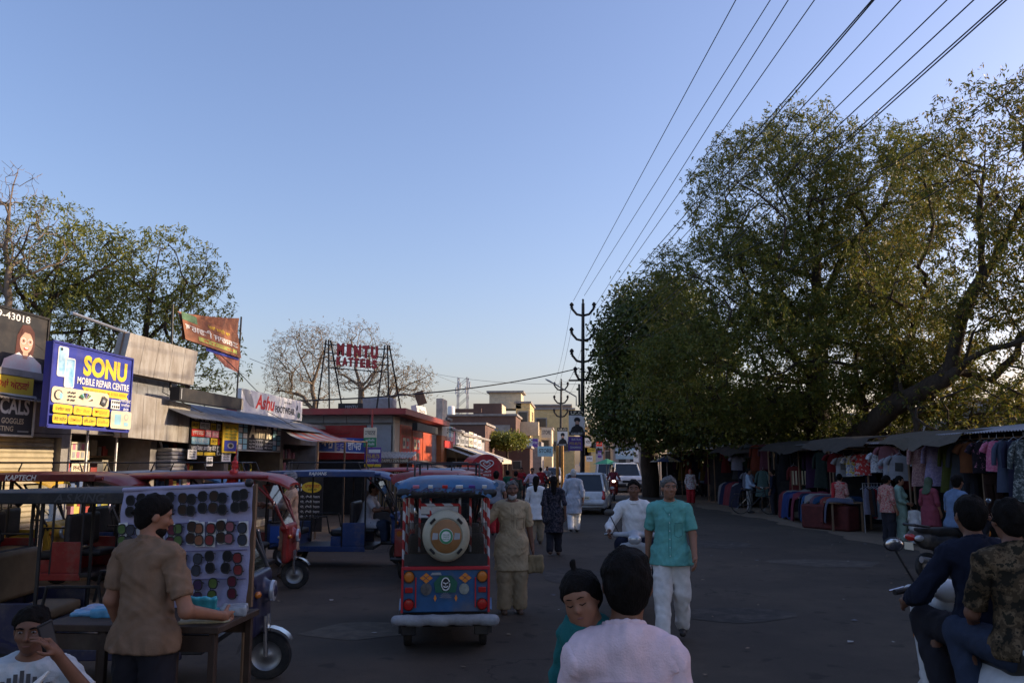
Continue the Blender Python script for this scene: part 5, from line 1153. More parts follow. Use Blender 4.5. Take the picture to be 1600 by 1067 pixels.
m_camo = camo('camouflage', [(.02, .017, .012), (.065, .045, .026), (.13, .09, .052), (.028, .024, .016)], 11); m_floral = camo('red_floral', [(.34, .05, .06), (.45, .30, .24), (.30, .08, .08), (.55, .45, .38)], 24); m_floral2 = camo('white_dotted', [(.5, .48, .46), (.5, .48, .46), (.35, .06, .1), (.1, .08, .1)], 20); m_darkfl = camo('dark_printed', [(.02, .02, .028), (.03, .03, .04), (.10, .08, .09), (.03, .03, .04)], 26)

# --- man in pink shirt carrying a sleeping child (seen from behind, close)
c_ = WY(950, 900, 2.75); pk = (c_.x + .05, 2.75, 0)
pkm, _, S_ = person('man in pale pink shirt seen from behind, carrying a child', pk, R(4), 1.62, stand(wL=(-.08, .22, 1.10), eL=(-.215, .06, 1.12), wR=(.20, .10, .90), eR=(.20, -.02, 1.12), sR=(.150, -.01, 1.365), sL=(-.150, -.01, 1.365), hd=(.015, .02, 1.60)), (m_pinksh, 2.0, .78, .02, .007), (m_dkcl, .015, 't'), 'short', None, None, 'dark', .009, m_shoe, .90, seed=4, yaw=-.15)
m_seam = cloth('pink_seam', (.58, .42, .45)); zk = 1.30 * S_
seam(pkm, [(-.17, zk - .02), (-.08, zk + .005), (0, zk + .012), (.08, zk + .005), (.17, zk - .02)], -1, m_seam); seam(pkm, [(.0, zk + .012), (.004, zk - .45)], -1, m_seam, .003); seam(pkm, [(-.012, zk + .012), (-.016, zk - .3)], -1, m_seam, .002)
# --- sleeping child on his shoulder
q = WY(906, 932, 2.62)
hd = V3((.10, .02, .30)); 
Jc = stand(hd=(.0, .03, 1.60), nk=(0, -.01, 1.47), ch=(-.07, 0, 1.27), pel=(-.12, 0, .93), sR=(.085, -.01, 1.38), sL=(-.19, -.01, 1.38), wR=(.16, -.02, .98), eR=(.16, -.06, 1.14), wL=(-.22, -.10, 1.0), eL=(-.26, -.08, 1.14), kR=(.16, .22, .72), aR=(.2, .05, .45), kL=(-.12, .22, .72), aL=(-.14, .05, .45))
S_ = .96 / 1.72
person('sleeping small child with topknot resting on the man in pink', (q.x + .01, 2.66 + .13, q.z - 1.60 * S_ - .03), R(168), .96, Jc, (cloth('teal_jacket', (.02, .13, .13)), 1.9, .70, .02), (m_navy, .01, 't'), 'tail', None, None, 'mid', .006, None, .88, yaw=R(-8), pitch=R(-14), roll=R(14), seed=9, child=True, eyes='closed')
# --- man in teal shirt walking towards the camera
g_ = G(1052, 1003); J_ = walk(.20, .10); J_.update(aR=(.10, .24, .09), aL=(-.10, -.18, .14), kL=(-.10, -.02, .50))
tlm, _, S_ = person('man in teal short sleeved shirt and pale trousers walking towards the camera', gl(g_), R(180 - 8), 1.74, J_, (m_teal, .85, .80, .07, .007), (m_offw, .022, 't'), 'short', m_ghair, None, 'mid', .0085, m_shoe, 1.06, seed=12, yaw=R(18))
m_tseam = cloth('teal_seam', (.08, .25, .23)); seam(tlm, [(.014, 1.37 * S_), (.016, .84 * S_)], 1, m_tseam, .003); seam(tlm, [(-.014, 1.37 * S_), (-.012, .84 * S_)], 1, m_tseam, .003)
for k in range(6): seam(tlm, [(-.002, (1.33 - .085 * k) * S_), (.004, (1.33 - .085 * k) * S_)], 1, m_wcl, .006, name='button')
seam(tlm, [(-.05, 1.24 * S_), (-.13, 1.24 * S_), (-.13, 1.11 * S_), (-.09, 1.09 * S_), (-.05, 1.11 * S_), (-.05, 1.24 * S_)], 1, m_tseam, .0035, name='pocket_edge')
seam(tlm, [(-.06, 1.40 * S_), (-.02, 1.345 * S_), (0, 1.37 * S_)], 1, m_teal, .009, name='collar'); seam(tlm, [(.06, 1.40 * S_), (.02, 1.345 * S_), (0, 1.37 * S_)], 1, m_teal, .009, name='collar')
# --- man in beige kurta by the central rickshaw
g_ = G(800, 958)
bag_p = g_
bgm, _, S_ = person('man in beige kurta pyjama leaning one hand on the rickshaw', gl(g_), R(180 + 10), 1.66, stand(wR=(.42, .22, 1.18), eR=(.36, .05, 1.18), wL=(-.27, .02, .86)), (m_beige, 1.0, .56, .05, .008), (cloth('beige_pyjama', (.38, .29, .18)), .035, 't'), 'thin', m_ghair, m_whair, 'dark', .009, m_sandal, 1.12, seed=15)
m_bseam = cloth('beige_seam', (.22, .17, .11)); seam(bgm, [(.012, 1.36 * S_), (.012, 1.08 * S_)], 1, m_bseam, .003); seam(bgm, [(-.012, 1.36 * S_), (-.012, 1.08 * S_)], 1, m_bseam, .003); seam(bgm, [(-.05, 1.24 * S_), (-.14, 1.24 * S_), (-.14, 1.10 * S_), (-.05, 1.10 * S_), (-.05, 1.24 * S_)], 1, m_bseam, .003, name='pocket_edge')
# --- sunglasses seller
sel = WY(232, 900, 4.75)
person('young seller in brown t-shirt facing the sunglasses board', (sel.x, 4.75, 0), R(-14), 1.70, stand(wR=(.30, .30, 1.00), eR=(.30, -.02, 1.08), wL=(-.27, .10, .92)), (m_brown, .75, .84, .015, .009), (m_dkcl, .02, 't'), 'short', None, m_hair, 'mid', .0085, m_shoe, 1.02, seed=18, yaw=R(-40), pitch=R(-14))
# --- seated young man with phone in the lower left corner
bo = WY(52, 1010, 4.25)
e_, J_b, S_b = person('seated young man in striped white t-shirt holding a phone to his face', (bo.x, 4.25, -.03), R(200), 1.66, sit(.34, .36, 0, .02, ((.30, .20, .62), (-.17, .24, 1.02)), eR=(.30, .0, .74), eL=(-.33, .12, .76)), (cloth('white_tee', (.52, .55, .57)), .8, .40, .01, .008), (m_dkcl, .02, 't'), 'short', None, None, 'dark', .0075, m_shoe, seed=20, pitch=R(-6))
# --- people in the middle distance
g_ = G(897, 832); person('man in pale blue kurta pyjama walking away up the street', gl(g_), R(4), 1.72, walk(.14, .08), (m_pblue, 1.7, .52, .05), (m_wcl, .03, 't'), 'thin', m_whair, None, 'mid', .014, m_shoe, 1.1, seed=25)
g_ = G(866, 868); person('woman in dark printed suit with long hair walking away', gl(g_), R(2), 1.62, walk(.12, .05), (m_darkfl, 1.2, .50, .07), (m_dkcl, .03, 't'), 'long', None, None, 'dark', .013, m_sandal, .95, seed=26, scarf=m_darkfl)
g_ = G(838, 850); person('woman in white shawl with long dark hair behind the man in beige', gl(g_), R(-6), 1.58, walk(.1, .05), (m_wcl, 1.8, .62, .11), (m_kh, .03, 't'), 'long', None, None, 'mid', .013, m_sandal, 1.0, seed=27)
g_ = G(775, 838); person('man in grey t-shirt and red shorts beyond the rickshaw roof', gl(g_), R(10), 1.68, walk(.12, .08), (m_grcl, .8, .86, .02), (m_redcl, .03, 't'), 'short', None, None, 'mid', .015, m_shoe, 1.05, seed=28)
g_ = G(806, 808); person('woman in dark olive clothes and red scarf in the crowd', gl(g_), R(0), 1.6, walk(.1, .05), (cloth('olive_dk', (.06, .06, .045)), 1.5, .55, .06), (m_redcl, .03, 't'), 'bun', None, None, 'mid', .018, m_sandal, 1.0, seed=29, scarf=m_redcl)
g_ = G(793, 800); person('person in dark green top in the crowd past the rickshaws', gl(g_), R(30), 1.6, stand(), (cloth('dk_green', (.03, .12, .07)), 1.5, .7, .04), (m_dkcl, .03, 't'), 'short', None, None, 'mid', .02, m_shoe, seed=30)
g_ = G(815, 782); person('person in red shirt far down the street', gl(g_), R(180), 1.65, stand(), (m_redcl, 1.2, .8, .02), (m_dkcl, .02, 't'), 'short', None, None, 'mid', .025, m_shoe, seed=31)
g_ = G(762, 792); person('man in grey blue shirt near the red ice cream cart', gl(g_), R(20), 1.65, stand(), (m_bluesh, 1.5, .82, .02), (m_dkcl, .02, 't'), 'short', None, None, 'mid', .022, m_shoe, seed=32)
# --- people along the stalls
def pg(px, py): return gl(G(px, py))
person('woman in white dotted top and red salwar under the trees', pg(1080, 787), R(178), 1.6, stand(), (m_floral2, 1.6, .72, .08), (m_redcl, .05, 't'), 'scarf', m_redcl, None, 'mid', .016, m_sandal, 1.05, seed=41)
person('man in blue shirt and grey trousers holding a bicycle', pg(1172, 801), R(-110), 1.68, stand(wR=(.22, .35, .98), eR=(.26, .12, 1.1), wL=(-.2, .3, .98), eL=(-.26, .1, 1.1)), (cloth('light_blue_shirt', (.30, .38, .48)), 1.6, .86, .02), (cloth('grey_trouser', (.25, .24, .22)), .025, 't'), 'short', None, None, 'dark', .014, m_shoe, seed=42)
person('man in dark clothes beside the blue shirted man at the stalls', pg(1210, 804), R(60), 1.66, stand(wR=(.28, .3, 1.0), eR=(.28, .08, 1.1)), (m_navy, 1.6, .8, .03), (m_dkcl, .03, 't'), 'short', None, None, 'dark', .014, m_shoe, seed=43)
person('woman in red and floral suit browsing the clothes tables', pg(1316, 828), R(-40), 1.58, stand(), (m_floral, 1.2, .62, .06), (camo('grey_floral', [(.2, .18, .16), (.3, .25, .2), (.25, .1, .1), (.3, .3, .25)], 25), .03, 't'), 'bun', None, None, 'mid', .012, m_sandal, 1.05, seed=44, scarf=m_redcl)
person('woman in red floral shirt and black trousers at the clothes rail', pg(1391, 851), R(-70), 1.60, stand(), (m_floral, 1.5, .80, .04), (m_dkcl, .03, 't'), 'bun', None, None, 'mid', .011, m_sandal, 1.05, seed=45)
person('woman in mint green suit standing by the clothes stall', pg(1411, 850), R(-120), 1.58, stand(wR=(.12, .22, 1.02), eR=(.26, .04, 1.1), wL=(-.12, .22, 1.0), eL=(-.26, .04, 1.1)), (m_green_d, 1.7, .66, .06), (cloth('mint_salwar', (.33, .46, .39)), .05, 't'), 'bun', None, None, 'mid', .011, m_sandal, 1.02, seed=46, scarf=m_green_d)
person('small child in white kurta pyjama seen from behind at the stalls', pg(1432, 851), R(-20), .92, stand(), (m_wcl, 1.6, .66, .07), (cloth('white_pyjama', (.58, .58, .6)), .04, 't'), 'short', None, None, 'mid', .011, m_shoe, 1.15, seed=47, child=True)
person('woman in maroon suit with green scarf by the clothes stall', pg(1458, 856), R(-60), 1.56, stand(), (m_maroon, 1.4, .55, .08), (m_maroon, .05, 't'), 'scarf', cloth('olive_scarf', (.08, .11, .07)), None, 'mid', .012, m_sandal, 1.1, seed=48)
for i, (px, py, mm, lb) in enumerate(((1100, 776, m_bluesh, 'person in grey blue shirt behind the woman with red salwar'), (1045, 772, m_grcl, 'man in grey shirt standing by the far stall with the umbrella'), (1130, 778, m_dkcl, 'person in dark clothes deep in the shade of the far stalls'))):
    person(lb, pg(px, py), R(160 + 40 * i), 1.65, stand(), (mm, 1.5, .8, .02), (m_dkcl, .03, 't'), 'short', None, None, 'dark', .022, m_shoe, seed=60 + i)
# ================================================================== vehicles
m_tyre = M('tyre_rubber', (.018, .018, .019), .85, .3, 20, dirt=.35, bump=.3); m_rim = M('wheel_rim', (.30, .30, .31), .4, .2, 10, metal=.8, dirt=.4); m_chrome = M('chrome', (.62, .62, .64), .18, .1, 8, metal=.95)
m_vinyl = M('black_vinyl', (.022, .021, .022), .5, .25, 6, dirt=.25); m_tail = M('tail_lens', (.42, .015, .012), .2, .1, 5, coat=.6); m_amber = M('amber_lens', (.55, .16, .02), .2, .1, 5, coat=.6); m_clear = M('lamp_lens', (.55, .56, .58), .12, .1, 5, metal=.4)
m_wind = glass('windscreen', (.62, .66, .66)); m_cur = glass('rear_plastic', (.42, .43, .44), rough=.25)
def wheel(parent, c, r, w_, axis='X', rim=m_rim, name='wheel'):
    e = empty(name, c, 0, parent=parent)
    MB().lathe([(r * .62, -w_ * .42), (r * .80, -w_ * .5), (r * .95, -w_ * .42), (r, -w_ * .2), (r, w_ * .2), (r * .95, w_ * .42), (r * .80, w_ * .5), (r * .62, w_ * .42)], 28, (0, 0, 0), axis, cap=False).build('tyre', m_tyre, e)
    MB().lathe([(r * .12, -w_ * .36), (r * .2, -w_ * .2), (r * .5, -w_ * .15), (r * .64, -w_ * .40), (r * .64, w_ * .40), (r * .5, w_ * .15), (r * .2, w_ * .2), (r * .12, w_ * .36)], 20, (0, 0, 0), axis).build('rim', rim, e)
    return e
_sc = {}
def csdf(key, fn, name, mat, parent):
    if key not in _sc: _sc[key] = fn().mesh(name, mat); return link(name, _sc[key], parent)
    me = _sc[key].copy(); me.materials.clear(); me.materials.append(mat); return link(name, me, parent)
def rickshaw(label, loc, rz, body, roof, trim=None, roofw=.56, rack=True, text=None, textm=None, rear=False, seatm=None, screen=True, group='battery rickshaws', postm=None, loads=None, Y1=.95):
    """battery rickshaw, front towards local +Y, centre of the floor at the origin; length 2.75"""
    e = empty('rickshaw', loc, rz, label, 'rickshaw', group); trim = trim or m_blackmetal; seatm = seatm or m_vinyl; pm = postm or m_blackmetal
    W = .49; zr = 1.70; Y0 = -1.22          # roof reach
    # wheels
    wheel(e, (-.43, -.85, .215), .215, .09); wheel(e, (.43, -.85, .215), .215, .09); wheel(e, (0, 1.22, .215), .215, .085)
    MB().tube([(-.43, -.85, .215), (.43, -.85, .215)], .03).build('rear_axle', m_blackmetal, e)
    # floor tub and side sills
    b = MB().box((0, -.18, .36), (.96, 1.95, .06)); b.build('floor', m_blackmetal, e, bevel=.01)
    for s_ in (-1, 1):
        b = MB().loft([[(s_ * W, -1.18, .40), (s_ * W, -1.18, .78), (s_ * (W - .03), -1.18, .78), (s_ * (W - .03), -1.18, .40)], [(s_ * W, -.62, .33), (s_ * W, -.62, .78), (s_ * (W - .03), -.62, .78), (s_ * (W - .03), -.62, .33)]]); b.build('side_panel', body, e, bevel=.008)
        MB().box((s_ * (W - .02), .0, .34), (.04, 1.25, .10)).build('sill', body, e, bevel=.01)
        MB().box((s_ * (W - .015), .42, .60), (.03, .42, .42)).build('seat_side', body, e, bevel=.01)
        for y, h0 in ((-1.17, .4), (-.60, .4), (.20, .36), (.62, .36)):
            MB().tube([(s_ * (W - .015), y, h0), (s_ * (W - .015), y, zr - .04)], .017, 8).build('post', pm, e)
        b = MB().tube([(s_ * (W - .015), .62, zr - .05), (s_ * (W - .06), .98, 1.30), (s_ * .30, 1.15, .85)], .018, 8); b.build('front_post', trim, e)
        MB().tube([(s_ * (W + .01), -.55, .62), (s_ * (W + .01), -.50, .92), (s_ * (W + .01), -.08, .92), (s_ * (W + .01), -.02, .62)], .016, 8).build('arm_rest', m_blackmetal, e)
        MB().loft([[(s_ * .36, -1.1, .46), (s_ * .52, -1.1, .40), (s_ * .52, -1.1, .36)], [(s_ * .36, -.85, .52), (s_ * .53, -.85, .48), (s_ * .53, -.85, .44)], [(s_ * .36, -.6, .46), (s_ * .52, -.6, .38), (s_ * .52, -.6, .34)]], cap=False, closed=False).build('mudguard', body, e)
    # passenger seats facing each other, driver seat
    for nm, y, yb in (('rear_seat', -.82, -1.08), ('middle_seat', .16, .36)):
        csdf(nm, lambda: SDF(.035).rbox((0, y, .62), (.86, .40, .12), .04), nm, seatm, e); csdf(nm + 'b', lambda: SDF(.03).rbox((0, yb, .95), (.86, .09, .46), .035), 'backrest', seatm, e)
        bx('seat_box', (0, y, .47), (.84, .36, .18), body, e, bevel=.01)
    csdf('ds', lambda: SDF(.035).rbox((0, .62, .64), (.50, .30, .10), .04), 'driver_seat', seatm, e)
    # roof shell
    rows = []; n = 12
    for (y, dz, ws) in ((Y0 - .10, -.10, .88), (Y0 - .05, -.035, .97), (Y0, 0, 1), (-.3, .03, 1), (.55, .02, 1), (Y1 - .05, -.02, .97), (Y1 + .10, -.07, .88), (Y1 + .22, -.15, .66)):
        ring = []
        for k in range(n + 1):
            t = -1 + 2 * k / n; x = roofw * ws * t; ring.append((x, y, zr + dz + .045 * (1 - abs(t) ** 3.2) - .02 * (abs(t) > .95)))
        ring += [(x_, y_, z_ - .035) for (x_, y_, z_) in ring[::-1]]; rows.append(ring)
    rf = MB().loft(rows).build('roof', roof, e)
    for s_ in (-1, 1): MB().tube([(s_ * roofw, Y0, zr - .01), (s_ * roofw, Y1 - .05, zr - .015)], .028, 8).build('roof_edge', roof, rf)
    if rack:
        for s_ in (-1, 1): MB().tube([(s_ * .38, -.9, zr + .07), (s_ * .38, -.85, zr + .20), (s_ * .38, .45, zr + .20), (s_ * .38, .50, zr + .07)], .013, 6).build('rack_rail', m_blackmetal, rf)
        for y in (-.8, -.2, .4): MB().tube([(-.38, y, zr + .20), (.38, y, zr + .20)], .010, 6).build('rack_bar', m_blackmetal, rf)
    # windscreen, apron, fork, handlebar, lamps
    if screen:
        pts = [(-.43, .80, 1.56), (.43, .80, 1.56), (.33, 1.14, .92), (-.33, 1.14, .92)]
        ws = MB().quad(*pts).build('windscreen', m_wind, e)
        MB().tube(pts, .018, 6, closed=True).build('screen_frame', trim, ws)
        MB().tube([(.1, 1.06, 1.08), (.28, 1.0, 1.20)], .007, 5).build('wiper', m_blackmetal, ws)
    csdf('ap', lambda: SDF(.026).rbox((0, 1.12, .66), (.62, .10, .52), .045, .03).rbox((0, 1.10, .93), (.70, .12, .10), .04, .04).cap((0, 1.16, .80), (0, 1.19, .80), .10, .10, .04), 'apron', body, e)
    MB().lathe([(.02, .0), (.085, .0), (.10, .02), (.095, .045), (.02, .055)], 18, (0, 1.22, .80), 'Y').build('headlamp', m_clear, e)
    for s_ in (-1, 1): MB().ell((s_ * .25, 1.18, .80), (.05, .03, .035), 10, 6).build('indicator', m_amber, e); MB().tube([(s_ * .055, 1.20, .58), (s_ * .055, 1.22, .215)], .022, 8).build('fork_leg', m_chrome, e)
    MB().loft([[(x, 1.22 + .26 * math.sin(a), .215 + .26 * math.cos(a)) for x in (-.06, .06)] for a in np.linspace(-1.5, 1.0, 10)], cap=False, closed=False).build('front_mudguard', m_chrome, e)
    MB().tube([(-.34, .90, 1.02), (-.15, .98, 1.0), (.15, .98, 1.0), (.34, .90, 1.02)], .014, 8).build('handlebar', m_blackmetal, e)
    for s_ in (-1, 1):
        m_ = MB().tube([(s_ * .26, .93, 1.02), (s_ * .44, .98, 1.22)], .007, 6).build('mirror', m_blackmetal, e); MB().ell((s_ * .46, .985, 1.27), (.05, .012, .07), 10, 6).build('mirror_glass', m_chrome, m_)
    # tail: panel, lamps, bumper
    tp = bx('tail_panel', (0, -1.20, .62), (.96, .05, .44), body, e, bevel=.01)
    for s_ in (-1, 1):
        MB().lathe([(.01, 0), (.045, 0), (.045, .02), (.01, .03)], 14, (s_ * .40, -1.225, .76), 'Y').build('tail_lamp', m_amber, e) if not rear else None
    MB().tube([(-.52, -1.27, .36), (.52, -1.27, .36)], .03).build('bumper', m_blackmetal, e) if not rear else None
    if text:
        for s_ in (1, -1):
            a, fs, asp = text_mesh(text, .02, .2); hh = .075; ww = min(.9, hh * asp); y0 = -.25
            MB().add([(s_ * (roofw + .031), (y0 + ww * (v[0] - .5)) if s_ > 0 else (y0 - ww * (v[0] - .5)), zr - .045 + hh * v[1]) for v in a], fs).build('lettering', textm or m_white, rf, smooth=0)
        for s_ in (1, -1): MB().box((s_ * (roofw + .012), -.2, zr - .012), (.03, 2.0, .10)).build('roof_valance', roof, rf, bevel=.01)
    return e
blue_p = paint('blue_paint', (.016, .045, .15)); skyb_p = paint('sky_blue_paint', (.035, .13, .27)); red_p = paint('red_paint', (.24, .016, .013)); mar_p = paint('maroon_paint', (.13, .014, .015)); dk_p = M('dark_canopy', (.022, .022, .024), .6, .3, 3, dirt=.5, bump=.3, bsc=9); yel_p = paint('yellow_paint', (.55, .33, .03)); purp_p = paint('indigo_paint', (.045, .045, .13)); gry_p = paint('grey_paint', (.22, .23, .25))
# --- central rickshaw seen from behind
cr = G(694, 1006); CR = (cr.x - .11, cr.y + .82, 0)
stripe = M('red_white_wrap', (.45, .05, .04), .5, .1)
nn = stripe.node_tree; tcx = [x for x in nn.nodes if x.type == 'TEX_COORD'][0]; wv = nn.nodes.new('ShaderNodeTexWave'); wv.wave_type = 'BANDS'; wv.bands_direction = 'DIAGONAL'; wv.inputs['Scale'].default_value = 3.2; nn.links.new(tcx.outputs['Object'], wv.inputs['Vector'])
rp_ = nn.nodes.new('ShaderNodeValToRGB'); rp_.color_ramp.interpolation = 'CONSTANT'; rp_.color_ramp.elements[0].color = (.40, .03, .03, 1); rp_.color_ramp.elements[1].color = (.55, .54, .54, 1); rp_.color_ramp.elements[1].position = .5; nn.links.new(wv.outputs[0], rp_.inputs[0]); nn.links.new(rp_.outputs[0], nn.nodes['Principled BSDF'].inputs['Base Color'])
rk = rickshaw('blue roofed rickshaw seen from behind with a round cream spare wheel cover', CR, R(8.5), paint('tail_blue', (.02, .10, .24)), skyb_p, rear=True, postm=stripe, rack=True)
yb = -1.245; rk.scale = (.92, 1, .99)
def rp(nm, b, mat, par=rk, **k): return b.build(nm, mat, par, **k)
for (x0, z0, x1, z1) in ((-.49, .825, .49, .86), (-.49, .40, -.465, .83), (.465, .40, .49, .83)): bx('red_trim', ((x0 + x1) / 2, yb, (z0 + z1) / 2), (x1 - x0, .02, z1 - z0), M('trim_red', (.45, .02, .03), .4, .1, 5), rk, bevel=.004)
for s_ in (-1, 1):
    bx('red_trim', (s_ * .33, yb + .002, .60), (.014, .012, .30), M('trim_red', (1, 1, 1)), rk)
    for z, mm in ((.755, m_amber), (.48, m_tail)):
        l = MB().lathe([(.01, 0), (.052, 0), (.056, -.018), (.045, -.034), (.01, -.038)], 18, (s_ * .405, yb + .012, z), 'Y').build('tail_lamp', mm, rk); MB().lathe([(.054, .0), (.064, .0), (.064, -.014), (.054, -.014)], 18, (s_ * .405, yb + .010, z), 'Y', cap=False).build('lamp_ring', m_blackmetal, l)
    bx('reflector', (s_ * .405, yb, .625), (.085, .02, .055), m_tail, rk, bevel=.006)
    for dx, dz in ((0, .028), (0, -.028), (-.038, 0), (.038, 0)):
        q = [(s_ * .215 + dx + a, yb - .012, .745 + dz + c) for a, c in ((-.034, 0), (0, -.024), (.034, 0), (0, .024))]; MB().quad(*q).build('sticker', m_orange, rk, smooth=0)
    MB().quad(*[(s_ * .115 + a, yb - .012, .545 + c) for a, c in ((-.016, 0), (0, -.036), (.016, 0), (0, .036))]).build('sticker', m_orange, rk, smooth=0)
for x, z, r_, mm in ((-.215, .635, .062, M('worn_disc', (.12, .11, .10), .7, .4, 20)), (.205, .635, .055, M('pale_disc', (.30, .31, .26), .7, .3, 20))):
    MB().lathe([(.01, 0), (r_, 0), (r_, -.008), (.01, -.012)], 18, (x, yb - .002, z), 'Y').build('badge', mm, rk)
MB().quad(*[(a, yb - .012, c) for a, c in ((-.11, .60), (.11, .60), (.13, .70), (.06, .77), (-.06, .77), (-.13, .70))]).build('sticker', M('flag_green', (.02, .12, .07), .6), rk, smooth=0)
fcs = MB()
fcs.tube([(.045 * math.cos(a), yb - .017, .685 + .062 * math.sin(a)) for a in np.linspace(.35, 2 * math.pi + .1, 16)], .007, 4); fcs.tube([(-.03, yb - .017, .70), (0, yb - .017, .69), (.03, yb - .017, .70)], .006, 4); fcs.tube([(-.025, yb - .017, .665), (-.01, yb - .017, .655), (.01, yb - .017, .655), (.025, yb - .017, .665)], .007, 4); fcs.tube([(0, yb - .017, .69), (0, yb - .017, .672)], .005, 4)
fcs.build('sticker', m_white, rk); MB().quad(*[(a, yb - .014, c) for a, c in ((-.035, .615), (.035, .615), (.042, .69), (.035, .74), (-.035, .74), (-.042, .69))]).build('sticker', m_black, rk, smooth=0)
fl = MB()
for k in range(9): a = R(10 + 20 * k); fl.quad((0, yb - .014, .545), (.05 * math.cos(a - .12), yb - .014, .545 + .05 * math.sin(a - .12)), (.075 * math.cos(a), yb - .014, .545 + .06 * math.sin(a)), (.05 * math.cos(a + .12), yb - .014, .545 + .05 * math.sin(a + .12)))
fl.build('sticker', M('lotus_grey', (.16, .17, .20), .6), rk, smooth=0)
MB().quad(*[(a, yb - .013, c) for a, c in ((-.17, .775), (-.045, .775), (-.06, .80), (-.15, .80))]).build('sticker', m_grey, rk, smooth=0)
# padded bumper
bp_ = SDF(.012)
for k in range(8): x = -.54 + .135 * k; bp_.cap((x, -1.30, .335), (x + .135, -1.30, .335 + .006 * (-1) ** k), .052 + .005 * (k % 2), None, .008)
bp_.build('bumper', M('wrapped_bumper', (.30, .31, .33), .55, .25, 5, dirt=.5, bump=.6, bsc=14), rk)
for s_ in (-1, 1): bx('bumper_stay', (s_ * .40, -1.2, .23), (.16, .12, .10), m_blackmetal, rk, bevel=.01); bx('mud_flap', (s_ * .43, -1.10, .25), (.18, .02, .16), m_vinyl, rk)
# rear clear curtain, luggage rail, black roll under the roof, spare wheel cover
MB().quad((-.46, -1.21, .98), (.46, -1.21, .98), (.46, -1.21, 1.30), (-.46, -1.21, 1.30)).build('rear_curtain', m_cur, rk)
bx('curtain_base', (0, -1.21, .92), (.93, .012, .12), m_vinyl, rk)
SDF(.012).cap((-.52, -1.28, 1.605), (.52, -1.28, 1.605), .046, None, .02).rbox((0, -1.25, 1.61), (1.0, .05, .11), .02, .03).build('rolled_curtain', m_vinyl, rk, .006, 3, 40)
for x in (-.30, -.18, .15, .27): MB().tube([(x, -1.18, 1.0), (x, -1.18, 1.58)], .014, 6).build('rear_bar', stripe, rk)
for x in (-.42, .40): MB().tube([(x, -1.19, 1.2), (x, -1.19, 1.58)], .011, 6).build('rear_bar', m_chrome, rk)
MB().tube([(-.30, -1.19, 1.48), (.15, -1.19, 1.48)], .016, 6).build('rear_bar', stripe, rk); MB().tube([(-.30, -1.19, 1.36), (.15, -1.19, 1.36)], .016, 6).build('rear_bar', stripe, rk); bx('rear_plate', (-.08, -1.18, 1.43), (.42, .01, .09), m_steel, rk)
zc = 1.175; cv = MB().lathe([(.255, .05), (.265, .02), (.262, -.03), (.235, -.065), (.185, -.078), (.175, -.070), (.02, -.072)], 36, (0, -1.30, zc), 'Y').build('wheel_cover', M('cream_plastic', (.44, .41, .30), .4, .12, 3, dirt=.35), rk)
MB().lathe([(.170, -.080), (.160, -.088), (.02, -.096), (.005, -.096)], 32, (0, -1.30, zc), 'Y').build('cover_disc', M('brown_disc', (.33, .15, .045), .45, .2, 5, dirt=.3), cv)
MB().lathe([(.078, -.097), (.074, -.101), (.005, -.102)], 28, (0, -1.30, zc), 'Y').build('round_badge', m_white, cv); MB().lathe([(.074, -.1025), (.052, -.1030)], 28, (0, -1.30, zc), 'Y', cap=False).build('badge_ring', m_green, cv)
for k in range(3):
    a, fs_, _ = text_mesh(('WELCOME', 'TRAFFIC', 'INDIA')[k], .01); MB().add([((v[0] - .5) * .075, -1.4045, zc + .016 - .022 * k + (v[1] - .5) * .014) for v in a], fs_).build('lettering', m_green, cv, smooth=0)
for sx in (-1, 1):
    for sz in (-1, 1):
        a = R(45); b = MB()
        for t in (-.035, -.0175, 0, .0175, .035): pass
        d = Vector((-sz * sx * .7071, 0, .7071)); c = Vector((sx * .150, -1.382, zc + sz * .150)); b.tube([c - d * .035, c + d * .035], .014, 8); b.build('slot', m_dark, cv)
    MB().quad(*[(sx * .12 + a_, -1.392, zc + c_) for a_, c_ in ((-.035, -.035), (.03, -.03), (.035, .03), (-.025, .035))]).build('worn_label', m_grey, cv, smooth=0)
# painted flourish on the rear roof edge
for i, (x, w_, mm) in enumerate(((-.34, .07, m_pink), (-.18, .05, m_white), (-.02, .06, m_redp), (.14, .08, m_white), (.28, .07, m_purple), (.42, .05, m_white))):
    MB().box((x, Y_ := -1.345, 1.672), (w_, .012, .03), (.55, 0, .1)).build('paint_mark', mm, rk)
a, fs_, _ = text_mesh('KAPTECH', .01, .2); MB().add([(-.42 + .84 * v[0], -1.335 - .02 * v[1] * 0, 1.615 + .05 * v[1]) for v in a], fs_).build('lettering', purp_p, rk, smooth=0)

# --- other rickshaws
g_ = G(520, 886); rb = rickshaw('blue rickshaw in side view with driver in grey t-shirt', (g_.x - .05, g_.y + .35, 0), R(-86), blue_p, blue_p, text='RAJHANS', group='battery rickshaws')
bx('badge_panel', (.508, -.9, .60), (.012, .42, .30), flat('badge_blue', (.03, .10, .40)), rb); MB().tube([(.52, -.96, .56), (.52, -.90, .53), (.52, -.85, .57), (.52, -.88, .64), (.52, -.86, .68)], [.02, .03, .022, .010, .008], 6).build('swan_mark', m_cream, rb)
g_ = G(300, 930); r3 = rickshaw('red rickshaw behind the sunglasses board with red front', (g_.x + .05, g_.y + .6, 0), R(-84), red_p, red_p, red_p)
g_ = G(282, 1067); r4 = rickshaw('dark canopied rickshaw parked directly behind the sunglasses board', (g_.x - .52, g_.y + .05, 0), R(-83), paint('indigo_dark', (.018, .018, .05)), dk_p, rack=False, text='A.S.KING', textm=m_dkgrey, Y1=.72, seatm=M('tan_seat', (.16, .11, .06), .7, .25, 5))
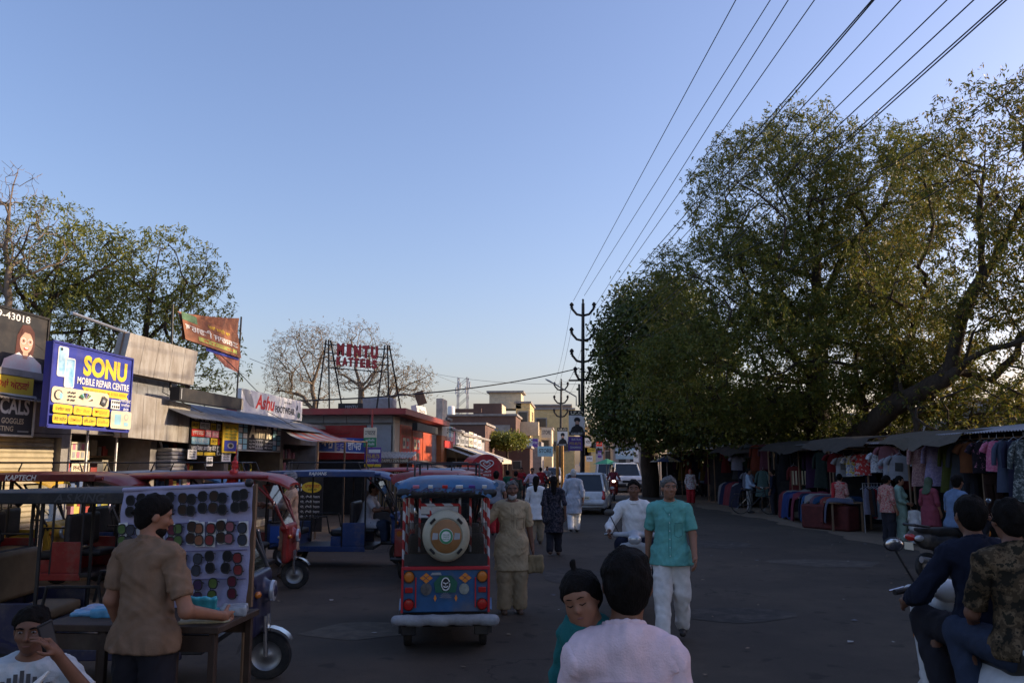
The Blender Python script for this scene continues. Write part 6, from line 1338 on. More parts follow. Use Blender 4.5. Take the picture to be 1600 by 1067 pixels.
r5 = rickshaw('maroon roofed rickshaw parked by the shops on the left', (WY(108, 740, 11.6).x - .1, 11.6, 0), R(-87), red_p, mar_p, text='KAPTECH', group='battery rickshaws')
r6 = rickshaw('rickshaw with blue roof behind the maroon roofed one', (WY(262, 740, 13.6).x, 13.6, 0), R(-88), blue_p, skyb_p)
r7 = rickshaw('yellow fronted rickshaw partly cut off at the left edge', (WY(-22, 740, 12.6).x, 12.6, 0), R(-80), yel_p, yel_p, rack=False)
r8 = rickshaw('red roofed rickshaw waiting beyond the central rickshaw', (WY(690, 740, 14.6).x, 14.6, 0), R(-4), red_p, red_p)
r9 = rickshaw('second blue roofed rickshaw farther beyond the red roofed one', (WY(690, 740, 19.0).x, 19.0, 0), R(3), blue_p, skyb_p)
r10 = rickshaw('maroon rickshaw in the jam left of the ice cream cart', (WY(722, 740, 22.5).x, 22.5, 0), R(8), mar_p, mar_p)
r11 = rickshaw('dark rickshaw near the bamboo screen', (WY(640, 740, 22).x, 22, 0), R(-60), dk_p, red_p)
r4.scale = (1, 1, .95)
# red pennant on the red rickshaw
e = empty('pennant', WY(369, 752, 12.1), 0, 'furled red flag standing above the red rickshaw', 'flag'); MB().tube([(0, 0, -1.2), (.0, 0, .55)], .012, 6).build('staff', m_steel, e)
b = SDF(.012).cap((-.01, 0, .50), (-.05, 0, .02), .012, .075, .02).cap((-.05, 0, .02), (-.09, 0, -.02), .075, .06, .03); b.build('cloth', M('satin_red', (.55, .03, .03), .4, .2, 8), e, .012, 5, 40)
# --- drivers
person('driver in grey t-shirt and jeans leaning on the blue rickshaw handlebar', (rb.location.x + .52, rb.location.y + .02, 0), R(-86), 1.68, sit(.66, .38, .40, .14, ((.24, .46, 1.06), (-.24, .46, 1.06)), footy=.42), (cloth('grey_white_tee', (.42, .42, .45)), .8, .70, .02), (m_denim, .02, 't'), 'short', None, None, 'dark', .012, m_shoe, seed=71, yaw=R(-20))
person('old man in turban and peach kurta standing at the red rickshaw windscreen', gl(G(455, 905) + Vector((-.15, .25, 0))), R(120), 1.70, stand(wR=(.22, .40, 1.20), eR=(.28, .12, 1.16), wL=(-.05, .40, 1.22), eL=(-.25, .14, 1.18)), (m_peach, 1.8, .45, .06, .009), (cloth('peach_pyjama', (.50, .34, .23)), .04, 't'), 'turban', cloth('grey_turban', (.16, .17, .19)), m_whair, 'dark', .011, m_sandal, 1.05, seed=73, pitch=R(-14))
bd = signY('menu_board', 'tall black poster board with yellow oval behind the blue rickshaw', 456, 744, 502, 830, 17.2, m_black, 'sign', th=.03); bd.disc(.62, .80, .34, .10, m_yel); bd.text('ਪਾਸਪੋਰਟ', .38, .79, .9, .87, m_redp, .02); bd.text('ਸਾਈਜ਼ ਫੋਟੋ', .5, .73, .8, .78, m_black)
for k in range(4): bd.disc(.16 + .1 * (k % 2), .84 - .08 * (k // 2), .04, .03, m_white, 'picture', n=10)
for k in range(5): bd.text('ਫੋਟੋ, ਲੈਮੀਨੇਸ਼ਨ', .2, .60 - .09 * k, .92, .655 - .09 * k, m_white)

# ------------------------------------------------------------------ two wheelers
def scooter(label, loc, rz, body, dark=m_vinyl, res=.018, lit=False, group='two wheelers'):
    e = empty('scooter', loc, rz, label, 'scooter', group)
    wheel(e, (0, .62, .225), .225, .09); wheel(e, (0, -.60, .225), .225, .10)
    SDF(res).rbox((0, .42, .62), (.40, .07, .62), .035, .05, rot=(-.22, 0, 0)).cap((0, .46, .90), (0, .42, .96), .075, .06, .05).rbox((0, .56, .50), (.17, .16, .30), .06, .06, rot=(-.2, 0, 0)).build('leg_shield', body, e)
    SDF(res).cap((-.06, .60, .47), (.06, .60, .47), .055, None, .03).cap((0, .62, .45), (0, .80, .34), .07, .05, .06).build('front_fender', body, e)
    SDF(res).rbox((0, .375, .60), (.34, .03, .52), .015, .03, rot=(-.22, 0, 0)).build('inner_shield', dark, e)
    bx('floorboard', (0, .14, .32), (.36, .56, .07), dark, e, bevel=.02)
    def once(k, fn, nm, mt): return csdf((k, res), fn, nm, mt, e)
    SDF(res).cap((0, -.12, .56), (0, -.62, .64), .17, .13, .08).cap((0, -.62, .64), (0, -.86, .74), .12, .07, .06).rbox((0, -.22, .46), (.30, .34, .30), .07, .08).build('rear_body', body, e)
    SDF(res).cap((0, .02, .775), (0, -.40, .79), .115, .125, .05).cap((0, -.40, .80), (0, -.70, .83), .12, .095, .05).cut((0, 0, 1), .845).build('seat', dark, e)
    b = SDF(res).cap((-.13, -.62, .86), (-.12, -.90, .90), .022, None, .02).cap((.13, -.62, .86), (.12, -.90, .90), .022, None, .02).cap((-.12, -.90, .90), (.12, -.90, .90), .024, None, .02); b.build('grab_rail', body, e)
    SDF(.016).ell((0, -.895, .70), (.115, .05, .065), .02).build('tail_lamp', m_tail, e)
    for s_ in (-1, 1):
        MB().ell((s_ * .13, -.83, .69), (.035, .09, .05), 12, 8).build('side_lens', m_clear, e); MB().ell((s_ * .155, .50, .74), (.03, .03, .05), 10, 6).build('indicator', m_amber, e)
        m_ = MB().tube([(s_ * .20, .38, 1.04), (s_ * .30, .40, 1.24)], .007, 6).build('mirror', m_blackmetal, e); MB().ell((s_ * .31, .40, 1.28), (.065, .015, .045), 12, 8).build('mirror_head', dark, m_); MB().ell((s_ * .31, .389, 1.28), (.055, .006, .036), 12, 8).build('mirror_glass', m_chrome, m_)
        MB().tube([(s_ * .27, .33, 1.02), (s_ * .37, .29, 1.01)], .018, 8).build('grip', dark, e); MB().tube([(s_ * .28, .37, 1.03), (s_ * .38, .345, 1.01)], .007, 6).build('lever', m_chrome, e); MB().tube([(s_ * .06, .55, .46), (s_ * .06, .62, .225)], .018, 8).build('fork_leg', m_steel, e)
    SDF(res).cap((-.24, .38, 1.01), (.24, .38, 1.01), .035, None, .03).cap((0, .41, 1.0), (0, .47, .975), .075, .065, .05).build('handlebar_cowl', body, e)
    hl = MB().ell((0, .53, .965), (.085, .035, .06), 14, 8).build('headlamp', M('lit_lamp', (.9, .85, .7)) if lit else m_clear, e)
    MB().tube([(.17, -.35, .30), (.17, -.85, .36)], [.03, .055], 10).build('exhaust', m_steel, e); bx('number_plate', (0, -.93, .56), (.20, .01, .12), m_cream, e)
    return e
ML = M('lit_lamp', (.9, .85, .7)); bn = ML.node_tree.nodes['Principled BSDF']; bn.inputs['Emission Color'].default_value = (1, .9, .7, 1); bn.inputs['Emission Strength'].default_value = 3.0
wht_p = paint('white_paint', (.60, .60, .60), dirt=.25); blk_p = paint('black_paint', (.018, .018, .022))
# near scooter on the right with two riders
hdg = R(3)
sc_ = scooter('white scooter in the lower right corner carrying two men', (2.42, 5.30, 0), hdg, wht_p, res=.011); sc_.scale = (1.06, 1.06, 1.07)
a, fs_, _ = text_mesh('ACTIVA', .01, .25); MB().add([(-.175 + .012 * math.sin(v[0] * 3), -.30 - .30 * v[0], .60 + .045 * v[1]) for v in a], fs_).build('lettering', m_grey, sc_, smooth=0)
def ride(label, sc, dy, h, top, bot, sk='mid', res=.012, seat=.79, hands=True, seed=80, hair='short', hairm=None, knee=.30, **kw):
    d = Vector((0, dy, 0)); d.rotate(Euler((0, 0, sc.rotation_euler.z))); S_ = h / 1.72
    hz = 1.03 / S_; hy = (.30 - dy) / S_
    hs_ = ((.32 / S_, hy, hz), (-.32 / S_, hy, hz)) if hands else ((.12, .34, .96), (-.12, .34, .96))
    fy = (.18 - dy) / S_ if hands else (.22)
    return person(label, Vector(sc.location) + d, sc.rotation_euler.z, h, sit(seat / S_ + .01, knee + .12, (.36 if hands else .30) / S_, .06, hs_, .17, fy), top, bot, hair, hairm, None, sk, res, m_shoe, seed=seed, **kw)
ride('scooter driver in dark navy shirt on the white scooter', sc_, -.02, 1.72, (m_navy, 1.7, .84, .02, .009), (m_dkcl, .02, 't'), 'dark', .010, seed=81)
ride('pillion rider in camouflage t-shirt and jeans on the white scooter', sc_, -.44, 1.70, (m_camo, .9, .86, .02, .009), (m_denim, .02, 't'), 'dark', .010, .80, False, seed=82)
s2_ = scooter('dark scooter ridden by a man in blue grey shirt on the right', gl(G(1500, 905)), R(-72), blk_p)
ride('man in blue grey shirt riding a scooter to the right', s2_, .0, 1.72, (m_bluesh, .9, .84, .02, .008), (m_dkcl, .02, 't'), 'mid', .010, seed=83, yaw=R(20))
s3_ = scooter('pale grey scooter coming towards the camera behind the man in teal', gl(G(1000, 972) + Vector((0, .6, 0))), R(176), paint('silver_paint', (.42, .43, .45)), blk_p)
ride('young man in white shirt riding the pale scooter', s3_, .0, 1.68, (m_wcl, 1.8, .84, .02, .008), (m_navy, .02, 't'), 'dark', .010, seed=84)
for i, (px, Y, rz, mm, tm, lb, lb2, lit) in enumerate(((958, 43, 180, red_p, m_maroon, 'motor scooter with lit headlamp beside the white van', 'rider in maroon on the scooter with lit lamp', True), (832, 36, 175, blk_p, m_pinksh, 'dark scooter coming down the left lane far away', 'rider in pink on the far dark scooter', False), (855, 50, 180, blk_p, m_grcl, 'small dark scooter in the far traffic', 'rider in grey in the far traffic', False), (845, 41, 5, gry_p, m_redcl, 'grey scooter heading away in the left lane', 'rider in red heading away in the left lane', False), (1065, 47, 80, blk_p, m_dkcl, 'dark scooter parked under the trees', None, False))):
    q = WY(px, 740, Y); k = scooter(lb, (q.x, Y, 0), R(rz), mm, res=.03, lit=lit)
    if lb2: ride(lb2, k, 0, 1.68, (tm, 1.5, .84, .02), (m_dkcl, .02, 't'), 'mid', .022, seed=90 + i)
# bicycle of the man in the light blue shirt
def bicycle(label, loc, rz):
    e = empty('bicycle', loc, rz, label, 'bicycle')
    for y in (.52, -.52):
        w_ = empty('wheel', (0, y, .34), 0, parent=e); MB().tube([(0, .33 * math.cos(a), .33 * math.sin(a)) for a in np.linspace(0, 2 * math.pi, 25)[:-1]], .017, 6, closed=True).build('tyre', m_tyre, w_); b = MB()
        for k in range(8): a = k * math.pi / 4; b.tube([(0, 0, 0), (0, .32 * math.cos(a), .32 * math.sin(a))], .003, 3)
        b.build('spokes', m_chrome, w_)['kind'] = 'stuff'
    b = MB().tube([(0, -.10, .32), (0, -.22, .86)], .016).tube([(0, -.10, .32), (0, .36, .78)], .016).tube([(0, -.18, .78), (0, .36, .84)], .016).tube([(0, -.10, .32), (0, -.52, .34)], .012).tube([(0, -.18, .76), (0, -.52, .34)], .01).tube([(0, .36, .92), (0, .40, .70), (0, .52, .34)], .015); b.build('frame', m_blackmetal, e)
    SDF(.012).cap((0, -.32, .90), (0, -.12, .90), .06, .025, .02).build('saddle', m_vinyl, e); MB().tube([(-.28, .26, .98), (-.1, .36, .96), (.1, .36, .96), (.28, .26, .98)], .012).build('handlebar', m_chrome, e); MB().box((0, -.52, .74), (.16, .42, .02)).build('carrier', m_blackmetal, e)
    return e
bicycle('black bicycle held by the man in light blue shirt', pg(1180, 803), R(-95))

# ------------------------------------------------------------------ cars
def car(label, loc, rz, L, W, H, mat, suv=False, rear=True):
    e = empty('car', loc, rz, label, 'car'); h0 = .20; wl = H * .56   # front +Y
    def ring(y, zb, zt, w_, rr=.08):
        return [(-w_, y, zb + rr), (-w_ + .05, y, zb), (w_ - .05, y, zb), (w_, y, zb + rr), (w_ * 1.0, y, (zb + zt) / 2), (w_ * .97, y, zt - rr), (w_ * .90, y, zt), (-w_ * .90, y, zt), (-w_ * .97, y, zt - rr), (-w_ * 1.0, y, (zb + zt) / 2)]
    w2 = W / 2; f, r_ = L / 2, -L / 2; hood = wl * (1.0 if suv else .93)
    MB().loft([ring(r_, .34, wl * .92, w2 * .90), ring(r_ + .06, .26, wl, w2 * .97), ring(r_ + .5, h0, wl + .01, w2), ring(0, h0, wl + .01, w2), ring(f - 1.15, h0, wl, w2), ring(f - .6, h0, hood, w2 * .98), ring(f - .12, .24, hood * .88, w2 * .93), ring(f, .34, hood * .72, w2 * .84)]).build('body', mat, e, bevel=.02, smooth=50)
    yr0, yr1 = r_ + (.14 if suv else .10), r_ + (.30 if suv else .55); yf0, yf1 = f - (1.25 if suv else 1.05), f - (1.75 if suv else 1.75)
    def gring(z, y0, y1, w_): return [(-w_, y0, z), (-w_, (y0 + y1) / 2, z), (-w_, y1, z), (w_, y1, z), (w_, (y0 + y1) / 2, z), (w_, y0, z)]
    MB().loft([gring(wl - .02, yr0, yf0, w2 * .93), gring(H - .07, yr1, yf1, w2 * .76)]).build('greenhouse', m_win, e, smooth=30)
    MB().loft([gring(H - .075, yr1 - .05, yf1 + .04, w2 * .78), gring(H - .03, yr1 - .0, yf1 - .02, w2 * .75), gring(H, yr1 + .2, yf1 - .25, w2 * .60)]).build('roof', mat, e, bevel=.02)
    for s_ in (-1, 1):
        for (ya, yb_) in ((yr0, yr1), (yf0, yf1), (0.0, 0.0)):
            MB().tube([(s_ * w2 * .935, ya if ya else -.05, wl - .02), (s_ * w2 * .772, yb_ if ya else -.05, H - .07)], .045, 6).build('pillar', mat, e)
        wheel(e, (s_ * (w2 - .10), f - .75, .30), .30 if not suv else .35, .19); wheel(e, (s_ * (w2 - .10), r_ + .65, .30), .30 if not suv else .35, .19)
        SDF(.03).cap((s_ * w2 * .90, r_ + .03, wl * .72), (s_ * w2 * .88, r_ + .10, wl * (1.02 if suv else .98)), .075, .06, .03).build('tail_lamp', m_tail, e)
        MB().ell((s_ * w2 * .72, f - .03, hood * .74), (.19, .07, .075), 12, 8).build('headlamp', m_clear, e); MB().ell((s_ * (w2 + .08), f - 1.25, wl + .06), (.09, .05, .06), 10, 6).build('mirror', mat, e)
    SDF(.035).cap((-w2 * .84, r_ + .02, .46), (w2 * .84, r_ + .02, .46), .115, None, .04).build('rear_bumper', mat, e); SDF(.035).cap((-w2 * .80, f - .04, .45), (w2 * .80, f - .04, .45), .12, None, .04).build('front_bumper', m_vinyl if suv else mat, e)
    pl = bx('number_plate', (0, r_ - .10, .62), (.50, .02, .12), m_cream, e); a, fs_, _ = text_mesh('PB 10 HA 3045', .01); MB().add([(-.22 + .44 * v[0], r_ - .113, .59 + .06 * v[1]) for v in a], fs_).build('lettering', m_black, pl, smooth=0)
    pf = bx('number_plate', (0, f + .085, .50), (.50, .02, .12), m_cream, e); bx('grille', (0, f - .01, hood * .66), (W * .5, .06, .14 if suv else .08), m_blackmetal, e, bevel=.01); bx('badge', (0, r_ + .0, wl * .84), (.10, .03, .07), m_chrome, e)
    if suv:
        for s_ in (-1, 1): MB().tube([(s_ * w2 * .68, yr1 + .2, H + .04), (s_ * w2 * .68, yf1 - .2, H + .04)], .025).build('roof_rail', m_steel, e)
    return e
q = WY(918, 740, 32); car('white hatchback driving away right of the man in pale blue', (q.x, 32.5, 0), R(-6), 3.75, 1.66, 1.52, wht_p)
q = WY(978, 740, 55); car('white sport utility car facing the camera under the trees', (q.x, 56, 0), R(184), 4.6, 1.86, 1.88, wht_p, True)
q = WY(948, 740, 62); car('small white van behind the sport utility car', (q.x, 64, 0), R(182), 3.7, 1.5, 1.85, wht_p, True)
q = WY(862, 740, 70); car('dark small car far in the left lane', (q.x, 72, 0), R(178), 3.7, 1.6, 1.5, gry_p)
# ------------------------------------------------------------------ red ice cream cart
q = WY(760, 740, 30); e = empty('ice_cream_cart', (q.x, 30, 0), R(18), 'red barrel roofed ice cream cart with white heart emblem', 'cart'); e.scale = (.84, .84, .93); cw = .72; redc = paint('cart_red', (.42, .012, .02))
arch = [(-cw, 1.25)] + [(cw * math.cos(a), 1.75 + .62 * math.sin(a)) for a in np.linspace(math.pi, 0, 15)] + [(cw, 1.25)]
MB().loft([[(x, y, z) for x, z in arch] for y in (-.05, 2.2)]).build('barrel_roof', redc, e); bx('freezer_box', (0, 1.05, .78), (1.3, 2.1, .9), redc, e, bevel=.03); bx('front_print', (0, -.03, 1.10), (.6, .03, .28), flat('cart_teal', (.06, .30, .40)), e)
for s_ in (-1, 1): MB().tube([(s_ * .68, .0, .8), (s_ * .68, .0, 1.3)], .02).build('post', m_steel, e); wheel(e, (s_ * .6, .5, .26), .26, .06); wheel(e, (s_ * .6, 1.7, .26), .26, .06)
hp = []
for t in np.linspace(0, 2 * math.pi, 32)[:-1]: hp.append((.021 * 16 * math.sin(t) ** 3 * .9, -.075, 1.98 + .012 * (13 * math.cos(t) - 5 * math.cos(2 * t) - 2 * math.cos(3 * t) - math.cos(4 * t))))
MB().tube(hp, .022, 6, closed=True).build('heart_emblem', m_white, e); MB().tube([(x * .5, y, 1.98 + (z - 1.98) * .5) for x, y, z in hp], .016, 6, closed=True).build('heart_emblem', m_white, e)
for k, t in enumerate(('KWALITY', "WALL'S")):
    a, fs_, _ = text_mesh(t, .02); MB().add([(-.2 + .4 * v[0], -.07, 1.66 - .13 * k + .08 * v[1]) for v in a], fs_).build('lettering', m_white, e, smooth=0)
for i, (px, py, Y, c1, lb) in enumerate(((1042, 718, 46, (.10, .16, .45), 'blue and white parasol under the trees'), (948, 722, 58, (.06, .28, .16), 'green parasol far down the street'))):
    q = WY(px, py, Y); e = empty('parasol', (q.x, Y, 0), 0, lb, 'parasol'); MB().tube([(0, 0, 0), (0, 0, q.z)], .025).build('pole', m_steel, e)
    for k in range(8):
        a0, a1 = k * math.pi / 4, (k + 1) * math.pi / 4; r_ = .95; MB().add([(0, 0, q.z + .25), (r_ * math.cos(a0), r_ * math.sin(a0), q.z - .12), (r_ * math.cos(a1), r_ * math.sin(a1), q.z - .12)], [(0, 1, 2)]).build('canopy_panel', cloth('parasol%d' % i, c1) if k % 2 or i else m_wcl, e, smooth=0)
# ================================================================== sunglasses board and table
BY = 5.55
o_ = WY(180, 952, BY + .1); r_ = WY(386, 950, BY - .05); t_ = WY(178, 765, BY + .1)
sgb = empty('display_board', o_, 0, 'lavender cloth covered board hung with rows of sunglasses', 'display board')
u_ = r_ - o_; v_ = Vector((0, 0, t_.z - o_.z)); n_b = u_.cross(v_).normalized()
m_lav = M('lavender_cloth', (.42, .40, .56), .85, .14, 4, bump=.2, bsc=60, spec=.15)
rows = []
for i in range(25):
    row = []
    for j in range(21):
        a, c = i / 24, j / 20; p = u_ * a + v_ * c + n_b * (.008 * math.sin(a * 21 + c * 3) * (1 - .4 * c) + .012 * math.sin(c * 25.1) * .5 + .006 * math.sin(a * 9 - c * 14)); p.z += .008 * math.sin(a * 14) * (c > .95) - .012 * math.sin(a * 8) * (c < .05); row.append(p)
    rows.append(row)
MB().loft(rows, cap=False, closed=False).build('cloth', m_lav, sgb)
MB().prism([u_ * x + v_ * y - n_b * .012 for x, y in ((0, 0), (1, 0), (1, 1), (0, 1))], -n_b * .06, -n_b * .035).build('backing', m_wood, sgb)
for x in (.04, .96): MB().tube([u_ * x - n_b * .05, u_ * x - n_b * .05 - Vector((0, 0, o_.z))], .018).build('leg', m_wood, sgb)
for c in (.24, .47, .70): MB().tube([u_ * .01 + v_ * c + n_b * .016, u_ * .99 + v_ * c + n_b * .016], .004, 5).build('cord', cloth('cord', (.2, .18, .3)), sgb)
MB().tube([u_ * .0 + v_ * 1.0 - n_b * .0, u_ * 1.0 + v_ * 1.0], .014, 8).build('top_rail', m_lav, sgb); MB().ell(u_ * .985 + v_ * 1.01 + n_b * .02, (.03, .03, .03)).build('clip', m_black, sgb)
def lens_mesh(mat, rx=.026, rz=.024):
    b = MB()
    for z in (.032, -.032): b.ell((0, .006, z), (rx * .86, .006, rz), 14, 6)
    return b
fr = MB()
for z in (.032, -.032): fr.tube([(.031 * (1 if math.cos(a) > 0 else .85) * abs(math.cos(a)) ** .75 * (1 if math.cos(a) > 0 else -1), .004, z + .027 * abs(math.sin(a)) ** .8 * (1 if math.sin(a) > 0 else -1)) for a in np.linspace(0, 2 * math.pi, 19)[:-1]], .0042, 5, closed=True)
fr.tube([(.012, .006, .008), (.016, .008, 0), (.012, .006, -.008)], .0035, 5); fr.tube([(.02, .004, .058), (.0, -.012, .05), (-.03, -.014, .04)], .003, 4); fr.tube([(.02, .004, -.058), (.0, -.012, -.05), (-.03, -.014, -.04)], .003, 4)
fmesh = fr.mesh('frame', m_black); lm0 = MB(); _o = [(.030 * (1 if math.cos(a) > 0 else .85) * abs(math.cos(a)) ** .75 * (1 if math.cos(a) > 0 else -1), .0, .0255 * abs(math.sin(a)) ** .8 * (1 if math.sin(a) > 0 else -1)) for a in np.linspace(0, 2 * math.pi, 21)[:-1]]
lm0.prism(_o, (0, .002, 0), (0, .006, 0))
def lensm(name, c): return M('lens_' + name, tuple(x * .8 for x in c), .45, .2, 30, spec=.25)
LC = dict(black=(.012, .012, .016), brown=(.05, .025, .015), green=(.10, .17, .05), red=(.28, .04, .04), pink=(.32, .10, .12), orange=(.30, .12, .06), grey=(.05, .055, .075), maroon=(.14, .02, .04), clear=(.45, .45, .48), lime=(.12, .18, .04), purple=(.06, .03, .09))
lmesh = {k: lm0.mesh('lens', lensm(k, c)) for k, c in LC.items()}
ang = math.atan2(u_.y, u_.x)
card = MB().box((0, -.010, 0), (.062, .004, .135)).mesh('card', m_wcl)
SG = [(.86, ['black', 'black', 'black', 'brown', 'black', 'brown', 'black', 'black', 'brown', 'black', 'black', 'black'], .09, .97, 0), (.61, ['green', 'grey', 'clear', 'black', 'grey', 'maroon', 'green', 'brown', 'orange', 'red', 'brown', 'pink', 'grey'], .03, .95, 1), (.37, ['black', 'grey', 'brown', 'black', 'black', 'grey', 'black', 'black', 'red'], .10, .95, 0), (.16, ['black', 'grey', 'black', 'black', 'purple', 'lime', 'maroon'], .12, .90, 0)]
for ri, (c, names, x0, x1, cardon) in enumerate(SG):
    n = len(names)
    for i, nm in enumerate(names):
        t = x0 + (x1 - x0) * i / (n - 1) + .012 * math.sin(i * 2.7 + ri); p = o_ + u_ * t + v_ * (c + .012 * math.sin(i * 1.9 + ri)) + n_b * .030
        e = empty('sunglasses', p, 0, '%s lensed sunglasses, %s from the left in the %s row of the board' % (nm, ordinal(i), ('top', 'second', 'third', 'bottom')[ri]), 'sunglasses', 'sunglasses on the display board')
        e.rotation_euler = (0, .12 * math.sin(i * 3.1 + ri), ang + math.pi); e.scale = (1.12, 1, 1.22)
        link('frame', fmesh, e)
        for z in (.032, -.032): link('lens', lmesh[nm], e, (0, 0, z))
        if cardon and i % 5 != 1: link('card', card, e)
# table with wares
m_dwood = M('dark_wood', (.045, .025, .015), .75, .35, 9, stretch=(1, 1, .15), dirt=.25)
tb = empty('table', WY(250, 1000, 5.15), 0, 'brown wooden table in front of the sunglasses board', 'table'); tb.location.z = 0; TX = [WY(px, 960, 5.15).x - tb.location.x for px in (112, 376)]
tz = WY(250, 962, 5.15).z
bx('table_top', ((TX[0] + TX[1]) / 2, .0, tz - .02), (TX[1] - TX[0], .62, .04), m_dwood, tb, bevel=.006)
for x in (TX[0] + .05, TX[0] * .35, TX[1] * .45, TX[1] - .05):
    for y in (-.27, .27): bx('leg', (x, y, tz / 2 - .02), (.04, .04, tz - .04), m_dwood, tb, bevel=.004)
for y in (-.28, .28): bx('apron', ((TX[0] + TX[1]) / 2, y, tz - .10), (TX[1] - TX[0] - .1, .025, .09), m_dwood, tb); bx('stretcher', ((TX[0] + TX[1]) / 2, y, .25), (TX[1] - TX[0] - .1, .03, .05), m_dwood, tb)
pk_ = [(140, .02, .20, .14, .020, (.12, .32, .50), 'blue plastic packet lying left on the wooden table'), (160, .12, .24, .16, .03, (.28, .34, .50), 'lilac packet behind the blue one on the table'), (172, -.02, .2, .14, .05, (.08, .30, .48), 'bright blue packet beside the seller on the table'), (338, .05, .26, .2, .03, (.05, .36, .44), 'turquoise packet at the right end of the table'), (366, .12, .16, .2, .05, (.30, .32, .34), 'grey folded packet at the right corner of the table'), (322, -.14, .3, .16, .012, (.34, .30, .18), 'flat printed card sheet on the front edge of the table')]
for px, dy, w_, d_, h_, c, lb in pk_:
    p = WY(px, 960, 5.15 + dy); o = SDF(.009).rbox((0, 0, h_ / 2), (w_, d_, h_ + .012), .012).build('packet', M('packet' + lb[:14], c, .35, .25, 14, coat=.3), None, .005, int(px), 40); o.location = (p.x, 5.15 + dy, tz); o.rotation_euler = (0, 0, .3 * math.sin(px)); tag(o, lb, 'packet')
pp = WY(311, 952, 4.95); o = SDF(.008).rbox((0, 0, 0), (.16, .03, .12), .01).build('packet', M('packet_turq', (.05, .36, .44), .3, .3, 16, coat=.4), None, .005, 3, 40); o.location = (pp.x + .03, 4.93, pp.z + .03); o.rotation_euler = (.5, .1, .3); tag(o, 'turquoise packet held in the hand of the seller', 'packet')
# phone of the seated man, low stool he sits on
hw = V3(J_b['wL']); wm = Matrix.Rotation(R(200), 3, 'Z') @ Vector(hw); 
o = bx('phone', (0, 0, 0), (.075, .010, .155), m_black, None, bevel=.006); o.location = Vector((bo.x, 4.25, -.03)) + wm + Vector((-.035, -.03, .09)); o.rotation_euler = (R(-10), R(20), R(235)); tag(o, 'mobile phone held up by the seated man', 'phone'); MB().box((0, .006, 0), (.060, .002, .130)).build('phone_back', m_dkgrey, o)
e = empty('stool', (bo.x, 4.25, 0), 0, 'low wooden stool under the seated man', 'stool'); bx('seat', (0, 0, .31), (.34, .34, .05), m_wood, e, bevel=.01)
for x in (-.13, .13):
    for y in (-.13, .13): bx('leg', (x, y, .14), (.04, .04, .285), m_wood, e)
# print on the t-shirt: dark stripes with a pale leaping shape
me_ = e_; q_ = []
for k in range(9):
    x = -.115 + .029 * k; zt = .90 - .10 * abs(k - 4) / 6; yy = .158 - 1.1 * x * x
    MB().quad((x - .010, yy, .60), (x + .010, yy, .60), (x + .010, yy + .004, zt), (x - .010, yy + .004, zt)).build('shirt_print', m_dkgrey, e_, smooth=0)
MB().tube([(.13, 0.176, 0.850), (.06, 0.180, 0.825), (.0, 0.184, 0.795), (-.06, 0.180, 0.820), (-.12, 0.168, 0.890)], [.006, .02, .022, .020, .006], 6).tube([(.0, 0.182, 0.795), (-.03, 0.180, 0.730), (-.02, 0.180, 0.690)], [.018, .014, .005], 6).tube([(.06, 0.180, 0.825), (.10, 0.174, 0.760)], [.014, .005], 6).build('shirt_emblem', m_wcl, e_)

# ================================================================== clothes stalls on the right
gm = {}
def garment_mesh(kind, seed=0):
    rd = random.Random(seed); b = MB()
    def tubegar(prof, x0=0, n=14, fold=.25, dep=.045):
        rings = []
        for (z, w_, xo) in prof:
            ring = []
            for k in range(n):
                a = 2 * math.pi * k / n; d = dep * (1 + fold * math.sin(3 * a + seed) + fold * math.sin(5 * a + z * 4 + seed)); ring.append((x0 + xo + w_ / 2 * math.cos(a), d * math.sin(a), z))
            rings.append(ring)
        b.loft(rings)
    if kind == 'tee':
        tubegar([(0, .14, 0), (-.02, .30, 0), (-.06, .44, 0), (-.2, .46, 0), (-.4, .45, 0), (-.64, .47, 0)])
        for s_ in (-1, 1): b.tube([(s_ * .17, 0, -.05), (s_ * .25, 0, -.12), (s_ * .31, 0, -.24)], [.05, .07, .075], 8)
    elif kind == 'kurta':
        tubegar([(0, .13, 0), (-.02, .28, 0), (-.06, .40, 0), (-.3, .40, 0), (-.5, .38, 0), (-.8, .46, 0), (-1.15, .54, 0)], fold=.35)
        for s_ in (-1, 1): b.tube([(s_ * .15, 0, -.05), (s_ * .23, 0, -.2), (s_ * .26, 0, -.42), (s_ * .27, 0, -.55)], [.045, .06, .055, .05], 8)
    elif kind == 'trousers':
        tubegar([(0, .36, 0), (-.12, .38, 0), (-.28, .40, 0)])
        for s_ in (-1, 1): tubegar([(-.25, .2, 0), (-.6, .19, 0), (-1.0, .18, 0)], s_ * .1)
    elif kind == 'shirt_edge':
        tubegar([(0, .05, 0), (-.05, .12, .02), (-.3, .15, .0), (-.72, .16, .01)], dep=.03)
    elif kind == 'draped':
        rings = []
        for (y, z) in ((.35, .0), (.1, .02), (0, .015), (-.05, -.02), (-.07, -.15), (-.08, -.34)):
            rings.append([(-.14 + .035 * k, y + .012 * math.sin(k * 2 + seed), z + .02 * math.sin(k * 1.3 + seed) + (.03 if k in (3, 5) else 0)) for k in range(9)] + [(-.14 + .035 * k, y + .012 * math.sin(k * 2 + seed), z - .02 + .02 * math.sin(k * 1.3 + seed)) for k in range(8, -1, -1)])
        b.loft(rings)
    return b.mesh('garment', m_wcl, 60)
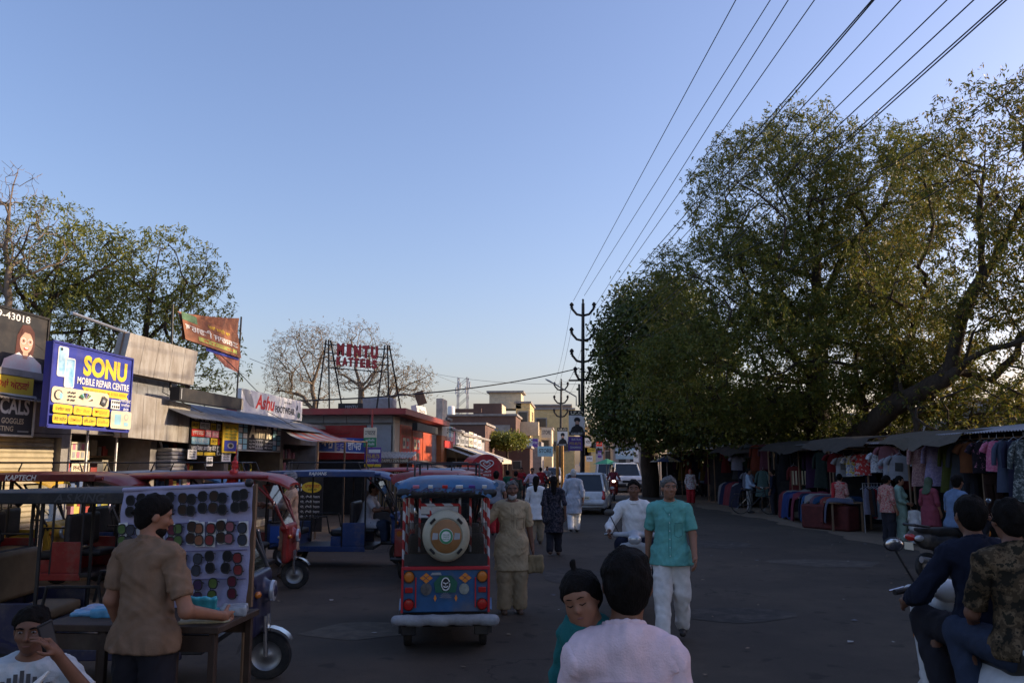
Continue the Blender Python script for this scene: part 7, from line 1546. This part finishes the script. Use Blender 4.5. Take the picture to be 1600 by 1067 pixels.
def garment(kind, label, p, rz, mat, seed=0, group='clothes on the stalls', sc=1., pr=None):
    k = (kind, seed % 3)
    if k not in gm: gm[k] = garment_mesh(*k)
    me = gm[k].copy(); me.materials.clear(); me.materials.append(mat); o = link('garment', me, None, p, rz); jt = random.Random(label); o.scale = (sc * jt.uniform(.88, 1.12), sc * jt.uniform(.9, 1.5), sc * jt.uniform(.88, 1.1)); o.rotation_euler = (jt.uniform(-.05, .05), jt.uniform(-.07, .07), rz + jt.uniform(-.35, .35)); tag(o, label, {'tee': 't-shirt', 'kurta': 'kurta', 'trousers': 'trousers', 'shirt_edge': 'shirt', 'draped': 'garment'}[kind], group)
    if pr: MB().box((0, -.062, -.30), (.17, .006, .22)).build('print', pr, o)
    if kind != 'draped': MB().tube([(-.12, 0, -.02), (0, 0, .06), (.12, 0, -.02)], .006, 5).tube([(0, 0, .06), (.0, 0, .14)], .004, 4).build('hanger', m_steel, o)
    return o
def gcol(nm, c): return cloth('garment_' + nm, tuple(x * .42 for x in c))
m_tarp = M('darkening_tarp', (.03, .032, .036), .8, .4, 1.5, dirt=.25, bump=.3, bsc=4)  # near-black sheet colour put in to give the stalls their darkness
def stall(label, A, B, depth, zf, zb, roofm, floor=None):
    """front edge from A to B (ground points), depth away from the street"""
    A, B = Vector((A[0], A[1], 0)), Vector((B[0], B[1], 0)); d = B - A; L = d.length; u = d / L; n = Vector((-u.y, u.x, 0))
    if n.x < 0: n = -n
    e = empty('market_stall', A, 0, label, 'stall', 'clothes stalls under the trees')
    for t in (0, .5, 1):
        MB().tube([u * L * t, u * L * t + Vector((0, 0, zf))], .03, 7).build('post', m_wood, e); MB().tube([u * L * t + n * depth, u * L * t + n * depth + Vector((0, 0, zb))], .03, 7).build('post', m_wood, e)
    b = MB(); corr(b, Vector((0, 0, zf)) - u * .2 - n * .35, u * (L + .4), n * (depth + .5) + Vector((0, 0, zb - zf)), .10, .016); b.build('roof', roofm, e)
    q = MB(); k = 16; q.loft([[u * L * i / k + n * (depth - .05 + .04 * math.sin(i * 1.9)), u * L * i / k + n * (depth - .05 + .03 * math.sin(i * 2.3)) + Vector((0, 0, zb - .05))] for i in range(k + 1)], cap=False, closed=False); q.build('back_sheet', m_tarp, e)
    for t in (0, 1): MB().quad(u * L * t + n * .1, u * L * t + n * depth, u * L * t + n * depth + Vector((0, 0, zb - .1)), u * L * t + n * .1 + Vector((0, 0, zf - .1))).build('side_sheet', m_tarp, e)
    MB().tube([Vector((0, 0, zf - .12)), u * L + Vector((0, 0, zf - .12))], .018, 6).build('rail', m_wood, e); MB().tube([n * .7 + Vector((0, 0, zf - .15)), n * .7 + u * L + Vector((0, 0, zf - .15))], .018, 6).build('rail', m_wood, e)
    return e
def PY(px, py, Y): q = WY(px, py, Y); return (q.x, Y)
stall('nearest clothes stall with corrugated tin roof at the right edge', PY(1425, 700, 22.2), PY(1680, 700, 16.5), 3.0, 2.55, 2.9, m_tin)
stall('clothes stall hung with white t-shirts in the middle of the row', PY(1300, 700, 26.8), PY(1418, 700, 22.6), 2.8, 2.42, 2.6, m_tin)
stall('clothes stall with heaped tables left of the hung t-shirts', PY(1208, 700, 33.5), PY(1295, 700, 27.2), 2.8, 2.5, 2.6, M('tarp_grey', (.14, .14, .14), .8, .3, 2))
stall('dark clothes stall under the big trunk', PY(1115, 700, 41), PY(1200, 700, 34), 2.6, 2.5, 2.7, m_tarp)
stall('farthest dark stall of the right row', PY(1030, 700, 50), PY(1105, 700, 42), 2.6, 2.5, 2.7, m_tarp)
FA = R(-28)
nk = [(1434, 'kurta', 'pink floral kurta hanging at the nearest stall', camo('pk_fl', [(.24, .13, .14), (.30, .18, .18), (.42, .28, .26), (.22, .1, .12)], 22)), (1456, 'kurta', 'lilac kurta hanging beside the pink floral one', camo('lilac_pr', [(.20, .17, .28), (.23, .19, .32), (.30, .26, .36), (.2, .17, .28)], 18)), (1480, 'kurta', 'olive green kurta hanging third at the nearest stall', gcol('olive', (.14, .16, .04))), (1497, 'kurta', 'slate grey kurta hanging between olive and orange garments', gcol('slate', (.10, .11, .13))), (1512, 'tee', 'orange top with grey hem hanging over black trousers', gcol('orange', (.32, .12, .05))), (1530, 'tee', 'black top with pink dots hanging beside the orange top', camo('blk_dot', [(.015, .012, .015), (.02, .015, .02), (.02, .015, .02), (.35, .14, .2)], 16)), (1541, 'shirt_edge', 'teal garment hanging edge on at the nearest stall', gcol('teal', (.03, .24, .30))), (1552, 'tee', 'bright pink patterned top hanging at the nearest stall', camo('pinkp', [(.40, .10, .18), (.45, .12, .2), (.5, .22, .28), (.38, .1, .16)], 20)), (1565, 'kurta', 'blue grey kurta hanging right of the pink top', gcol('bluegrey', (.14, .17, .26))), (1579, 'kurta', 'dark indigo kurta hanging near the right edge', gcol('indigo', (.05, .05, .10))), (1594, 'kurta', 'grey and white patterned kurta at the right edge of the stall', camo('gw', [(.05, .06, .06), (.08, .09, .09), (.3, .32, .3), (.06, .07, .07)], 16))]
for i, (px, kd, lb, mm) in enumerate(nk):
    Y = 21.6 - (px - 1430) * 4.2 / 170; p = WY(px, 697, Y); garment(kd, lb, (p.x, Y - .15, 2.36), FA, mm, i)
p = WY(1516, 740, 19.7); garment('trousers', 'black trousers hanging below the orange top', (p.x, 19.7, 1.72), FA, m_dkcl, 1)
p = WY(1550, 740, 19.0); garment('trousers', 'dark brown trousers hanging below the pink top', (p.x, 19.0, 1.70), FA, gcol('dkbrown', (.07, .035, .025)), 2)
tk = [(1304, 708, 'tee', 'dark red t-shirt hanging at the left of the white t-shirts', gcol('dkred', (.25, .02, .025)), None), (1318, 714, 'tee', 'white t-shirt with dark square print, first from the left', gcol('w1', (.55, .56, .60)), m_dkgrey), (1333, 711, 'tee', 'yellow and white striped t-shirt hanging second in the row', camo('ylst', [(.5, .38, .06), (.5, .5, .5), (.1, .14, .3), (.5, .5, .5)], 9), None), (1349, 709, 'tee', 'red topped striped t-shirt hanging in the middle of the row', camo('rdst', [(.42, .05, .05), (.42, .05, .05), (.5, .48, .46), (.08, .1, .25)], 9), None), (1372, 706, 'tee', 'white t-shirt covered in black writing', camo('wrt', [(.50, .51, .55), (.52, .53, .56), (.06, .06, .07), (.5, .5, .54)], 30), None), (1394, 715, 'tee', 'white t-shirt with brown square print', gcol('w2', (.58, .59, .64)), m_rust), (1405, 711, 'tee', 'plain white t-shirt at the right end of the row', gcol('w3', (.54, .55, .6)), m_black)]
for i, (px, py, kd, lb, mm, pr) in enumerate(tk):
    Y = 26.4 - (px - 1300) * 3.8 / 118; p = WY(px, py, Y - .3); garment(kd, lb, (p.x, Y - .3, p.z), R(-22), mm, i, sc=1.0, pr=pr)
p = WY(1390, 702, 23.2); garment('tee', 'pink t-shirt peeping above the white ones', (p.x, 23.4, p.z + .1), R(-22), gcol('pk2', (.4, .16, .18)), 2)
for i, (px, c) in enumerate(((1352, (.36, .34, .44)), (1357, (.14, .07, .05)), (1362, (.05, .05, .06)), (1366, (.38, .03, .05)), (1371, (.48, .52, .56)), (1376, (.10, .30, .30)), (1381, (.3, .06, .06)), (1386, (.08, .2, .22)))):
    Y = 23.6; p = WY(px, 763, Y); garment('shirt_edge', '%s hanging shirt from the left on the low clothes rail' % ordinal(i), (p.x, Y, p.z), R(-20), gcol('rail%d' % i, c), i, sc=1.1)
e = empty('clothes_rail', (WY(1348, 760, 23.6).x, 23.6, 0), 0, 'low metal rail carrying a row of shirts', 'clothes rail'); xr_ = WY(1392, 760, 23.6).x - e.location.x; zr_ = WY(1370, 763, 23.6).z + .14
MB().tube([(0, 0, 0), (0, 0, zr_), (xr_, 0, zr_), (xr_, 0, 0)], .018).build('bar', m_steel, e)
# tables heaped with clothes
def wares(label, A, B, n, cols, zt, seed, pre):
    A, B = Vector((*A, 0)), Vector((*B, 0)); d = B - A; L = d.length; rz = math.atan2(d.y, d.x); e = empty('table', A, rz, label, 'table')
    bx('table_top', (L / 2, .45, zt), (L, .95, .04), m_wood, e)
    for x in (.08, L / 2, L - .08):
        for y in (.06, .86): bx('leg', (x, y, zt / 2), (.05, .05, zt), m_wood, e)
    rd = random.Random(seed)
    for i in range(n):
        p = A + d * ((i + .5) / n); nrm = Vector((-d.y, d.x, 0)) / L; p = p + nrm * .06 + Vector((0, 0, zt + .04)); c = cols[i % len(cols)]
        garment('draped', '%s garment from the left draped over the edge of the %s' % (ordinal(i), pre), p, rz + rd.uniform(-.1, .1), gcol('%s%d' % (pre[:5], i % len(cols)), c), i, sc=rd.uniform(.95, 1.25) * L / n / .27)
        b = SDF(.03).ell((0, .0, 0), (.22, .25, .09), .03).ell((.1, .12, .05), (.14, .16, .07), .04); 
    for i in range(3):
        p = A + d * ((i + .5) / 3) + Vector((-d.y, d.x, 0)) / L * .55 + Vector((0, 0, zt + .06)); c = cols[(i * 3 + 1) % len(cols)]
        o = SDF(.03).ell((0, 0, 0), (L / 6.5, .28, .10), .03).ell((.12, .05, .08), (.2, .2, .08), .05).build('clothes_heap', gcol('%s%d' % (pre[:5], (i * 3 + 1) % len(cols)), c), None, .03, i + seed, 22); o.location = p; o.rotation_euler = (0, 0, rz); tag(o, '%s heap of folded clothes from the left on the %s' % (ordinal(i), pre), 'clothes heap', 'clothes on the stalls')
CC = [(.30, .06, .07), (.42, .40, .38), (.05, .09, .28), (.10, .10, .25), (.38, .08, .12), (.04, .05, .10), (.06, .16, .36), (.5, .48, .46), (.28, .16, .20), (.03, .10, .22), (.40, .10, .08), (.22, .24, .34)]
def gp(px, py): q = G(px, py); return (q.x, q.y)
wares('long table heaped with bright clothes by the road', gp(1222, 808), gp(1300, 830), 12, CC, .78, 5, 'long roadside table')
wares('far table with striped clothes under the trees', gp(1128, 786), gp(1160, 793), 5, [(.45, .44, .46), (.05, .06, .14), (.4, .08, .1), (.5, .5, .5), (.06, .06, .1)], .8, 6, 'far striped table')
bx_ = MB().box((0, 0, .35), (1.7, .5, .7)).build('cloth_bale', M('red_bale', (.09, .016, .013), .85, .3, 5, bump=.3, bsc=20), None, (*gp(1306, 829), 0), R(-58), bevel=.06); bx_.location.y += .5; tag(bx_, 'low dark red cloth covered box under the table end', 'box')
for i, (px, py, Y, kd, c, lb) in enumerate(((1150, 712, 37, 'tee', (.46, .44, .54), 'white shirt hung alone in the dark stall'), (1157, 728, 37.4, 'trousers', (.02, .025, .06), 'dark navy trousers below the white shirt in the dark stall'), (1166, 738, 36.4, 'tee', (.32, .34, .42), 'grey shirt hung right of the navy trousers'), (1166, 694, 36, 'tee', (.12, .14, .15), 'dull grey shirt high in the dark stall'), (1180, 695, 35.2, 'kurta', (.30, .07, .04), 'rust red kurta hung at the stall corner'), (1192, 694, 34.8, 'kurta', (.20, .07, .10), 'plum kurta hung next to the rust red one'), (1190, 735, 34.6, 'kurta', (.16, .26, .24), 'sea green kurta hung low at the stall corner'), (1132, 704, 40, 'kurta', (.22, .03, .03), 'dark red kurta at the far dark stall'), (1238, 728, 31.5, 'kurta', (.30, .06, .06), 'red patterned kurta beside the slatted rack'), (1222, 700, 32.4, 'kurta', (.03, .03, .035), 'black kurta at the left end of the heaped stall'), (1262, 704, 29.4, 'kurta', (.07, .03, .08), 'dark purple kurta above the long table'), (1280, 706, 28.4, 'kurta', (.05, .07, .06), 'dark green kurta above the long table'), (1090, 700, 43.5, 'tee', (.06, .07, .09), 'dark shirt at the farthest stall'), (1058, 702, 47, 'tee', (.16, .15, .14), 'dull brown shirt at the farthest stall'))):
    p = WY(px, py, Y); garment(kd, lb, (p.x, Y - .2, p.z), R(-25), gcol('fs%d' % i, c), i)
e = empty('slatted_rack', (WY(1240, 760, 31).x, 31, 0), 0, 'white slatted rack of hangers above the heaped table', 'rack'); b = MB()
for k in range(8): MB().box((.11 * k, 0, 1.35), (.05, .03, .5)).build('slat', m_cream, e)
MB().tube([(-.05, 0, 1.1), (.85, 0, 1.1)], .02).build('rail', m_wood, e); MB().tube([(-.05, 0, 0), (-.05, 0, 1.6)], .02).build('post', m_wood, e); MB().tube([(.85, 0, 0), (.85, 0, 1.6)], .02).build('post', m_wood, e)
for i, (px, Y, z) in enumerate(((1243, 31, 2.35), (1345, 25.2, 2.36))): tag(MB().tube([(-.5, 0, 0), (.6, -.4, 0)], .022, 8).build('tube_lamp', m_wcl, None, (WY(px, 700, Y).x, Y, z)), ['unlit white tube lamp under the heaped stall roof', 'unlit white tube lamp over the t-shirt row'][i], 'lamp')

o = SDF(.012).rbox((0, 0, -.16), (.22, .07, .24), .03).cap((-.06, 0, -.05), (0, 0, .02), .008, None, .01).cap((.06, 0, -.05), (0, 0, .02), .008, None, .01).build('cloth_bag', cloth('tan_bag', (.30, .22, .12)), None, .01, 4, 30); o.location = (bag_p.x + .30, bag_p.y - .02, .78); tag(o, 'tan cloth bag hanging from the hand of the man in beige', 'bag')

# second, deeper rows of clothes and drooping sheets that break the straight roof edges
rd = random.Random(21); ci = 0
names_ = ['maroon', 'bottle green', 'navy', 'charcoal', 'mustard', 'grey', 'rust', 'plum']; cs_ = [(.18, .03, .04), (.03, .08, .05), (.03, .04, .10), (.04, .04, .045), (.22, .15, .04), (.16, .16, .17), (.20, .07, .03), (.12, .04, .09)]
for si, (pa, ya, pb, yb2, n, st) in enumerate(((1300, 27.2, 1412, 23.4, 9, 'white t-shirt stall'), (1212, 33.6, 1292, 28.0, 8, 'heaped table stall'), (1120, 41, 1198, 35, 7, 'stall under the big trunk'), (1035, 50, 1100, 43, 6, 'farthest stall'))):
    for k in range(n):
        t = (k + .5) / n; px = pa + (pb - pa) * t; Y = ya + (yb2 - ya) * t + .75; p = WY(px, 700, Y); j = rd.randrange(8)
        garment('kurta' if rd.random() < .6 else 'tee', '%s garment hung deeper inside the %s, %s from the left' % (names_[j], st, ordinal(k)), (p.x + .5, Y, 2.15 + rd.uniform(-.12, .1)), R(-25), gcol('deep%d' % j, cs_[j]), k, sc=rd.uniform(.95, 1.15))
for i, (px, Y, w_, c, lb) in enumerate(((1330, 25.0, 2.2, (.065, .055, .045), 'sagging grey sheet over the t-shirt stall front'), (1255, 29.6, 2.6, (.04, .034, .028), 'dark sagging sheet over the heaped table stall'), (1165, 36.6, 2.8, (.06, .05, .045), 'brown sagging sheet over the stall under the trunk'), (1468, 20.4, 2.0, (.10, .085, .065), 'pale canvas sheet over the gap between the stalls'))):
    p = WY(px, 700, Y); rows = []
    for a in range(9):
        t = a / 8; rows.append([(-w_ / 2 + w_ * t, -.9 + .3 * math.sin(t * 7), -.16 - .18 * math.sin(t * math.pi) - .06 * math.sin(t * 19 + i)), (-w_ / 2 + w_ * t, -.45, .05 - .10 * math.sin(t * math.pi)), (-w_ / 2 + w_ * t, .6, .16)])
    o = MB().loft(rows, cap=False, closed=False).build('tarpaulin', cloth('tarp%d' % i, c), None, (p.x, Y, 2.52), R(-62)); tag(o, lb, 'tarpaulin', 'sheets over the stalls')
